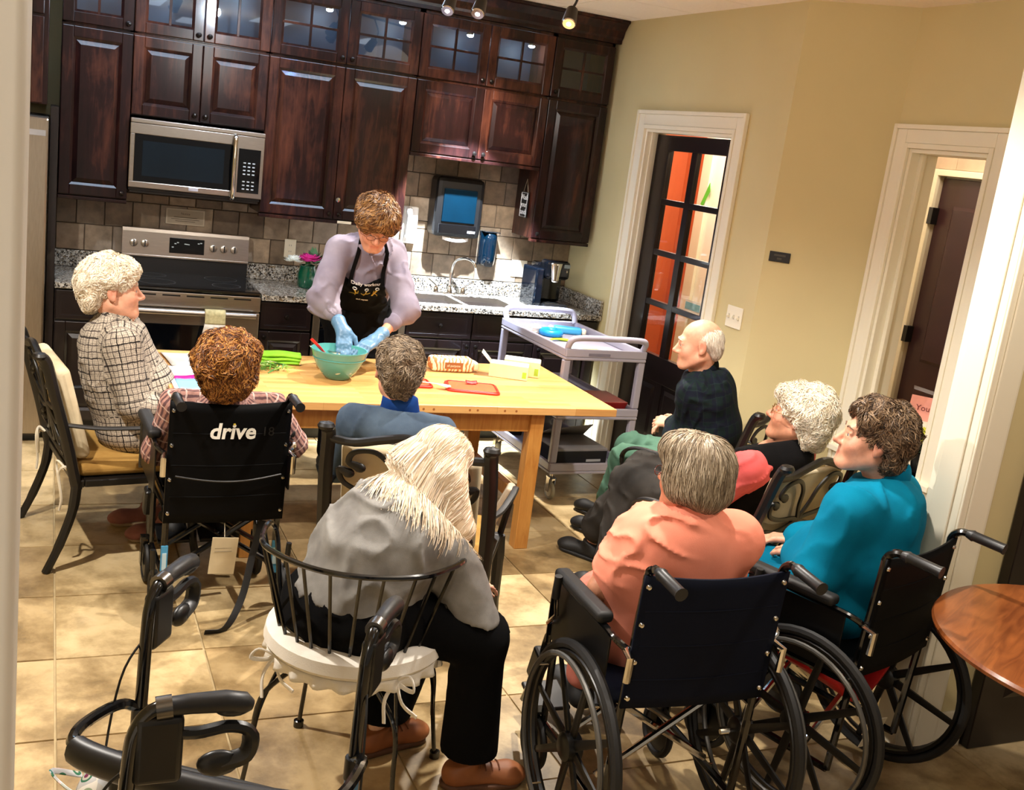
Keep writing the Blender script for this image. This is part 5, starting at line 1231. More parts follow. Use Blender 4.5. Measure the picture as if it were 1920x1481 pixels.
# ================================================================ IMPLICIT BODY MODELLER (smooth-blended shapes -> one skin)
def V3(*a): return np.array(a, dtype=np.float64)
def unit(v): v = np.asarray(v, float); return v / (np.linalg.norm(v) + 1e-12)
def frame(fwd, up):
    """columns: right, forward, up"""
    f = unit(fwd); u = np.asarray(up, float); u = unit(u - f * u.dot(f)); r = np.cross(f, u); return np.stack([r, f, u], 1)
class Body:
    def __init__(s): s.p = []; s.dsp = None
    def cap(s, a, b, r1, r2=None, k=.02, flat=None, op='+', tagn=0):
        """tapered capsule; flat=(direction, factor) makes it thinner along direction"""
        a, b = np.asarray(a, float), np.asarray(b, float); r2 = r1 if r2 is None else r2; m = max(r1, r2)
        s.p.append(('c', a, b, r1, r2, k, flat, op, np.minimum(a, b) - m, np.maximum(a, b) + m, tagn)); return s
    def ell(s, c, r, R=None, k=.02, op='+', tagn=0):
        c = np.asarray(c, float); r = np.asarray(r, float); R = np.eye(3) if R is None else R; m = r.max()
        s.p.append(('e', c, r, R, None, k, None, op, c - m, c + m, tagn)); return s
    def plane(s, pt, n):
        """cuts away the side n points to"""
        s.p.append(('p', np.asarray(pt, float), unit(n), None, None, .004, None, '-', None, None, 0)); return s
    @staticmethod
    def dist(q, P):
        if q[0] == 'p': return (P - q[1]) @ -q[2]
        if q[0] == 'e':
            d = (P - q[1]) @ q[3]; k0 = np.sqrt(((d / q[2]) ** 2).sum(-1)) + 1e-9; k1 = np.sqrt(((d / q[2] ** 2) ** 2).sum(-1)) + 1e-9
            return k0 * (k0 - 1) / k1
        a, b = q[1], q[2]; ab = b - a; L = ab.dot(ab) + 1e-12; d = P - a
        t = np.clip((d @ ab) / L, 0, 1); v = d - t[..., None] * ab
        if q[6] is not None:
            n = unit(q[6][0]); f = q[6][1]; c = v @ n; v = v + n * (c * (f - 1))[..., None]
            return (np.sqrt((v ** 2).sum(-1)) - (q[3] + (q[4] - q[3]) * t)) / (1 + (f - 1) * .35)
        return np.sqrt((v ** 2).sum(-1)) - (q[3] + (q[4] - q[3]) * t)
    @staticmethod
    def comb(f, d, k, op):
        if op == '+':
            h = np.maximum(k - np.abs(f - d), 0) / k; return np.minimum(f, d) - h * h * k / 4
        h = np.maximum(k - np.abs(f + d), 0) / k; return np.maximum(f, -d) + h * h * k / 4
    def ev(s, P):
        f = np.full(P.shape[:-1], 1.0)
        for q in s.p: f = s.comb(f, s.dist(q, P), q[5], q[7])
        return f if s.dsp is None else f + s.dsp(P.reshape(-1, 3)).reshape(f.shape)
    def bounds(s):
        lo = np.min([q[8] for q in s.p if q[0] != 'p' and q[7] == '+'], 0); hi = np.max([q[9] for q in s.p if q[0] != 'p' and q[7] == '+'], 0); return lo - .03, hi + .03
    def mesh(s, step=.009, zones=(), fine=.0045, disp=None):
        """surface nets on a rectilinear grid, finer inside zones [(lo,hi)]"""
        lo, hi = s.bounds(); ax = []
        for k in range(3):
            c = [lo[k]]
            while c[-1] < hi[k]:
                x = c[-1]; st = step
                for z in zones:
                    if z[0][k] - step < x < z[1][k]: st = fine
                c.append(x + st)
            ax.append(np.array(c))
        X, Y, Z = ax; nx, ny, nz = map(len, ax)
        F = np.full((nx, ny, nz), .05, np.float32)
        for q in s.p:
            if q[0] == 'p':
                P = np.stack(np.meshgrid(X, Y, Z, indexing='ij'), -1); F = s.comb(F, s.dist(q, P), q[5], '-').astype(np.float32); continue
            m = q[5] + 2.2 * step; l, h = q[8] - m, q[9] + m
            i0, i1 = np.searchsorted(X, l[0]), np.searchsorted(X, h[0]); j0, j1 = np.searchsorted(Y, l[1]), np.searchsorted(Y, h[1]); k0, k1 = np.searchsorted(Z, l[2]), np.searchsorted(Z, h[2])
            if i1 <= i0 or j1 <= j0 or k1 <= k0: continue
            P = np.stack(np.meshgrid(X[i0:i1], Y[j0:j1], Z[k0:k1], indexing='ij'), -1)
            F[i0:i1, j0:j1, k0:k1] = s.comb(F[i0:i1, j0:j1, k0:k1], s.dist(q, P), q[5], q[7])
        if disp is not None:
            idx = np.argwhere(np.abs(F) < .04); P = np.stack([X[idx[:, 0]], Y[idx[:, 1]], Z[idx[:, 2]]], -1)
            F[idx[:, 0], idx[:, 1], idx[:, 2]] += disp(P)
        F[0] = F[-1] = .05; F[:, 0] = F[:, -1] = .05; F[:, :, 0] = F[:, :, -1] = .05
        S = F < 0
        C = np.zeros((nx - 1, ny - 1, nz - 1), np.uint8)
        for a in (0, 1):
            for b in (0, 1):
                for c in (0, 1): C += S[a:nx - 1 + a, b:ny - 1 + b, c:nz - 1 + c]
        act = np.argwhere((C > 0) & (C < 8)); ids = np.full(C.shape, -1, np.int32); ids[act[:, 0], act[:, 1], act[:, 2]] = np.arange(len(act))
        acc = np.zeros((len(act), 3)); cnt = np.zeros(len(act)); i, j, k = act.T
        for d in range(3):
            for a in (0, 1):
                for b in (0, 1):
                    o0 = [0, 0, 0]; o0[(d + 1) % 3] = a; o0[(d + 2) % 3] = b; o1 = list(o0); o1[d] = 1
                    f0 = F[i + o0[0], j + o0[1], k + o0[2]]; f1 = F[i + o1[0], j + o1[1], k + o1[2]]; m = (f0 < 0) != (f1 < 0)
                    t = np.where(m, f0 / np.where(np.abs(f0 - f1) < 1e-9, 1e-9, f0 - f1), 0)
                    p0 = np.stack([X[i + o0[0]], Y[j + o0[1]], Z[k + o0[2]]], -1); p1 = np.stack([X[i + o1[0]], Y[j + o1[1]], Z[k + o1[2]]], -1)
                    acc += np.where(m[:, None], p0 + (p1 - p0) * t[:, None], 0); cnt += m
        V = acc / np.maximum(cnt, 1)[:, None]; quads = []
        for d in range(3):
            e, f = (d + 1) % 3, (d + 2) % 3
            sl0 = [slice(1, -1)] * 3; sl1 = [slice(1, -1)] * 3; sl0[d] = slice(0, -1); sl1[d] = slice(1, None)
            A = S[tuple(sl0)]; B = S[tuple(sl1)]
            for sg, M_ in ((1, A & ~B), (0, ~A & B)):
                w = np.argwhere(M_)
                if not len(w): continue
                off = np.array([1, 1, 1]); off[d] = 0; w = w + off
                def cell(de, df):
                    c = w.copy(); c[:, e] += de; c[:, f] += df; return ids[c[:, 0], c[:, 1], c[:, 2]]
                q = np.stack([cell(-1, -1), cell(0, -1), cell(0, 0), cell(-1, 0)], 1)
                quads.append(q if sg else q[:, ::-1])
        return V, np.concatenate(quads)
    def nearest(s, V):
        """per vertex cloth coordinates: length along nearest limb, distance round it"""
        best = np.full(len(V), 9.); out = np.zeros((len(V), 3))
        for n_, q in enumerate(s.p):
            if q[7] != '+' or q[0] == 'p': continue
            d = s.dist(q, V); m = d < best
            if q[0] == 'c': a, ax_ = q[1], unit(q[2] - q[1])
            else: a, ax_ = q[1], q[3][:, 2]
            r = V - a; t = r @ ax_; ref = unit(np.cross(ax_, [.3, .9, .1])); rf = np.cross(ax_, ref); ang = np.arctan2(r @ ref, r @ rf); rad = .09 if q[0] == 'c' else .17
            if q[0] == 'c': rad = max(q[3], q[4])
            out[m] = np.stack([t, ang * rad, np.full(len(V), n_ * .37)], 1)[m]; best = np.minimum(best, d)
        return out
def np_obj(name, V, Q, mat, parent, origin=(0, 0, 0), attrs=None, label=None):
    me = bpy.data.meshes.new(name); n = len(V); m = len(Q); k = Q.shape[1]
    me.vertices.add(n); me.vertices.foreach_set('co', (V - np.asarray(origin)).astype(np.float32).ravel())
    me.loops.add(m * k); me.loops.foreach_set('vertex_index', Q.astype(np.int32).ravel())
    me.polygons.add(m); me.polygons.foreach_set('loop_start', np.arange(0, m * k, k, dtype=np.int32))
    me.polygons.foreach_set('use_smooth', np.ones(m, bool)); me.update(calc_edges=True)
    me.materials.append(mat)
    for an, av in (attrs or {}).items():
        if av.ndim == 1: me.attributes.new(an, 'FLOAT', 'POINT').data.foreach_set('value', av.astype(np.float32))
        else: me.attributes.new(an, 'FLOAT_VECTOR', 'POINT').data.foreach_set('vector', av.astype(np.float32).ravel())
    o = bpy.data.objects.new(name, me); COL.objects.link(o); o.parent = parent
    if label: o['label'] = label
    return o
def waves(P, seed, freqs, amp):
    r = np.random.RandomState(seed); f = np.zeros(len(P))
    for q in freqs:
        for _ in range(3):
            d = r.randn(3); d /= np.linalg.norm(d); f += np.sin(P @ d * q + r.rand() * 7 + 1.3 * np.sin(P @ np.roll(d, 1) * q * .6)) / 3 / len(freqs)
    return f * amp
def folds(seed, amp=.006, f=34, stretch=(1, 1, 1)):
    st = np.array(stretch)
    def fn(P):
        w = waves(P * st, seed, (f * 1.3, f * 2.4), 2.2); g = waves(P, seed + 9, (f * .4,), 1.5)
        rdg = np.clip(1 - np.abs(w) * 1.6, 0, 1) ** 1.5 * np.clip(.55 + g, 0, 1.2)
        return -rdg * amp * 1.1 + amp * .25 + waves(P, seed + 5, (f * .8,), amp * .5)
    return fn
def lumps(seed, amp, f):
    def fn(P): return waves(P, seed, (f * .6, f, f * 1.6), amp * 2)
    return fn

# ---- skin, hair and cloth
def skinmat(name, c, red=(190, 96, 80), rough=.48):
    n = NT(name); v = n.coord(); a = n.node('ShaderNodeAttribute'); a.attribute_name = 'tint'
    base = n.ramp(n.noise(v, 45, 6, .6), [(.3, lin([x * .9 for x in c])), (.7, lin(c))])
    col = n.mix(a.outputs['Fac'], base, lin(red)); n.bump(n.noise(v, 210, 5, .7), .25, .0015)
    return n.set(rough, 0, col, **{'Subsurface Weight': .12, 'Subsurface Scale': .01, 'Subsurface Radius': (1, .35, .2)})
def hairmat(name, dark, mid, light, rough=.5):
    n = NT(name); a = n.node('ShaderNodeAttribute'); a.attribute_name = 'hv'; v = n.coord()
    f = n.math('ADD', n.math('MULTIPLY', a.outputs['Fac'], .7), n.math('MULTIPLY', n.noise(v, 26, 4), .3))
    col = n.ramp(f, [(.15, lin(dark)), (.5, lin(mid)), (.85, lin(light))])
    return n.set(rough, 0, col, spec=.35)
def plaidmat(name, base, stripes, scale=1.0, rough=.9):
    """base colour, stripes: list of (axis 0/1, period, width, colour, opacity)"""
    n = NT(name); a = n.node('ShaderNodeAttribute'); a.attribute_name = 'cloth'; s = n.node('ShaderNodeSeparateXYZ'); n.link(a.outputs['Vector'], s.inputs[0])
    v = n.coord(); jit = n.math('MULTIPLY', n.math('SUBTRACT', n.noise(v, 40, 3), .5), .012)
    col = n.ramp(n.noise(v, 60, 3), [(.3, lin([x * .86 for x in base])), (.7, lin(base))])
    for ax_, per, wd, c, op in stripes:
        x = n.math('ADD', s.outputs[ax_], jit); m = n.math('MODULO', n.math('ADD', n.math('DIVIDE', x, per * scale), 200.0), 1.0)
        k = n.math('MULTIPLY', n.math('LESS_THAN', m, wd), op); col = n.mix(k, col, lin(c))
    n.bump(n.noise(v, 420, 2), .25, .0015)
    return n.set(rough, 0, col, spec=.2)

def head(B, c, fwd, up, s=1.0, neck=None, jaw=1.0, full=1.0, age=0.0):
    """adds the head to body B; returns frame, and a fn local->world"""
    R = frame(fwd, up); c = np.asarray(c, float); W = lambda x, y, z: c + R @ (np.array([x, y, z]) * s)
    e = lambda p, r, k=.02, op='+', t=1: B.ell(W(*p), np.array(r) * s, R, k * s, op, t)
    ca = lambda a, b, r1, r2=None, k=.012, op='+', t=1: B.cap(W(*a), W(*b), r1 * s, (r1 if r2 is None else r2) * s, k * s, None, op, t)
    e((0, -.012, .034), (.075, .093, .083)); e((0, .036, -.03), (.058 * full, .056, .072), .03)
    e((0, .05, -.062), (.044 * jaw * full, .044, .040), .03); ca((-.012, .086, -.094), (.012, .086, -.094), .015, None, .025)
    for q in (-1, 1):
        e((q * .036 * full, .062, -.028), (.026, .026, .026), .03)                      # cheek
        ca((q * .052, -.0, -.055), (q * .03, .07, -.092), .020, .014, .03)              # jaw line
    ca((-.030, .081, .026), (.030, .081, .026), .013, None, .016)                        # brow
    for q in (-1, 1): e((q * .031, .1, .006), (.017, .016, .012), .012, '-')             # eye socket
    ca((0, .088, .014), (0, .112, -.022), .0078, .0115, .012)                            # nose
    e((0, .113, -.025), (.0115, .012, .0105), .008)
    for q in (-1, 1): e((q * .012, .102, -.03), (.0085, .010, .0075), .007)
    for q in (-1, 1): ca((q * .020, .0885, .013), (q * .042, .083, .012), .006, .0055, .007); ca((q * .021, .089, -.003), (q * .041, .082, -.002), .0058, .005, .008)   # lids
    ca((-.020, .0885, -.055), (.020, .0885, -.055), .0065, None, .009); ca((-.017, .089, -.067), (.017, .089, -.067), .0075, None, .009)        # lips
    ca((-.024, .101, -.0605), (.024, .101, -.0605), .0028, None, .005, '-')
    for q in (-1, 1):
        e((q * .079, -.006, .0), (.010, .019, .033), .008); e((q * .088, .002, .004), (.006, .010, .019), .006, '-'); e((q * .078, .002, -.026), (.009, .010, .011), .008)
    if neck is not None: B.cap(W(0, -.022, -.05), neck, .052 * s, .056 * s, .03, None, '+', 2)
    return R, W
def hand(B, wrist, d, pn, side, L=.178, curl=.5, spread=.12, tagn=3, k=.008, thumb=.6, fat=1.0):
    """palm and five bent fingers. d: direction wrist->knuckles, pn: palm normal (the way the palm looks), side: +1 thumb to the cross(d,pn) side"""
    d = unit(d); pn = unit(np.asarray(pn) - d * np.dot(pn, d)); x = np.cross(d, pn) * side; w = np.asarray(wrist, float); q = L / .178
    p = w + d * .012 * q
    for o in (-.026, -.009, .009, .026): B.cap(p + x * o * .7 * q, w + d * .085 * q + x * o * q, .0135 * q * fat, .0115 * q * fat, .014, None, '+', tagn)
    lens = [(.026, .042, .026, .020), (.009, .046, .029, .021), (-.009, .043, .027, .020), (-.027, .034, .021, .018)]
    for n_, (o, a, b, c) in enumerate(lens):
        base = w + d * (.088 - .004 * abs(n_ - 1)) * q + x * o * q; ang = curl * (1 + .12 * n_); dd = unit(d + x * (o / .027) * spread)
        rr = (.0088 - .0006 * (n_ == 3)) * q * fat
        for m, ln in enumerate((a, b, c)):
            an = ang * (.55 + .75 * m) ; v = unit(dd * math.cos(an) + pn * math.sin(an)); e = base + v * ln * q
            B.cap(base, e, rr * (1 - .08 * m), rr * (.93 - .08 * m), k if m == 0 else .004, None, '+', tagn); base = e
    tb = w + d * .022 * q + x * .024 * q; v1 = unit(d * .62 + x * .75 + pn * .35 * thumb); t1 = tb + v1 * .036 * q; v2 = unit(d * .9 + x * .30 + pn * .55 * thumb); t2 = t1 + v2 * .032 * q; t3 = t2 + unit(d + pn * .7 * thumb) * .024 * q
    B.cap(tb, t1, .0155 * q * fat, .0115 * q * fat, .014, None, '+', tagn); B.cap(t1, t2, .0108 * q * fat, .0098 * q * fat, .005, None, '+', tagn); B.cap(t2, t3, .0096 * q * fat, .0078 * q * fat, .004, None, '+', tagn)
def strands(name, S, roots, dirfn, L, mat, parent, origin, n, seed=0, rad=.0016, seg=7, lift=.004, curl=0.0, cfreq=60, droop=None, sides=3, clump=0.0, hv=None):
    """locks of hair traced over the implicit surface S; roots Nx3 near the surface"""
    r = np.random.RandomState(seed); P = roots[r.randint(0, len(roots), n)] + r.randn(n, 3) * .002
    def grad(p, e=.002):
        g = np.stack([S.ev(p + np.eye(3)[k] * e) - S.ev(p - np.eye(3)[k] * e) for k in range(3)], -1); return g / (np.linalg.norm(g, axis=1, keepdims=True) + 1e-9)
    path = []; ln = (L if np.isscalar(L) else L) * (.45 + .75 * r.rand(n) ** 1.3); ph = r.rand(n) * 6.28; lf = lift * (.2 + .9 * r.rand(n)); wob = r.randn(n, 3) * .25
    for k in range(seg + 1):
        G_ = grad(P); f = S.ev(P); target = lf * (k / seg) ** .5 if droop is None else lf
        P = P - G_ * (np.clip(f - target, -.03, .03))[:, None]
        path.append(P.copy()); D = dirfn(P, k / seg) + wob * .35; D = D - G_ * (D * G_).sum(1)[:, None]; D /= np.linalg.norm(D, axis=1, keepdims=True) + 1e-9
        T = np.cross(G_, D)
        if curl: D = D + T * (np.sin(ph + k * cfreq * ln / seg) * curl)[:, None]; D /= np.linalg.norm(D, axis=1, keepdims=True)
        P = P + D * (ln / seg)[:, None]
    path = np.stack(path, 1)                                    # n, seg+1, 3
    m = seg + 1; tan = np.gradient(path, axis=1); tan /= np.linalg.norm(tan, axis=2, keepdims=True) + 1e-9
    ref = grad(path.reshape(-1, 3)).reshape(n, m, 3); b = np.cross(tan, ref); b /= np.linalg.norm(b, axis=2, keepdims=True) + 1e-9
    w = rad * (.7 + .6 * r.rand(n))[:, None] * (np.linspace(1, .25, m) ** .7)[None, :]
    tw = r.randn(n)[:, None, None] * .5; b = b + ref * tw; b /= np.linalg.norm(b, axis=2, keepdims=True) + 1e-9
    V = np.stack([path - b * w[..., None], path + b * w[..., None]], 2).reshape(-1, 3); sides = 2
    base = (np.arange(n) * m * 2)[:, None]; kk = (np.arange(seg) * 2)[None, :]
    Q = np.stack([base + kk, base + kk + 1, base + kk + 3, base + kk + 2], -1).reshape(-1, 4)
    val = np.repeat(r.rand(n) if hv is None else hv(r, path[:, 0]), m * sides)
    return np_obj(name, V, Q, mat, parent, origin, {'hv': val})
# ================================================================ PEOPLE
def drape(S, P, d, off, n=24):
    P = np.array(P, float); d = unit(d)
    for _ in range(n): P = P + d * np.clip(S.ev(P) - off, -.05, .06)[:, None]
    return P
def drapegrid(name, S, fn, nu, nv, d, off, mat, parent, origin, solid=.004, label=None, attrs=None):
    U = [(i / nu, j / nv) for j in range(nv + 1) for i in range(nu + 1)]
    P = drape(S, [fn(u, v) for u, v in U], d, off)
    Q = np.array([(j * (nu + 1) + i, j * (nu + 1) + i + 1, (j + 1) * (nu + 1) + i + 1, (j + 1) * (nu + 1) + i) for j in range(nv) for i in range(nu)])
    o = np_obj(name, P, Q, mat, parent, origin, attrs, label)
    if solid: m = o.modifiers.new('solid', 'SOLIDIFY'); m.thickness = solid; m.offset = 1
    return o
def torso(B, J, g=0.0, w=1.0, k=.05, belly=0.0, bust=0.0):
    sl, sr, hp, nk = J['sl'], J['sr'], J['hip'], J['neck']; up = unit(nk - hp); rt = unit(sr - sl); fw = unit(np.cross(up, rt)); R = np.stack([unit(rt - up * rt.dot(up)), fw, up], 1)
    L = np.linalg.norm(nk - hp); bend = J.get('bend', 0.0)
    mid = hp + (nk - hp) * .42 - fw * bend; ch = hp + (nk - hp) * .74 - fw * bend * .8
    B.ell(hp + up * .0, (.165 * w + g, .125 * w + g, .12 + g), R, k); B.ell(mid, (.145 * w + g, (.108 + belly) * w + g, L * .30 + g), R, k)
    B.ell(ch, (.152 * w + g, .108 * w + g, L * .27 + g), R, k)
    if belly: B.ell(hp + (nk - hp) * .28 + fw * .05, (.13 * w + g, .10 + belly + g, .12 + g), R, k)
    if bust:
        for s in (-1, 1): B.ell(ch + fw * .07 + rt * s * .065 - up * .03, (.068 + g, .055 + bust + g, .065 + g), R, .04)
    B.cap(sl + rt * .02, sr - rt * .02, .052 + g, None, .05); B.cap(ch + up * L * .12, nk - up * .02, .085 + g, .058 + g, .05)
    return R
def arm(B, s, e, wv, g=0.0, a0=.048, a1=.040, a2=.028, upto=1.0, tagn=0, k=.05, half=False):
    if half: B.cap(s, s + (e - s) * upto, a0 + g, (a0 + (a1 - a0) * upto) + g, k, None, '+', tagn); return
    B.cap(s, e, a0 + g, a1 + g, k, None, '+', tagn); B.cap(e, e + (wv - e) * upto, a1 + g, a1 + (a2 - a1) * upto + g, .02, None, '+', tagn)
def legs(B, J, g=0.0, th=.082, kn=.060, an=.040, k=.03, upto=1.0):
    for s in 'lr':
        h, kk, a = J['h' + s], J['k' + s], J['a' + s]; B.cap(h, kk, th + g, kn + g, .05); B.cap(kk, kk + (a - kk) * upto, kn + g, kn + (an - kn) * upto + g, k)
def foot(B, a, t, g=0.0, h=.034):
    """a ankle, t toe direction (unit, level)"""
    t = unit(t); h0 = V3(a[0], a[1], a[2] - .045 if a[2] > .155 else .040); B.cap(a, h0 - t * .02, .034 + g, .034 + g, .02); B.cap(h0 - t * .025, h0 + t * .13, .036 + g, .033 + g, .03, (V3(0, 0, 1), 1.25)); B.ell(h0 + t * .135, (.045 + g, .042 + g, .026 + g), frame(t, V3(0, 0, 1)), .02)
def eyes(W, R, s, parent, org, iris=(70, 90, 100)):
    for q in (-1, 1):
        c = W(q * .0305, .0795, .0055); e = G(); e.ell(tuple(c - org), (.0113 * s,) * 3, 16, 10); o = e.obj('eye', EYE, parent)
        f = R[:, 1]; p = c - org + f * .0105 * s; G().tube([tuple(p - f * .001), tuple(p + f * .0012 * s)], [.0056 * s, .0048 * s], 12).obj('iris', plain('iris', iris, .1), o)
EYE = plain('eyeball', (226, 220, 210), .12, 0, .02)
def make_person(label, org, J, skin, iris=(80, 90, 100), hs=1.0, headkw=None, hands=None, w=1.0, belly=0.0, bust=0.0, footrot=None, slim=.012, zones=(), barefeet=False, step=.012, brows=(150, 140, 130)):
    org = V3(*org); t = thing('person', label, 'person', tuple(org)); B = Body()
    torso(B, J, -slim, w, belly=max(0, belly - .01), bust=0)
    R, W = head(B, J['head'], J['hf'], J['hu'], hs, J['neck'], **(headkw or {}))
    for s in 'lr':
        arm(B, J['s' + s], J['e' + s], J['w' + s], -.004 if not J.get('thinarm') else -.008)
    legs(B, J, -slim)
    for s in 'lr': foot(B, J['a' + s], J['t' + s], -.012)
    for hd in (hands or []): hand(B, **hd)
    z = [(W(0, 0, 0) - .13 * hs, W(0, 0, 0) + .13 * hs)] + [(np.asarray(hd['wrist']) + unit(hd['d']) * .08 - .10, np.asarray(hd['wrist']) + unit(hd['d']) * .08 + .10) for hd in (hands or []) if hd.get('tagn', 3) == 3] if zones != 'none' else []
    V, Q = B.mesh(step, z, .0045)
    tint = np.zeros(len(V))
    def spot(p, r, a): tint[:] = np.maximum(tint, a * np.exp(-((V - W(*p)) ** 2).sum(1) / (r * hs) ** 2))
    for x in (-.014, 0, .014): spot((x, .096, -.061), .010, .75)
    spot((0, .115, -.025), .018, .38)
    for q in (-1, 1): spot((q * .042, .075, -.025), .03, .30); spot((q * .085, -.006, 0), .03, .35)
    o = np_obj('body', V, Q, skin, t, org, {'tint': tint})
    eyes(W, R, hs, t, org, iris)
    # brows
    for q in (-1, 1):
        P = drape(B, [W(q * (.015 + .03 * k / 5), .14, .027 + .006 * math.sin(k / 5 * PI)) for k in range(6)], -R[:, 1], .001)
        G().tube([tuple(p - org) for p in P], [.0022, .003, .003, .0028, .0022, .0012], 6).obj('eyebrow', plain('brow', brows, .9), t)
    return t, B, R, W, org
def garment(name, t, org, build, mat, step=.009, disp=None, planes=(), label=None, attr=False, zones=()):
    S = Body(); build(S)
    for p, n in planes: S.plane(p, n)
    V, Q = S.mesh(step, zones, .006, disp)
    at = {'cloth': S.nearest(V)} if attr else None
    return S, np_obj(name, V, Q, mat, t, org, at, label)
def shoe(t, org, a, d, mat, sole=None, laces=None, long=0.0):
    S = Body(); d = unit(d); h0 = V3(a[0], a[1], .036); r = np.cross(d, V3(0, 0, 1))
    S.cap(h0 - d * .035, h0 + d * (.12 + long), .038, .036, .03, (V3(0, 0, 1), 1.0)); S.ell(h0 + d * (.135 + long) - V3(0, 0, .004), (.047, .055, .031), frame(d, V3(0, 0, 1)), .03)
    S.cap(h0 - d * .03 + V3(0, 0, .02), V3(a[0], a[1], max(.075, min(.095, a[2]))), .038, .040, .03)
    S.plane(V3(0, 0, .014), V3(0, 0, -1)); S.plane(V3(a[0], a[1], .092), unit(V3(0, 0, 1) - d * .25))
    V, Q = S.mesh(.006); o = np_obj('shoe', V, Q, mat, t, org)
    S2 = Body(); S2.cap(V3(*h0) - d * .038 - V3(0, 0, .02), V3(*h0) + d * (.13 + long) - V3(0, 0, .02), .043, .047, .02); S2.plane(V3(0, 0, .020), V3(0, 0, 1)); S2.plane(V3(0, 0, .0005), V3(0, 0, -1))
    V, Q = S2.mesh(.006); np_obj('sole', V, Q, sole or M['rubber'], o, org)
    if laces:
        g = G()
        for k in range(4):
            c = h0 + d * (.035 + .022 * k); P = drape(S, [c + r * x + V3(0, 0, .12) for x in np.linspace(-.028, .028, 7)], V3(0, 0, -1), .002); g.tube([tuple(p - org) for p in P], .0022, 5)
        c = drape(S, [h0 + d * .03 + V3(0, 0, .12)], V3(0, 0, -1), .003)[0] - org
        for q in (-1, 1): g.tube(smoothpath([tuple(c), tuple(c + r * q * .025 + V3(0, 0, .018)), tuple(c + r * q * .035 + V3(0, 0, .0)), tuple(c)], 4), .002, 5)
        g.obj('lace', laces, o)
def scalp_roots(S, V, W, R, cond):
    L = (V - W(0, 0, 0)) @ R; return V[cond(L)]
def hairdo(t, org, R, W, s, mat, prims, face, dirf, L, n, seed, rad=.0018, curl=0., cfreq=60, lift=.006, disp=None, seg=6, extra=None, cut=None, step=.006, droop=None, rootcond=None):
    """prims: [(centre, radii)] in head space; face: ellipsoids cut away; dirf(P local, q)-> local direction"""
    S = Body()
    for c, r in prims: S.ell(W(*c), np.array(r) * s, R, .03)
    if extra: extra(S)
    for c, r in face: S.ell(W(*c), np.array(r) * s, R, .012, '-')
    V, Q = S.mesh(step, (), step, disp); S.dsp = disp
    r_ = np.random.RandomState(seed); hv = .5 + .35 * waves(V, seed, (60, 130), 1.0)
    base = np_obj('hair', V, Q, mat, t, org, {'hv': np.clip(hv * .75 - .05, 0, 1)})  # base layer darkened: shade under the strands put into its colour
    Lc = ((V - W(0, 0, 0)) @ R) / s; m = np.ones(len(V), bool) if rootcond is None else rootcond(Lc)
    def dn(P, q): return dirf(((P - W(0, 0, 0)) @ R) / s, q) @ R.T
    strands('hair_strands', S, V[m], dn, L, mat, t, org, n, seed, rad, seg, lift, curl, cfreq, droop)
    t.children[-1]['kind'] = 'stuff'
    return S
def dir_down(L, q): d = np.zeros_like(L); d[:, 2] = -1; d[:, 0] = L[:, 0] * 3; d[:, 1] = L[:, 1] * 2; return d
def dir_back(L, q): d = np.zeros_like(L); d[:, 1] = -1; d[:, 2] = -.5 + L[:, 2] * 3; d[:, 0] = L[:, 0] * 4; return d
def dir_curl(seed):
    def f(L, q):
        d = np.stack([waves(L, seed, (38, 70), 1.), waves(L, seed + 1, (38, 70), 1.), waves(L, seed + 2, (38, 70), 1.)], -1) * 1.6; d[:, 2] -= .35; d += L * 2; return d
    return f
A = V3
FAIR = skinmat('fair_skin', (232, 186, 158)); FAIR2 = skinmat('rosy_skin', (224, 164, 134)); TANNED = skinmat('tanned_skin', (206, 144, 112))
def lerp(a, b, t): return a + (b - a) * t

# ---------------------------------------------------------------- 1: woman in plaid shirt, left, facing right
J = dict(hip=A(-.03, -2.14, .54), neck=A(-.125, -2.13, 1.0), head=A(-.150, -2.14, 1.135), hf=A(.96, -.05, .02), hu=A(-.02, 0, 1), sl=A(-.10, -1.97, .935), sr=A(-.115, -2.30, .935),
         el=A(.02, -1.92, .70), er=A(-.06, -2.36, .675), wl=A(.22, -2.10, .63), wr=A(.17, -2.30, .625), hl=A(.03, -2.04, .53), hr=A(.03, -2.24, .53), kl=A(.42, -2.03, .50), kr=A(.42, -2.20, .50),
         al=A(.10, -1.98, .095), ar=A(.16, -2.15, .095), tl=A(-.9, -.1, 0), tr=A(-.9, -.25, 0), bend=.03)
J['al'] = A(.06, -1.99, .095); J['ar'] = A(.12, -2.17, .095)
t, B, R, W, org = make_person('white-haired woman in black and cream plaid shirt seated in profile at the left', (-.03, -2.14, 0), J, FAIR2, hs=1.04, bust=0,
    hands=[dict(wrist=J['wr'], d=A(.9, .25, -.1), pn=A(0, .3, -1), side=-1, curl=.45), dict(wrist=J['wl'], d=A(.85, -.5, -.05), pn=A(0, 0, -1), side=1, curl=.5)], belly=.02, brows=(180, 160, 140))
plaid1 = plaidmat('plaid_cream_black', (196, 184, 166), [(0, .027, .18, (40, 34, 36), .8), (1, .024, .17, (40, 34, 36), .8), (0, .0091, .25, (96, 84, 80), .5), (1, .0083, .27, (96, 84, 80), .5), (0, .083, .07, (20, 16, 18), .85), (1, .071, .07, (20, 16, 18), .85)])
def b1(S):
    torso(S, J, .020, 1.03, k=.10, belly=.02, bust=.0); S.cap(J['hip'] + A(-.0, 0, .0), J['neck'] + A(-.01, 0, -.12), .135, .12, .08)
    for s in 'lr': arm(S, J['s' + s], J['e' + s], J['w' + s], .016, upto=.86)
    S.ell(J['hip'] + A(.03, 0, -.03), (.17, .19, .08), None, .06)
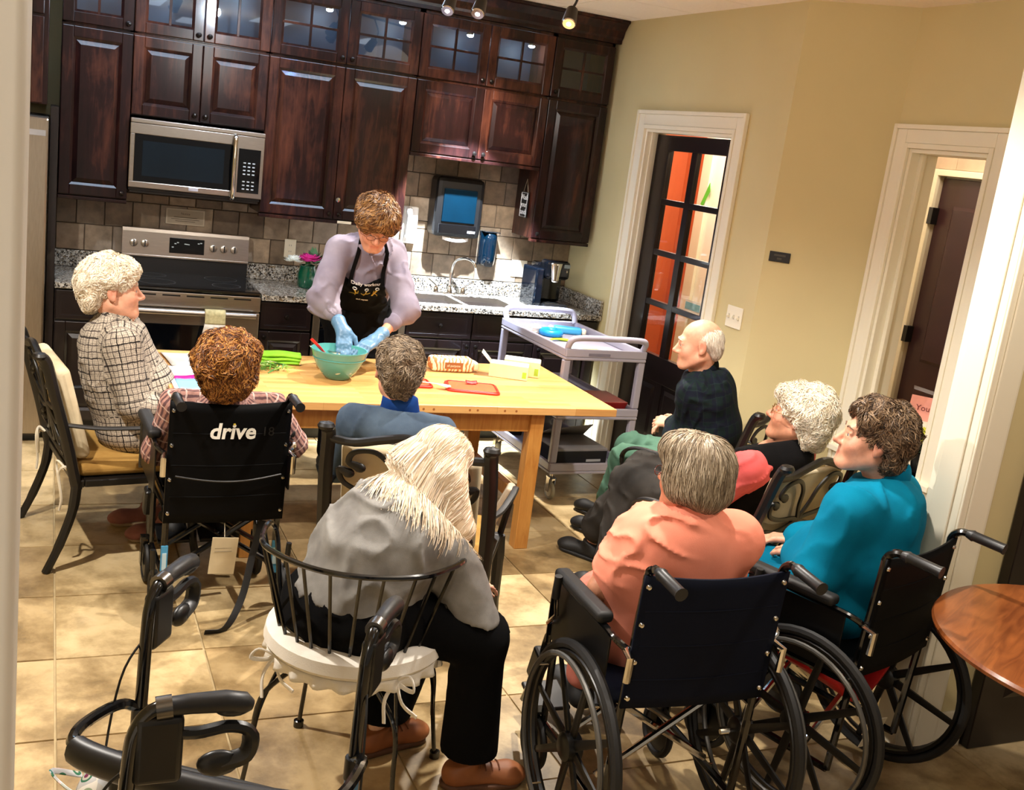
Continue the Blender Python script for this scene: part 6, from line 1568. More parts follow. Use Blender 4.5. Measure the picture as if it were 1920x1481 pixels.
garment('shirt', t, org, b1, plaid1, .0085, folds(3, .007, 30), [(J['neck'] + A(.01, 0, .025), unit(A(.3, 0, 1)))], attr=True)
def b1c(S): S.cap(J['neck'] + A(.03, 0, .0), J['neck'] + A(-.015, 0, .045), .072, .07, .01); S.cap(J['neck'] + A(.05, 0, .0), J['neck'] + A(-.005, 0, .1), .062, .062, .004, None, '-')
garment('collar', t, org, b1c, plaid1, .006, None, [(J['neck'] + A(.05, 0, .045), unit(A(.45, 0, 1)))], attr=True)
navyp = fabric('navy_trousers', (24, 28, 44), (14, 16, 28), 5, 400)
garment('trousers', t, org, lambda S: (S.cap(J['hl'], J['hr'], .11, None, .05), legs(S, J, .012, upto=.82)), navyp, .01, folds(9, .005, 30))
rose = plain('rose_suede', (150, 96, 86), .8, 0, .15, 20)
for s in 'lr': shoe(t, org, J['a' + s], J['t' + s], rose, plain('tan_sole', (150, 126, 96), .7))
hm1 = hairmat('white_hair', (196, 176, 146), (236, 222, 198), (252, 244, 230))
hairdo(t, org, R, W, 1.04, hm1, [((0, -.025, .06), (.095, .112, .092)), ((0, -.085, .02), (.088, .065, .085)), ((0, -.09, -.05), (.06, .035, .05)), ((0, .045, .085), (.07, .055, .05))],
       [((0, .105, -.035), (.085, .075, .105)), ((.085, .01, -.03), (.03, .03, .045)), ((-.085, .01, -.03), (.03, .03, .045))], dir_curl(4), .036, 9000, 11, .0019, .8, 70, .009, lumps(5, .007, 75))

# ---------------------------------------------------------------- 2: auburn woman in the transport chair, from behind
J = dict(hip=A(.24, -2.80, .52), neck=A(.23, -2.955, .885), head=A(.215, -2.985, 1.005), hf=A(.10, .95, .12), hu=A(0, -.12, 1), sl=A(.06, -2.90, .84), sr=A(.40, -2.92, .845),
         el=A(.0, -2.80, .62), er=A(.535, -2.80, .655), wl=A(.10, -2.58, .60), wr=A(.47, -2.58, .62), hl=A(.14, -2.75, .50), hr=A(.34, -2.75, .50), kl=A(.13, -2.36, .50), kr=A(.42, -2.38, .50),
         al=A(.13, -2.34, .16), ar=A(.42, -2.36, .16), tl=A(0, 1, 0), tr=A(.1, 1, 0))
t, B, R, W, org = make_person('woman with curly auburn hair seen from behind in the black transport wheelchair', (.24, -2.80, 0), J, FAIR2, hs=1.02,
    hands=[dict(wrist=J['wr'], d=A(-.3, .95, -.1), pn=A(0, 0, -1), side=-1, curl=.5), dict(wrist=J['wl'], d=A(.3, .95, -.1), pn=A(0, 0, -1), side=1, curl=.5)], zones='none')
stripe = plaidmat('striped_mauve', (186, 140, 128), [(1, .022, .45, (70, 48, 58), .8), (0, .05, .12, (226, 200, 190), .7)])
def b2(S):
    torso(S, J, .016)
    for s in 'lr': arm(S, J['s' + s], J['e' + s], J['w' + s], .018, upto=.8)
garment('blouse', t, org, b2, stripe, .010, folds(4, .006, 32), [(J['neck'] + A(0, 0, .02), unit(A(0, .2, 1)))], attr=True)
garment('trousers', t, org, lambda S: (S.cap(J['hl'], J['hr'], .11, None, .05), legs(S, J, .014, upto=.85)), navyp, .012, folds(9, .005, 30))
for s in 'lr': S_ = Body(); foot(S_, J['a' + s], J['t' + s], .006); V_, Q_ = S_.mesh(.009); np_obj('shoe', V_, Q_, M['rubber'], t, org)
hm2 = hairmat('auburn_hair', (44, 20, 8), (122, 68, 26), (206, 146, 72))
hairdo(t, org, R, W, 1.02, hm2, [((0, -.03, .045), (.118, .128, .108)), ((0, -.075, -.02), (.095, .065, .075)), ((0, .03, .06), (.10, .08, .07))], [((0, .125, -.04), (.085, .075, .11)), ((0, -.03, -.13), (.09, .09, .045))],
       dir_curl(8), .042, 11000, 12, .0021, .9, 80, .011, lumps(6, .011, 62))

# ---------------------------------------------------------------- 3: short-haired person in blue-grey sweater, from behind
J = dict(hip=A(.91, -3.17, .53), neck=A(.800, -3.335, .955), head=A(.787, -3.325, 1.095), hf=A(.15, .98, -.08), hu=A(.02, .05, 1), sl=A(.655, -3.27, .880), sr=A(.945, -3.395, .875),
         el=A(.66, -3.08, .64), er=A(1.06, -3.24, .64), wl=A(.85, -2.90, .60), wr=A(1.10, -3.00, .60), hl=A(.85, -3.10, .51), hr=A(1.02, -3.17, .51), kl=A(1.02, -2.72, .50), kr=A(1.20, -2.80, .50),
         al=A(1.02, -2.74, .09), ar=A(1.18, -2.82, .09), tl=A(.3, .9, 0), tr=A(.3, .9, 0), bend=.03)
t, B, R, W, org = make_person('person with cropped grey-brown hair and blue collar under a blue-grey sweater, seen from behind', (.86, -3.60, 0), J, FAIR2, hs=1.0, zones='none',
    hands=[dict(wrist=J['wr'], d=A(.5, .8, -.1), pn=A(0, 0, -1), side=-1, curl=.5), dict(wrist=J['wl'], d=A(.8, .2, -.1), pn=A(0, 0, -1), side=1, curl=.5)])
swt = fabric('blue_grey_knit', (84, 100, 118), (62, 76, 94), 9, 260)
def b3(S):
    torso(S, J, .016, .95)
    for s in 'lr': arm(S, J['s' + s], J['e' + s], J['w' + s], .018, upto=.9)
garment('sweater', t, org, b3, swt, .009, folds(14, .006, 26), [(J['neck'] + A(0, 0, -.005), unit(A(.1, .2, 1)))])
def b3c(S): S.cap(J['neck'] + A(.01, .02, -.03), J['neck'] + A(.0, -.0, .032), .078, .068, .01); S.cap(J['neck'] + A(.02, .03, -.03), J['neck'] + A(.0, .01, .12), .064, .060, .004, None, '-')
garment('collar', t, org, b3c, fabric('royal_blue_cotton', (32, 74, 148), (22, 54, 116), 8, 400), .006, None, [(J['neck'] + A(.03, .05, .02), unit(A(.2, .5, 1)))], label='royal blue shirt collar')
garment('trousers', t, org, lambda S: (S.cap(J['hl'], J['hr'], .11, None, .05), legs(S, J, .012, upto=.9)), navyp, .012, folds(9, .005, 30))
for s in 'lr': shoe(t, org, J['a' + s], J['t' + s], M['rubber'])
hm3 = hairmat('grey_brown_hair', (70, 58, 46), (122, 104, 84), (172, 152, 126))
hairdo(t, org, R, W, 1.0, hm3, [((0, -.02, .045), (.088, .105, .086)), ((0, -.066, .0), (.078, .046, .07)), ((0, -.068, -.055), (.05, .022, .04)), ((0, .03, .07), (.075, .07, .052))],
       [((0, .115, -.03), (.085, .08, .105)), ((.088, .005, -.02), (.024, .028, .045)), ((-.088, .005, -.02), (.024, .028, .045)), ((0, -.01, -.14), (.10, .06, .055))], dir_curl(15), .028, 9000, 13, .0016, .5, 60, .006, lumps(8, .005, 80))

# ---------------------------------------------------------------- 4: woman with long pale hair leaning to the right in the wire chair
J = dict(hip=A(.415, -4.235, .60), neck=A(.63, -4.17, .865), head=A(.675, -4.115, .975), hf=A(.62, .62, -.50), hu=A(.35, .15, .90), sl=A(.58, -3.99, .800), sr=A(.69, -4.27, .775),
         el=A(.66, -3.86, .62), er=A(.775, -4.33, .56), wl=A(.74, -4.02, .62), wr=A(.80, -4.14, .60), hl=A(.47, -4.12, .59), hr=A(.48, -4.27, .59), kl=A(.82, -3.86, .52), kr=A(.795, -4.33, .515),
         al=A(.70, -4.00, .10), ar=A(.885, -4.28, .10), tl=A(-.1, -.0, 0), tr=A(.9, -.1, 0), bend=.075)
J['tl'] = A(.95, .25, 0); J['al'] = A(.60, -4.06, .10); J['ar'] = A(.82, -4.30, .10)
t, B, R, W, org = make_person('woman with long pale hair in a grey sweater bending forward in the wire chair', (.42, -4.17, 0), J, FAIR, hs=1.0, zones='none', w=1.12,
    hands=[dict(wrist=J['wr'], d=A(.8, .5, -.1), pn=A(0, 0, -1), side=-1, curl=.5), dict(wrist=J['wl'], d=A(.9, -.2, -.1), pn=A(0, 0, -1), side=1, curl=.5)])
gry = fabric('heather_grey_knit', (146, 144, 140), (118, 115, 112), 14, 420)
def b4(S):
    torso(S, J, .026, 1.08, k=.07)
    S.cap(J['hip'] + A(.02, 0, .02), lerp(J['hip'], J['neck'], .6) + A(-.01, 0, .0), .140, .125, .08)
    arm(S, J['sr'], J['er'], J['wr'], .034, upto=.95); arm(S, J['sl'], J['el'], J['wl'], .026, upto=.9)
Sg, _ = garment('sweater', t, org, b4, gry, .009, folds(21, .010, 17, (1, 1, .8)), [(J['neck'] + A(.02, 0, .0), unit(A(.7, .1, .7))), (A(.43, -4.25, .640), unit(A(-.12, .12, -1)))])
blkp = fabric('black_trousers', (8, 8, 10), (5, 5, 6), 5, 400)
def p4(S):
    S.ell(J['hip'] + A(.02, .01, -.015), (.195, .195, .135), None, .06); S.cap(A(.34, -4.20, .60), A(.46, -4.33, .60), .095, .095, .08)
    for s in 'lr': S.cap(J['h' + s], J['k' + s], .105, .085, .05); S.cap(J['k' + s], lerp(J['k' + s], J['a' + s], .93), .080, .092, .03)
garment('trousers', t, org, p4, blkp, .010, folds(23, .010, 18), [(A(0, 0, .12), A(0, 0, -1))])
tan = plain('tan_leather', (146, 86, 46), .55, 0, .12, 20); lc = plain('brown_lace', (110, 60, 30), .8)
for s in 'lr': shoe(t, org, J['a' + s], J['t' + s], tan, plain('brown_sole', (92, 60, 40), .7), lc, long=.01)
hm4 = hairmat('pale_blonde_hair', (196, 172, 138), (232, 214, 188), (252, 242, 226), .4)
def x4(S):
    S.cap(A(.675, -4.17, .965), A(.735, -4.235, .835), .072, .040, .04); S.cap(A(.65, -4.17, .97), A(.635, -4.22, .885), .068, .032, .04); S.cap(A(.665, -4.18, .95), A(.655, -4.25, .855), .070, .036, .04)
hS = hairdo(t, org, R, W, 1.0, hm4, [((0, -.018, .052), (.086, .104, .086)), ((0, -.06, .0), (.082, .06, .09)), ((0, .03, .07), (.075, .07, .06))], [((0, .13, -.04), (.07, .075, .10))],
       lambda L, q: np.stack([L[:, 0] * 3, -np.ones(len(L)) * 1.0 + 0 * L[:, 1], -1.1 + L[:, 2] * 2], -1), .06, 2500, 14, .0016, .1, 30, .003, lumps(9, .0022, 60), extra=x4, step=.006)
CB = Body(); CB.p = hS.p + Sg.p; r4 = np.random.RandomState(2)
VV, _q = hS.mesh(.012); VV = VV[(VV[:, 2] > .955) & ((VV - W(0, 0, 0)) @ R[:, 1] < .04)]
crown = W(.0, .0, .13)
def d4(P, q):
    x = P[:, 0:1] + .35 * (P[:, 1:2] + 4.17); k_ = np.clip((x - .60) / .12, 0, 1); d = unit(A(-.20, -.50, -.75)) * (1 - k_) + unit(A(.16, -.34, -.93)) * k_
    o_ = P - crown; o_ /= np.linalg.norm(o_, axis=1, keepdims=True); return d * (.5 + .6 * q) + o_ * (.9 * (1 - q) ** 2)
strands('hair_locks', CB, VV, d4, .155, hm4, t, org, 4200, 5, .0019, 12, .008, .12, 14, droop=True)['kind'] = 'stuff'
TP = drape(CB, [A(.635 + .05 * a, -4.22 - .03 * b, 1.1) for a, b in r4.rand(160, 2)], A(0, 0, -1), .004)
strands('stray_locks', CB, TP, lambda P, q: np.tile(unit(A(-.42 - .35 * q, -.62, -.5)), (len(P), 1)), .10, hm4, t, org, 150, 6, .0022, 12, .006, .5, 9, droop=True)['kind'] = 'stuff'
TP = drape(CB, [A(.70 + .06 * a, -4.27 - .02 * b, 1.1) for a, b in r4.rand(160, 2)], A(0, 0, -1), .004)
strands('stray_locks', CB, TP, lambda P, q: np.tile(unit(A(.1 - .6 * q, -.6, -.5)), (len(P), 1)), .05, hm4, t, org, 120, 7, .0022, 8, .006, .3, 9, droop=True)['kind'] = 'stuff'

# ---------------------------------------------------------------- 5: the standing woman in the apron
J = dict(hip=A(1.20, -1.26, .93), neck=A(1.115, -1.66, 1.375), head=A(1.085, -1.80, 1.495), hf=A(-.08, -.80, -.60), hu=A(-.02, -.60, .80), sl=A(1.275, -1.545, 1.325), sr=A(.955, -1.62, 1.33),
         el=A(1.30, -1.76, 1.07), er=A(.875, -1.72, 1.09), wl=A(1.125, -1.90, .925), wr=A(.955, -1.86, .965), hl=A(1.29, -1.26, .90), hr=A(1.11, -1.27, .90), kl=A(1.30, -1.25, .48), kr=A(1.10, -1.26, .48),
         al=A(1.31, -1.20, .09), ar=A(1.09, -1.21, .09), tl=A(.1, -1, 0), tr=A(-.1, -1, 0), bend=.02)
hl_ = dict(wrist=J['wl'], d=A(-.80, -.52, -.30), pn=A(.1, .25, -1), side=-1, curl=.42, thumb=.9); hr_ = dict(wrist=J['wr'], d=A(-.04, -.62, -.78), pn=A(0.1, .8, -.6), side=1, curl=.30, spread=.06)
t, B, R, W, org = make_person('standing woman in grey blouse, black printed apron and blue gloves mixing in the bowl', (1.20, -1.26, 0), J, TANNED, hs=1.03, hands=[dict(fat=.8, **hl_), dict(fat=.8, **hr_)], brows=(120, 84, 60))
blo = fabric('grey_lilac_blouse', (138, 130, 142), (112, 104, 118), 7, 300, .85)
def b5(S):
    torso(S, J, .018, 1.0, bust=.02)
    for s in 'lr':
        m = lerp(J['e' + s], J['w' + s], .42); S.cap(J['s' + s], lerp(J['s' + s], J['e' + s], .6), .062, .066, .04); S.cap(lerp(J['s' + s], J['e' + s], .5), J['e' + s] + A(0, 0, -.005), .064, .078, .04); S.cap(J['e' + s] + A(0, 0, -.01), m, .074, .046, .03)
S5, _ = garment('blouse', t, org, b5, blo, .008, folds(31, .013, 24, (1, 1, .8)), [(J['neck'] + A(0, -.085, -.075), unit(A(0, -.82, .60)))])
for s in 'lr': garment('cuff', t, org, lambda S: S.cap(lerp(J['e' + s], J['w' + s], .40), lerp(J['e' + s], J['w' + s], .48), .047, .044, .01), blo, .006, None)

fw5 = unit(A(-.05, -.90, -.42)); rt5 = unit(A(-.97, -.12, 0)); up5 = unit(J['neck'] - J['hip'])
camis = plain('white_cotton_inner', (226, 220, 224), .8)
apr = fabric('black_apron_cotton', (8, 8, 10), (6, 6, 7), 5, 500, .8)
f5_ = folds(31, .013, 24, (1, 1, .8))
top_ = lerp(J['neck'], J['hip'], .30) + fw5 * .12; cen = lerp(J['neck'], J['hip'], .55)
SA, _ = garment('apron_bib', t, org, b5, apr, .0075, lambda P: f5_(P) - .0085, [(top_, up5), (cen + fw5 * .035, -fw5), (top_ + rt5 * .130, unit(rt5 + up5 * .30)), (top_ - rt5 * .060, unit(-rt5 + up5 * .42)), (J['hip'] - A(0, 0, .02), A(0, 0, -1))])
SK = Body(); SK.cap(J['hl'] + A(.02, .0, .06), J['hr'] + A(-.02, 0, .06), .125, None, .05); SK.cap(J['kl'] + A(0, 0, .02), J['kr'] + A(0, 0, .02), .11, None, .1); SK.cap(J['hip'] + A(0, 0, .05), A(1.2, -1.26, .5), .17, .17, .1)
SK.plane(A(1.2, -1.19, .7), A(0, 1, 0)); SK.plane(A(0, 0, .45), A(0, 0, -1))
V_, Q_ = SK.mesh(.011, (), .01, folds(33, .006, 20)); np_obj('apron_skirt', V_, Q_, apr, t, org)
for s in (-1, 1):
    P = [lerp(J['neck'], J['hip'], .33) + rt5 * (s * .088 + .035) + A(0, -.35, -.10), lerp(J['neck'], J['hip'], .15) + rt5 * (s * .082 + .02) + A(0, -.35, -.10), J['neck'] + rt5 * s * .076 + A(0, -.33, -.06)]
    P = smoothpath([Vector(q) for q in P], 6); D = drape(S5, [np.array(q) for q in P], A(0, 1, .1), .008)
    D2 = list(D) + [np.array(J['neck'] + rt5 * s * .062 + A(0, -.01, .035)), np.array(J['neck'] + rt5 * s * .045 + A(0, .045, .05))]
    G().tube([tuple(q - org) for q in D2], .012, 6, flat=.25, nrm=tuple(fw5)).obj('apron_strap', apr, t)
# print on the bib, draped on the cloth
def bibpos(x, dz): return lerp(J['neck'], J['hip'], .30 + .74 * dz) - rt5 * (x - .04) + A(0, -.35, -.10)
S5t = Body(); torso(S5t, J, .018, 1.0, bust=.02)
def bibdrape(P, off): return drape(S5t, P, A(0, 1, .28), .0085 + .0015 + off, 40)
def bibtext(name, body, size, mat, dz, shear=0):
    o = text(name, body, size, mat, t, (0, 0, 0), (0, 0, 0), 0, bold=.0006)
    n_ = len(o.data.vertices); co = np.zeros(n_ * 3); o.data.vertices.foreach_get('co', co); co = co.reshape(-1, 3)
    c = bibpos(0, dz); P = bibdrape(np.array([c + (-rt5) * q[0] + up5 * q[1] for q in co]), .002)
    o.data.vertices.foreach_set('co', (P - org).astype(np.float32).ravel()); o.data.update(); return o
ltr = plain('apron_print_white', (226, 222, 214), .6); gld = plain('apron_print_gold', (214, 176, 60), .5)
bibtext('lettering', 'Daily workout', .0285, ltr, .075); bibtext('lettering', 'and repeat', .015, ltr, .42)
def bibtube(name, pts, r, mat, closed=False):
    D = bibdrape(np.array([bibpos(x, z) for x, z in pts]), .002); G().tube([tuple(q - org) for q in D], r, 6, closed=closed, flat=.5, nrm=(0, -1, .3)).obj(name, mat, t)
for cx, tilt in ((-.060, -.35), (.0, 0.0), (.060, .35)):
    ring = [(cx + tilt * .01 + .010 * math.cos(a), .155 + .020 * math.sin(a)) for a in [2 * PI * k / 12 for k in range(12)]]; bibtube('corkscrew_ring', ring, .0022, ltr, True)
    bibtube('corkscrew_body', [(cx + tilt * .01, .18), (cx - tilt * .02, .24), (cx - tilt * .035, .32)], .0045, gld)
    arms_ = [(-.027, .235), (-.014, .26), (0, .25), (.014, .26), (.027, .235)] if not tilt else [(-.014, .19), (-.016, .23), (0, .26), (.013, .29), (.015, .315)]
    bibtube('corkscrew_arm', [(cx + (x if tilt >= 0 else -x), z) for x, z in arms_], .0022, gld)
garment('trousers', t, org, lambda S: (S.cap(J['hl'], J['hr'], .115, None, .05), legs(S, J, .014, upto=.92)), blkp, .012, folds(9, .005, 30))
for s in 'lr': shoe(t, org, J['a' + s], J['t' + s], M['rubber'])
glv = plain('blue_vinyl_glove', (84, 120, 150), .4, 0, .08, 30, bump=.3, bscale=60)
for hd, s in ((hl_, 'l'), (hr_, 'r')):
    S = Body(); d_ = unit(hd['d']); hand(S, **dict(hd, L=.188, fat=1.22)); S.cap(np.asarray(hd['wrist']) + unit(J['e' + s] - J['w' + s]) * .05, np.asarray(hd['wrist']) + d_ * .02, .037, .033, .02)
    V_, Q_ = S.mesh(.0045, (), .0045, folds(40, .0022, 90)); np_obj('glove', V_, Q_, glv, t, org, label='light blue disposable glove')
hm5 = hairmat('brown_blonde_hair', (54, 32, 16), (120, 78, 40), (196, 146, 86), .45)
hairdo(t, org, R, W, 1.03, hm5, [((0, -.015, .065), (.092, .108, .088)), ((0, -.06, .02), (.086, .06, .09)), ((0, .05, .085), (.078, .062, .05)), ((.05, .03, .05), (.04, .06, .05)), ((-.05, .03, .05), (.04, .06, .05))],
       [((0, .115, -.045), (.075, .075, .085)), ((.09, .015, -.045), (.03, .04, .04)), ((-.09, .015, -.045), (.03, .04, .04))],
       lambda L, q: np.stack([L[:, 0] * 14 + .45, .55 + 0 * L[:, 1], -.25 - L[:, 2] * 2 + .8 * (L[:, 1] < .0)], -1), .055, 9000, 15, .0017, .6, 45, .014, lumps(11, .010, 60))
# glasses
gm_ = plain('spectacle_frame', (90, 40, 30), .3)
def glasses(t, org, W, s, mat, B_=None):
    g = G()
    for q in (-1, 1):
        ring = [W(q * .032 + .021 * math.cos(a), .106, .002 + .015 * math.sin(a)) - org for a in [2 * PI * k / 18 for k in range(18)]]; g.tube([tuple(p) for p in ring], .0013 * s, 6, closed=True)
        g.tube([tuple(W(q * .053, .106, .006) - org), tuple(W(q * .079, .09, .008) - org), tuple(W(q * .088, .0, .010) - org), tuple(W(q * .087, -.02, -.008) - org)], .0013 * s, 6)
    g.tube([tuple(W(-.011, .107, .006) - org), tuple(W(0, .112, .010) - org), tuple(W(.011, .107, .006) - org)], .0013 * s, 6)
    g.obj('glasses', mat, t)
glasses(t, org, W, 1.03, gm_)

# ---------------------------------------------------------------- 6: old man in dark green plaid, profile to the left
J = dict(hip=A(2.63, -2.70, .53), neck=A(2.53, -2.72, .995), head=A(2.485, -2.735, 1.145), hf=A(-.86, .44, -.14), hu=A(-.1, .03, 1), sl=A(2.36, -2.72, .93), sr=A(2.66, -2.60, .93),
         el=A(2.42, -2.68, .70), er=A(2.74, -2.42, .70), wl=A(2.60, -2.44, .665), wr=A(2.68, -2.40, .66), hl=A(2.54, -2.66, .50), hr=A(2.68, -2.56, .50), kl=A(2.29, -2.55, .50), kr=A(2.42, -2.36, .50),
         al=A(2.32, -2.36, .10), ar=A(2.47, -2.10, .10), tl=A(-.35, .93, 0), tr=A(-.35, .93, 0), bend=.05)
J['sl'] = A(2.45, -2.80, .925); J['el'] = A(2.54, -2.68, .68)
t, B, R, W, org = make_person('bald old man with white fringe of hair in dark green plaid shirt and green trousers', (2.63, -2.70, 0), J, FAIR2, hs=1.04,
    hands=[dict(wrist=J['wl'], d=A(-.35, .85, -.1), pn=A(.6, -.1, -.6), side=-1, curl=.75), dict(wrist=J['wr'], d=A(-.75, .3, -.1), pn=A(0, -.3, -1), side=1, curl=.6)], brows=(190, 180, 165), headkw=dict(age=1), w=1.0)
plaid6 = plaidmat('plaid_dark_green', (16, 32, 32), [(0, .06, .4, (14, 18, 34), .8), (1, .06, .4, (14, 18, 34), .8), (0, .06, .06, (44, 66, 56), .25), (1, .06, .06, (44, 66, 56), .25)])
def b6(S):
    torso(S, J, .026, 1.04, belly=.02)
    for s in 'lr': arm(S, J['s' + s], J['e' + s], J['w' + s], .022, upto=.9)
garment('shirt', t, org, b6, plaid6, .0085, folds(41, .008, 24), [(J['neck'] + A(0, 0, .025), unit(A(-.15, .1, 1)))], attr=True)
def c6(S): S.cap(J['neck'] + A(-.02, 0, -.02), J['neck'] + A(.012, 0, .045), .076, .072, .01); S.cap(J['neck'] + A(-.04, .01, -.02), J['neck'] + A(-.015, .0, .12), .066, .066, .004, None, '-')
garment('collar', t, org, c6, plaid6, .006, None, [(J['neck'] + A(-.05, 0, .03), unit(A(-.45, .1, 1)))], attr=True)
grn = fabric('green_twill', (88, 122, 102), (66, 96, 80), 6, 400)
garment('trousers', t, org, lambda S: (S.cap(J['hl'], J['hr'], .115, None, .05), legs(S, J, .018, upto=.92)), grn, .010, folds(43, .009, 20))
for s in 'lr': shoe(t, org, J['a' + s], J['t' + s], M['rubber'], long=.02)
hm6 = hairmat('thin_white_hair', (190, 176, 156), (222, 212, 194), (246, 240, 228))
hairdo(t, org, R, W, 1.04, hm6, [((0, -.028, .025), (.082, .086, .070)), ((0, -.07, -.03), (.06, .036, .045))],
       [((0, .075, .03), (.12, .085, .16)), ((0, .02, .125), (.085, .12, .055)), ((0, 0, -.13), (.1, .15, .055)), ((.085, .0, -.01), (.03, .026, .04)), ((-.085, .0, -.01), (.03, .026, .04))], dir_down, .03, 3500, 16, .0011, .3, 50, .004, lumps(12, .003, 90))

# ---------------------------------------------------------------- 7: white curly haired woman, pink sleeves and black vest, reclining
J = dict(hip=A(2.32, -3.36, .53), neck=A(2.40, -3.62, .90), head=A(2.405, -3.635, 1.035), hf=A(-.72, .66, .16), hu=A(.1, -.12, 1), sl=A(2.20, -3.64, .83), sr=A(2.52, -3.52, .84),
         el=A(2.12, -3.50, .64), er=A(2.58, -3.30, .64), wl=A(2.16, -3.28, .61), wr=A(2.40, -3.14, .61), hl=A(2.22, -3.32, .50), hr=A(2.42, -3.26, .50), kl=A(2.09, -2.94, .52), kr=A(2.24, -2.86, .56),
         al=A(1.97, -2.98, .10), ar=A(2.05, -2.80, .14), tl=A(-.45, .9, 0), tr=A(-.5, .85, 0))
J['kr'] = A(2.19, -2.90, .56); J['al'] = A(1.985, -3.05, .10); J['ar'] = A(2.12, -2.62, .12)
t, B, R, W, org = make_person('woman with fluffy white hair, pink sleeves and black vest leaning back in the cast chair', (2.32, -3.36, 0), J, TANNED, hs=1.02,
    hands=[dict(wrist=J['wl'], d=A(.1, .9, -.1), pn=A(0, 0, -1), side=1, curl=.5), dict(wrist=J['wr'], d=A(-.6, .7, -.1), pn=A(0, 0, -1), side=-1, curl=.5)], brows=(170, 150, 130))
pink = fabric('salmon_pink_satin', (236, 116, 112), (214, 90, 90), 7, 260, .55)
def b7(S):
    torso(S, J, .010)
    for s in 'lr': arm(S, J['s' + s], J['e' + s], J['w' + s], .036, upto=.9)
garment('blouse', t, org, b7, pink, .009, folds(51, .006, 20), [(J['neck'] + A(0, 0, .03), unit(A(-.2, .4, 1)))])
garment('vest', t, org, lambda S: (torso(S, J, .036), S.cap(J['neck'] + A(0, -.01, -.03), J['neck'] + A(0, 0, .03), .085, .07, .04)), fabric('black_wool', (18, 17, 18), (10, 10, 11), 8, 300), .009, folds(52, .006, 20), [(J['neck'] + A(0, 0, .04), unit(A(-.2, .4, 1))), (J['sl'] + A(-.02, .01, 0), unit(A(-.9, .3, 0))), (J['sr'] + A(.03, 0, 0), unit(A(.95, .3, 0)))])
chp = fabric('charcoal_trousers', (56, 52, 48), (36, 34, 32), 6, 300)
garment('trousers', t, org, lambda S: (S.cap(J['hl'], J['hr'], .115, None, .05), legs(S, J, .024, an=.062, upto=.86)), chp, .010, folds(53, .010, 18))
for s in 'lr': shoe(t, org, J['a' + s], J['t' + s], M['rubber'])
hm7 = hairmat('bright_white_hair', (206, 190, 160), (240, 230, 208), (254, 248, 236))
hairdo(t, org, R, W, 1.02, hm7, [((0, -.035, .05), (.108, .118, .098)), ((0, -.08, -.03), (.095, .06, .08)), ((0, .045, .075), (.08, .06, .055))], [((0, .125, -.045), (.088, .075, .11)), ((0, -.0, -.135), (.08, .08, .04))],
       dir_curl(54), .045, 10000, 17, .0019, 1.0, 55, .012, lumps(13, .011, 55))
glasses(t, org, W, 1.02, plain('gold_frame', (150, 110, 60), .3, .6))

# ---------------------------------------------------------------- 8: woman in coral T-shirt, foreground wheelchair, from behind
J = dict(hip=A(1.29, -4.40, .56), neck=A(1.350, -4.50, .975), head=A(1.332, -4.505, 1.088), hf=A(-.42, .88, -.10), hu=A(.0, .0, 1), sl=A(1.225, -4.485, .885), sr=A(1.515, -4.52, .890),
         el=A(1.115, -4.44, .715), er=A(1.575, -4.38, .70), wl=A(1.20, -4.32, .60), wr=A(1.44, -4.14, .64), hl=A(1.22, -4.36, .54), hr=A(1.39, -4.36, .54), kl=A(1.34, -4.07, .51), kr=A(1.50, -4.04, .51),
         al=A(1.34, -4.03, .16), ar=A(1.48, -4.0, .16), tl=A(0, 1, 0), tr=A(0, 1, 0), bend=.04)
t, B, R, W, org = make_person('woman with grey bob in coral T-shirt seen from behind in the navy-backed wheelchair', (1.29, -4.40, 0), J, TANNED, hs=.98, w=1.0,
    hands=[dict(wrist=J['wl'], d=A(.5, .7, -.25), pn=A(.2, 0, -1), side=1, curl=.55), dict(wrist=J['wr'], d=A(-.6, .7, -.1), pn=A(0, 0, -1), side=-1, curl=.5)])
cor = fabric('coral_jersey', (250, 158, 132), (240, 142, 116), 5, 500)
def b8(S):
    torso(S, J, .022, 1.06, k=.08, belly=.03)
    arm(S, J['sl'], J['el'], J['wl'], .026, a0=.040, upto=.58, half=True, k=.09); arm(S, J['sr'], J['er'], J['wr'], .026, a0=.040, upto=.58, half=True, k=.09)
garment('t_shirt', t, org, b8, cor, .008, folds(61, .013, 24, (.6, .6, 1.5)), [(J['neck'] + A(0, 0, .018), unit(A(0, .35, 1)))])
garment('trousers', t, org, lambda S: (S.cap(J['hl'], J['hr'], .125, None, .05), legs(S, J, .018, upto=.9)), fabric('coral_capri', (200, 120, 104), (176, 98, 84), 5, 300), .011, folds(62, .007, 20))
for s in 'lr': S_ = Body(); foot(S_, J['a' + s], J['t' + s], .006); V_, Q_ = S_.mesh(.009); np_obj('shoe', V_, Q_, M['rubber'], t, org)
hm8 = hairmat('ash_grey_hair', (104, 88, 70), (158, 140, 116), (206, 190, 164), .4)
hairdo(t, org, R, W, .98, hm8, [((0, -.02, .042), (.090, .104, .086)), ((0, -.055, -.015), (.092, .066, .075)), ((0, -.052, -.05), (.080, .046, .036)), ((0, .04, .075), (.08, .07, .055)), ((.07, .01, -.01), (.028, .05, .06)), ((-.07, .01, -.01), (.028, .05, .06))],
       [((0, .12, -.05), (.075, .08, .105))], dir_down, .075, 9000, 18, .0015, .12, 30, .007, lumps(14, .004, 45))
glasses(t, org, W, .98, gm_)

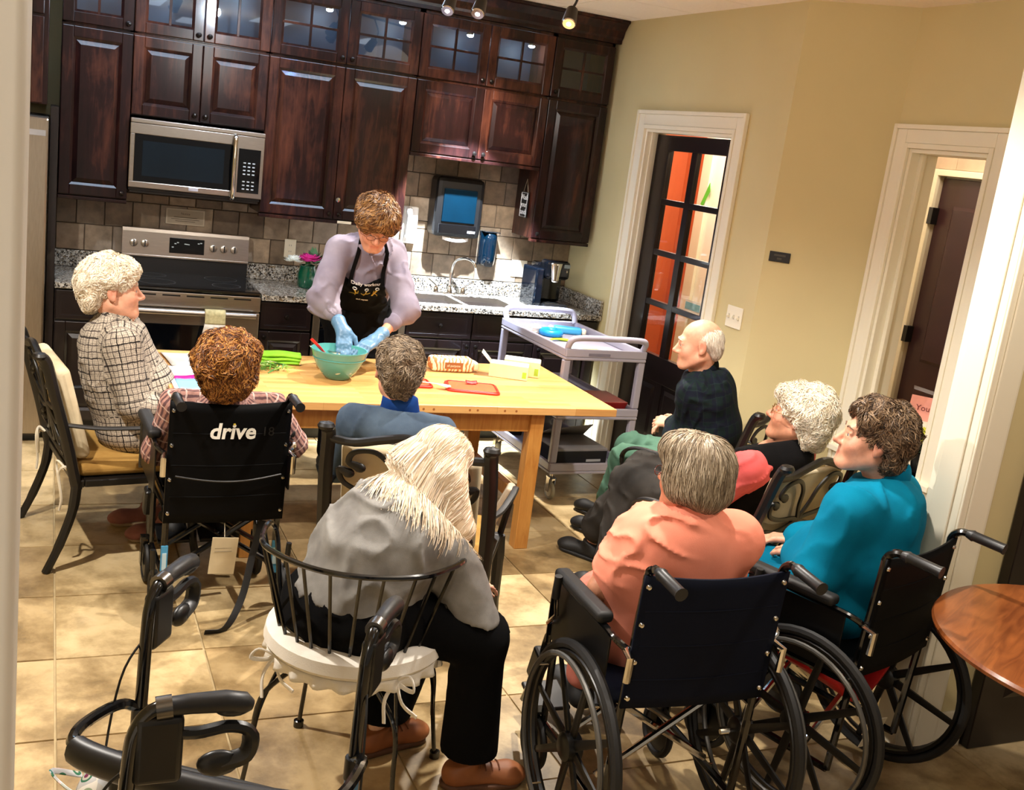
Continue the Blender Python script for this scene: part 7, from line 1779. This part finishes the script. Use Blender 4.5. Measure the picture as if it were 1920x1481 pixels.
# ---------------------------------------------------------------- 9: woman in teal, profile to the left
J = dict(hip=A(2.12, -4.32, .56), neck=A(2.215, -4.345, 1.0), head=A(2.152, -4.33, 1.150), hf=A(-.84, .52, .08), hu=A(.0, -.02, 1), sl=A(2.02, -4.42, .93), sr=A(2.36, -4.27, .93),
         el=A(1.945, -4.41, .705), er=A(2.42, -4.14, .70), wl=A(2.07, -4.17, .675), wr=A(2.20, -4.00, .655), hl=A(2.02, -4.28, .54), hr=A(2.21, -4.22, .54), kl=A(1.88, -3.90, .53), kr=A(2.10, -3.84, .53),
         al=A(1.88, -3.88, .16), ar=A(2.10, -3.82, .16), tl=A(-.3, .95, 0), tr=A(-.3, .95, 0), bend=.045)
t, B, R, W, org = make_person('woman with curly brown-grey hair in a teal pullover, profile turned left, in the black wheelchair', (2.12, -4.32, 0), J, FAIR2, hs=1.05, w=1.06,
    hands=[dict(wrist=J['wl'], d=A(.3, .9, -.15), pn=A(0, 0, -1), side=1, curl=.5), dict(wrist=J['wr'], d=A(-.7, .6, -.1), pn=A(0, 0, -1), side=-1, curl=.5)], brows=(120, 96, 80))
tea = fabric('teal_fleece', (2, 118, 150), (2, 98, 128), 5, 300)
def b9(S):
    torso(S, J, .034, 1.08, belly=.02)
    for s in 'lr': arm(S, J['s' + s], J['e' + s], J['w' + s], .036, upto=.95)
garment('pullover', t, org, b9, tea, .009, folds(71, .011, 16, (1, 1, .7)), [(J['neck'] + A(0, 0, .030), unit(A(-.08, .1, 1)))])
def c9(S): S.cap(J['neck'] + A(0, 0, -.02), J['neck'] + A(.012, -.006, .04), .080, .074, .01); S.cap(J['neck'] + A(-.02, .015, -.02), J['neck'] + A(-.01, .01, .12), .066, .064, .004, None, '-')
garment('collar', t, org, c9, fabric('teal_rib', (0, 112, 148), (0, 92, 124), 5, 300), .006, None, [(J['neck'] + A(-.05, .03, .022), unit(A(-.4, .25, 1)))])
garment('trousers', t, org, lambda S: (S.cap(J['hl'], J['hr'], .125, None, .05), legs(S, J, .018, upto=.9)), fabric('teal_trousers', (0, 96, 124), (0, 76, 100), 5, 300), .011, folds(72, .007, 20))
for s in 'lr': S_ = Body(); foot(S_, J['a' + s], J['t' + s], .006); V_, Q_ = S_.mesh(.009); np_obj('shoe', V_, Q_, M['rubber'], t, org)
hm9 = hairmat('brown_grey_hair', (48, 36, 26), (98, 76, 56), (158, 130, 100))
hairdo(t, org, R, W, 1.05, hm9, [((0, -.028, .055), (.096, .102, .088)), ((0, -.062, -.015), (.086, .050, .072)), ((0, .025, .088), (.078, .060, .048)), ((0, -.055, -.055), (.066, .038, .036))], [((0, .125, -.025), (.09, .082, .115)), ((.095, .01, -.03), (.03, .03, .04)), ((-.095, .01, -.03), (.03, .03, .04))],
       dir_curl(74), .042, 10000, 19, .0019, 1.0, 60, .011, lumps(15, .010, 58))
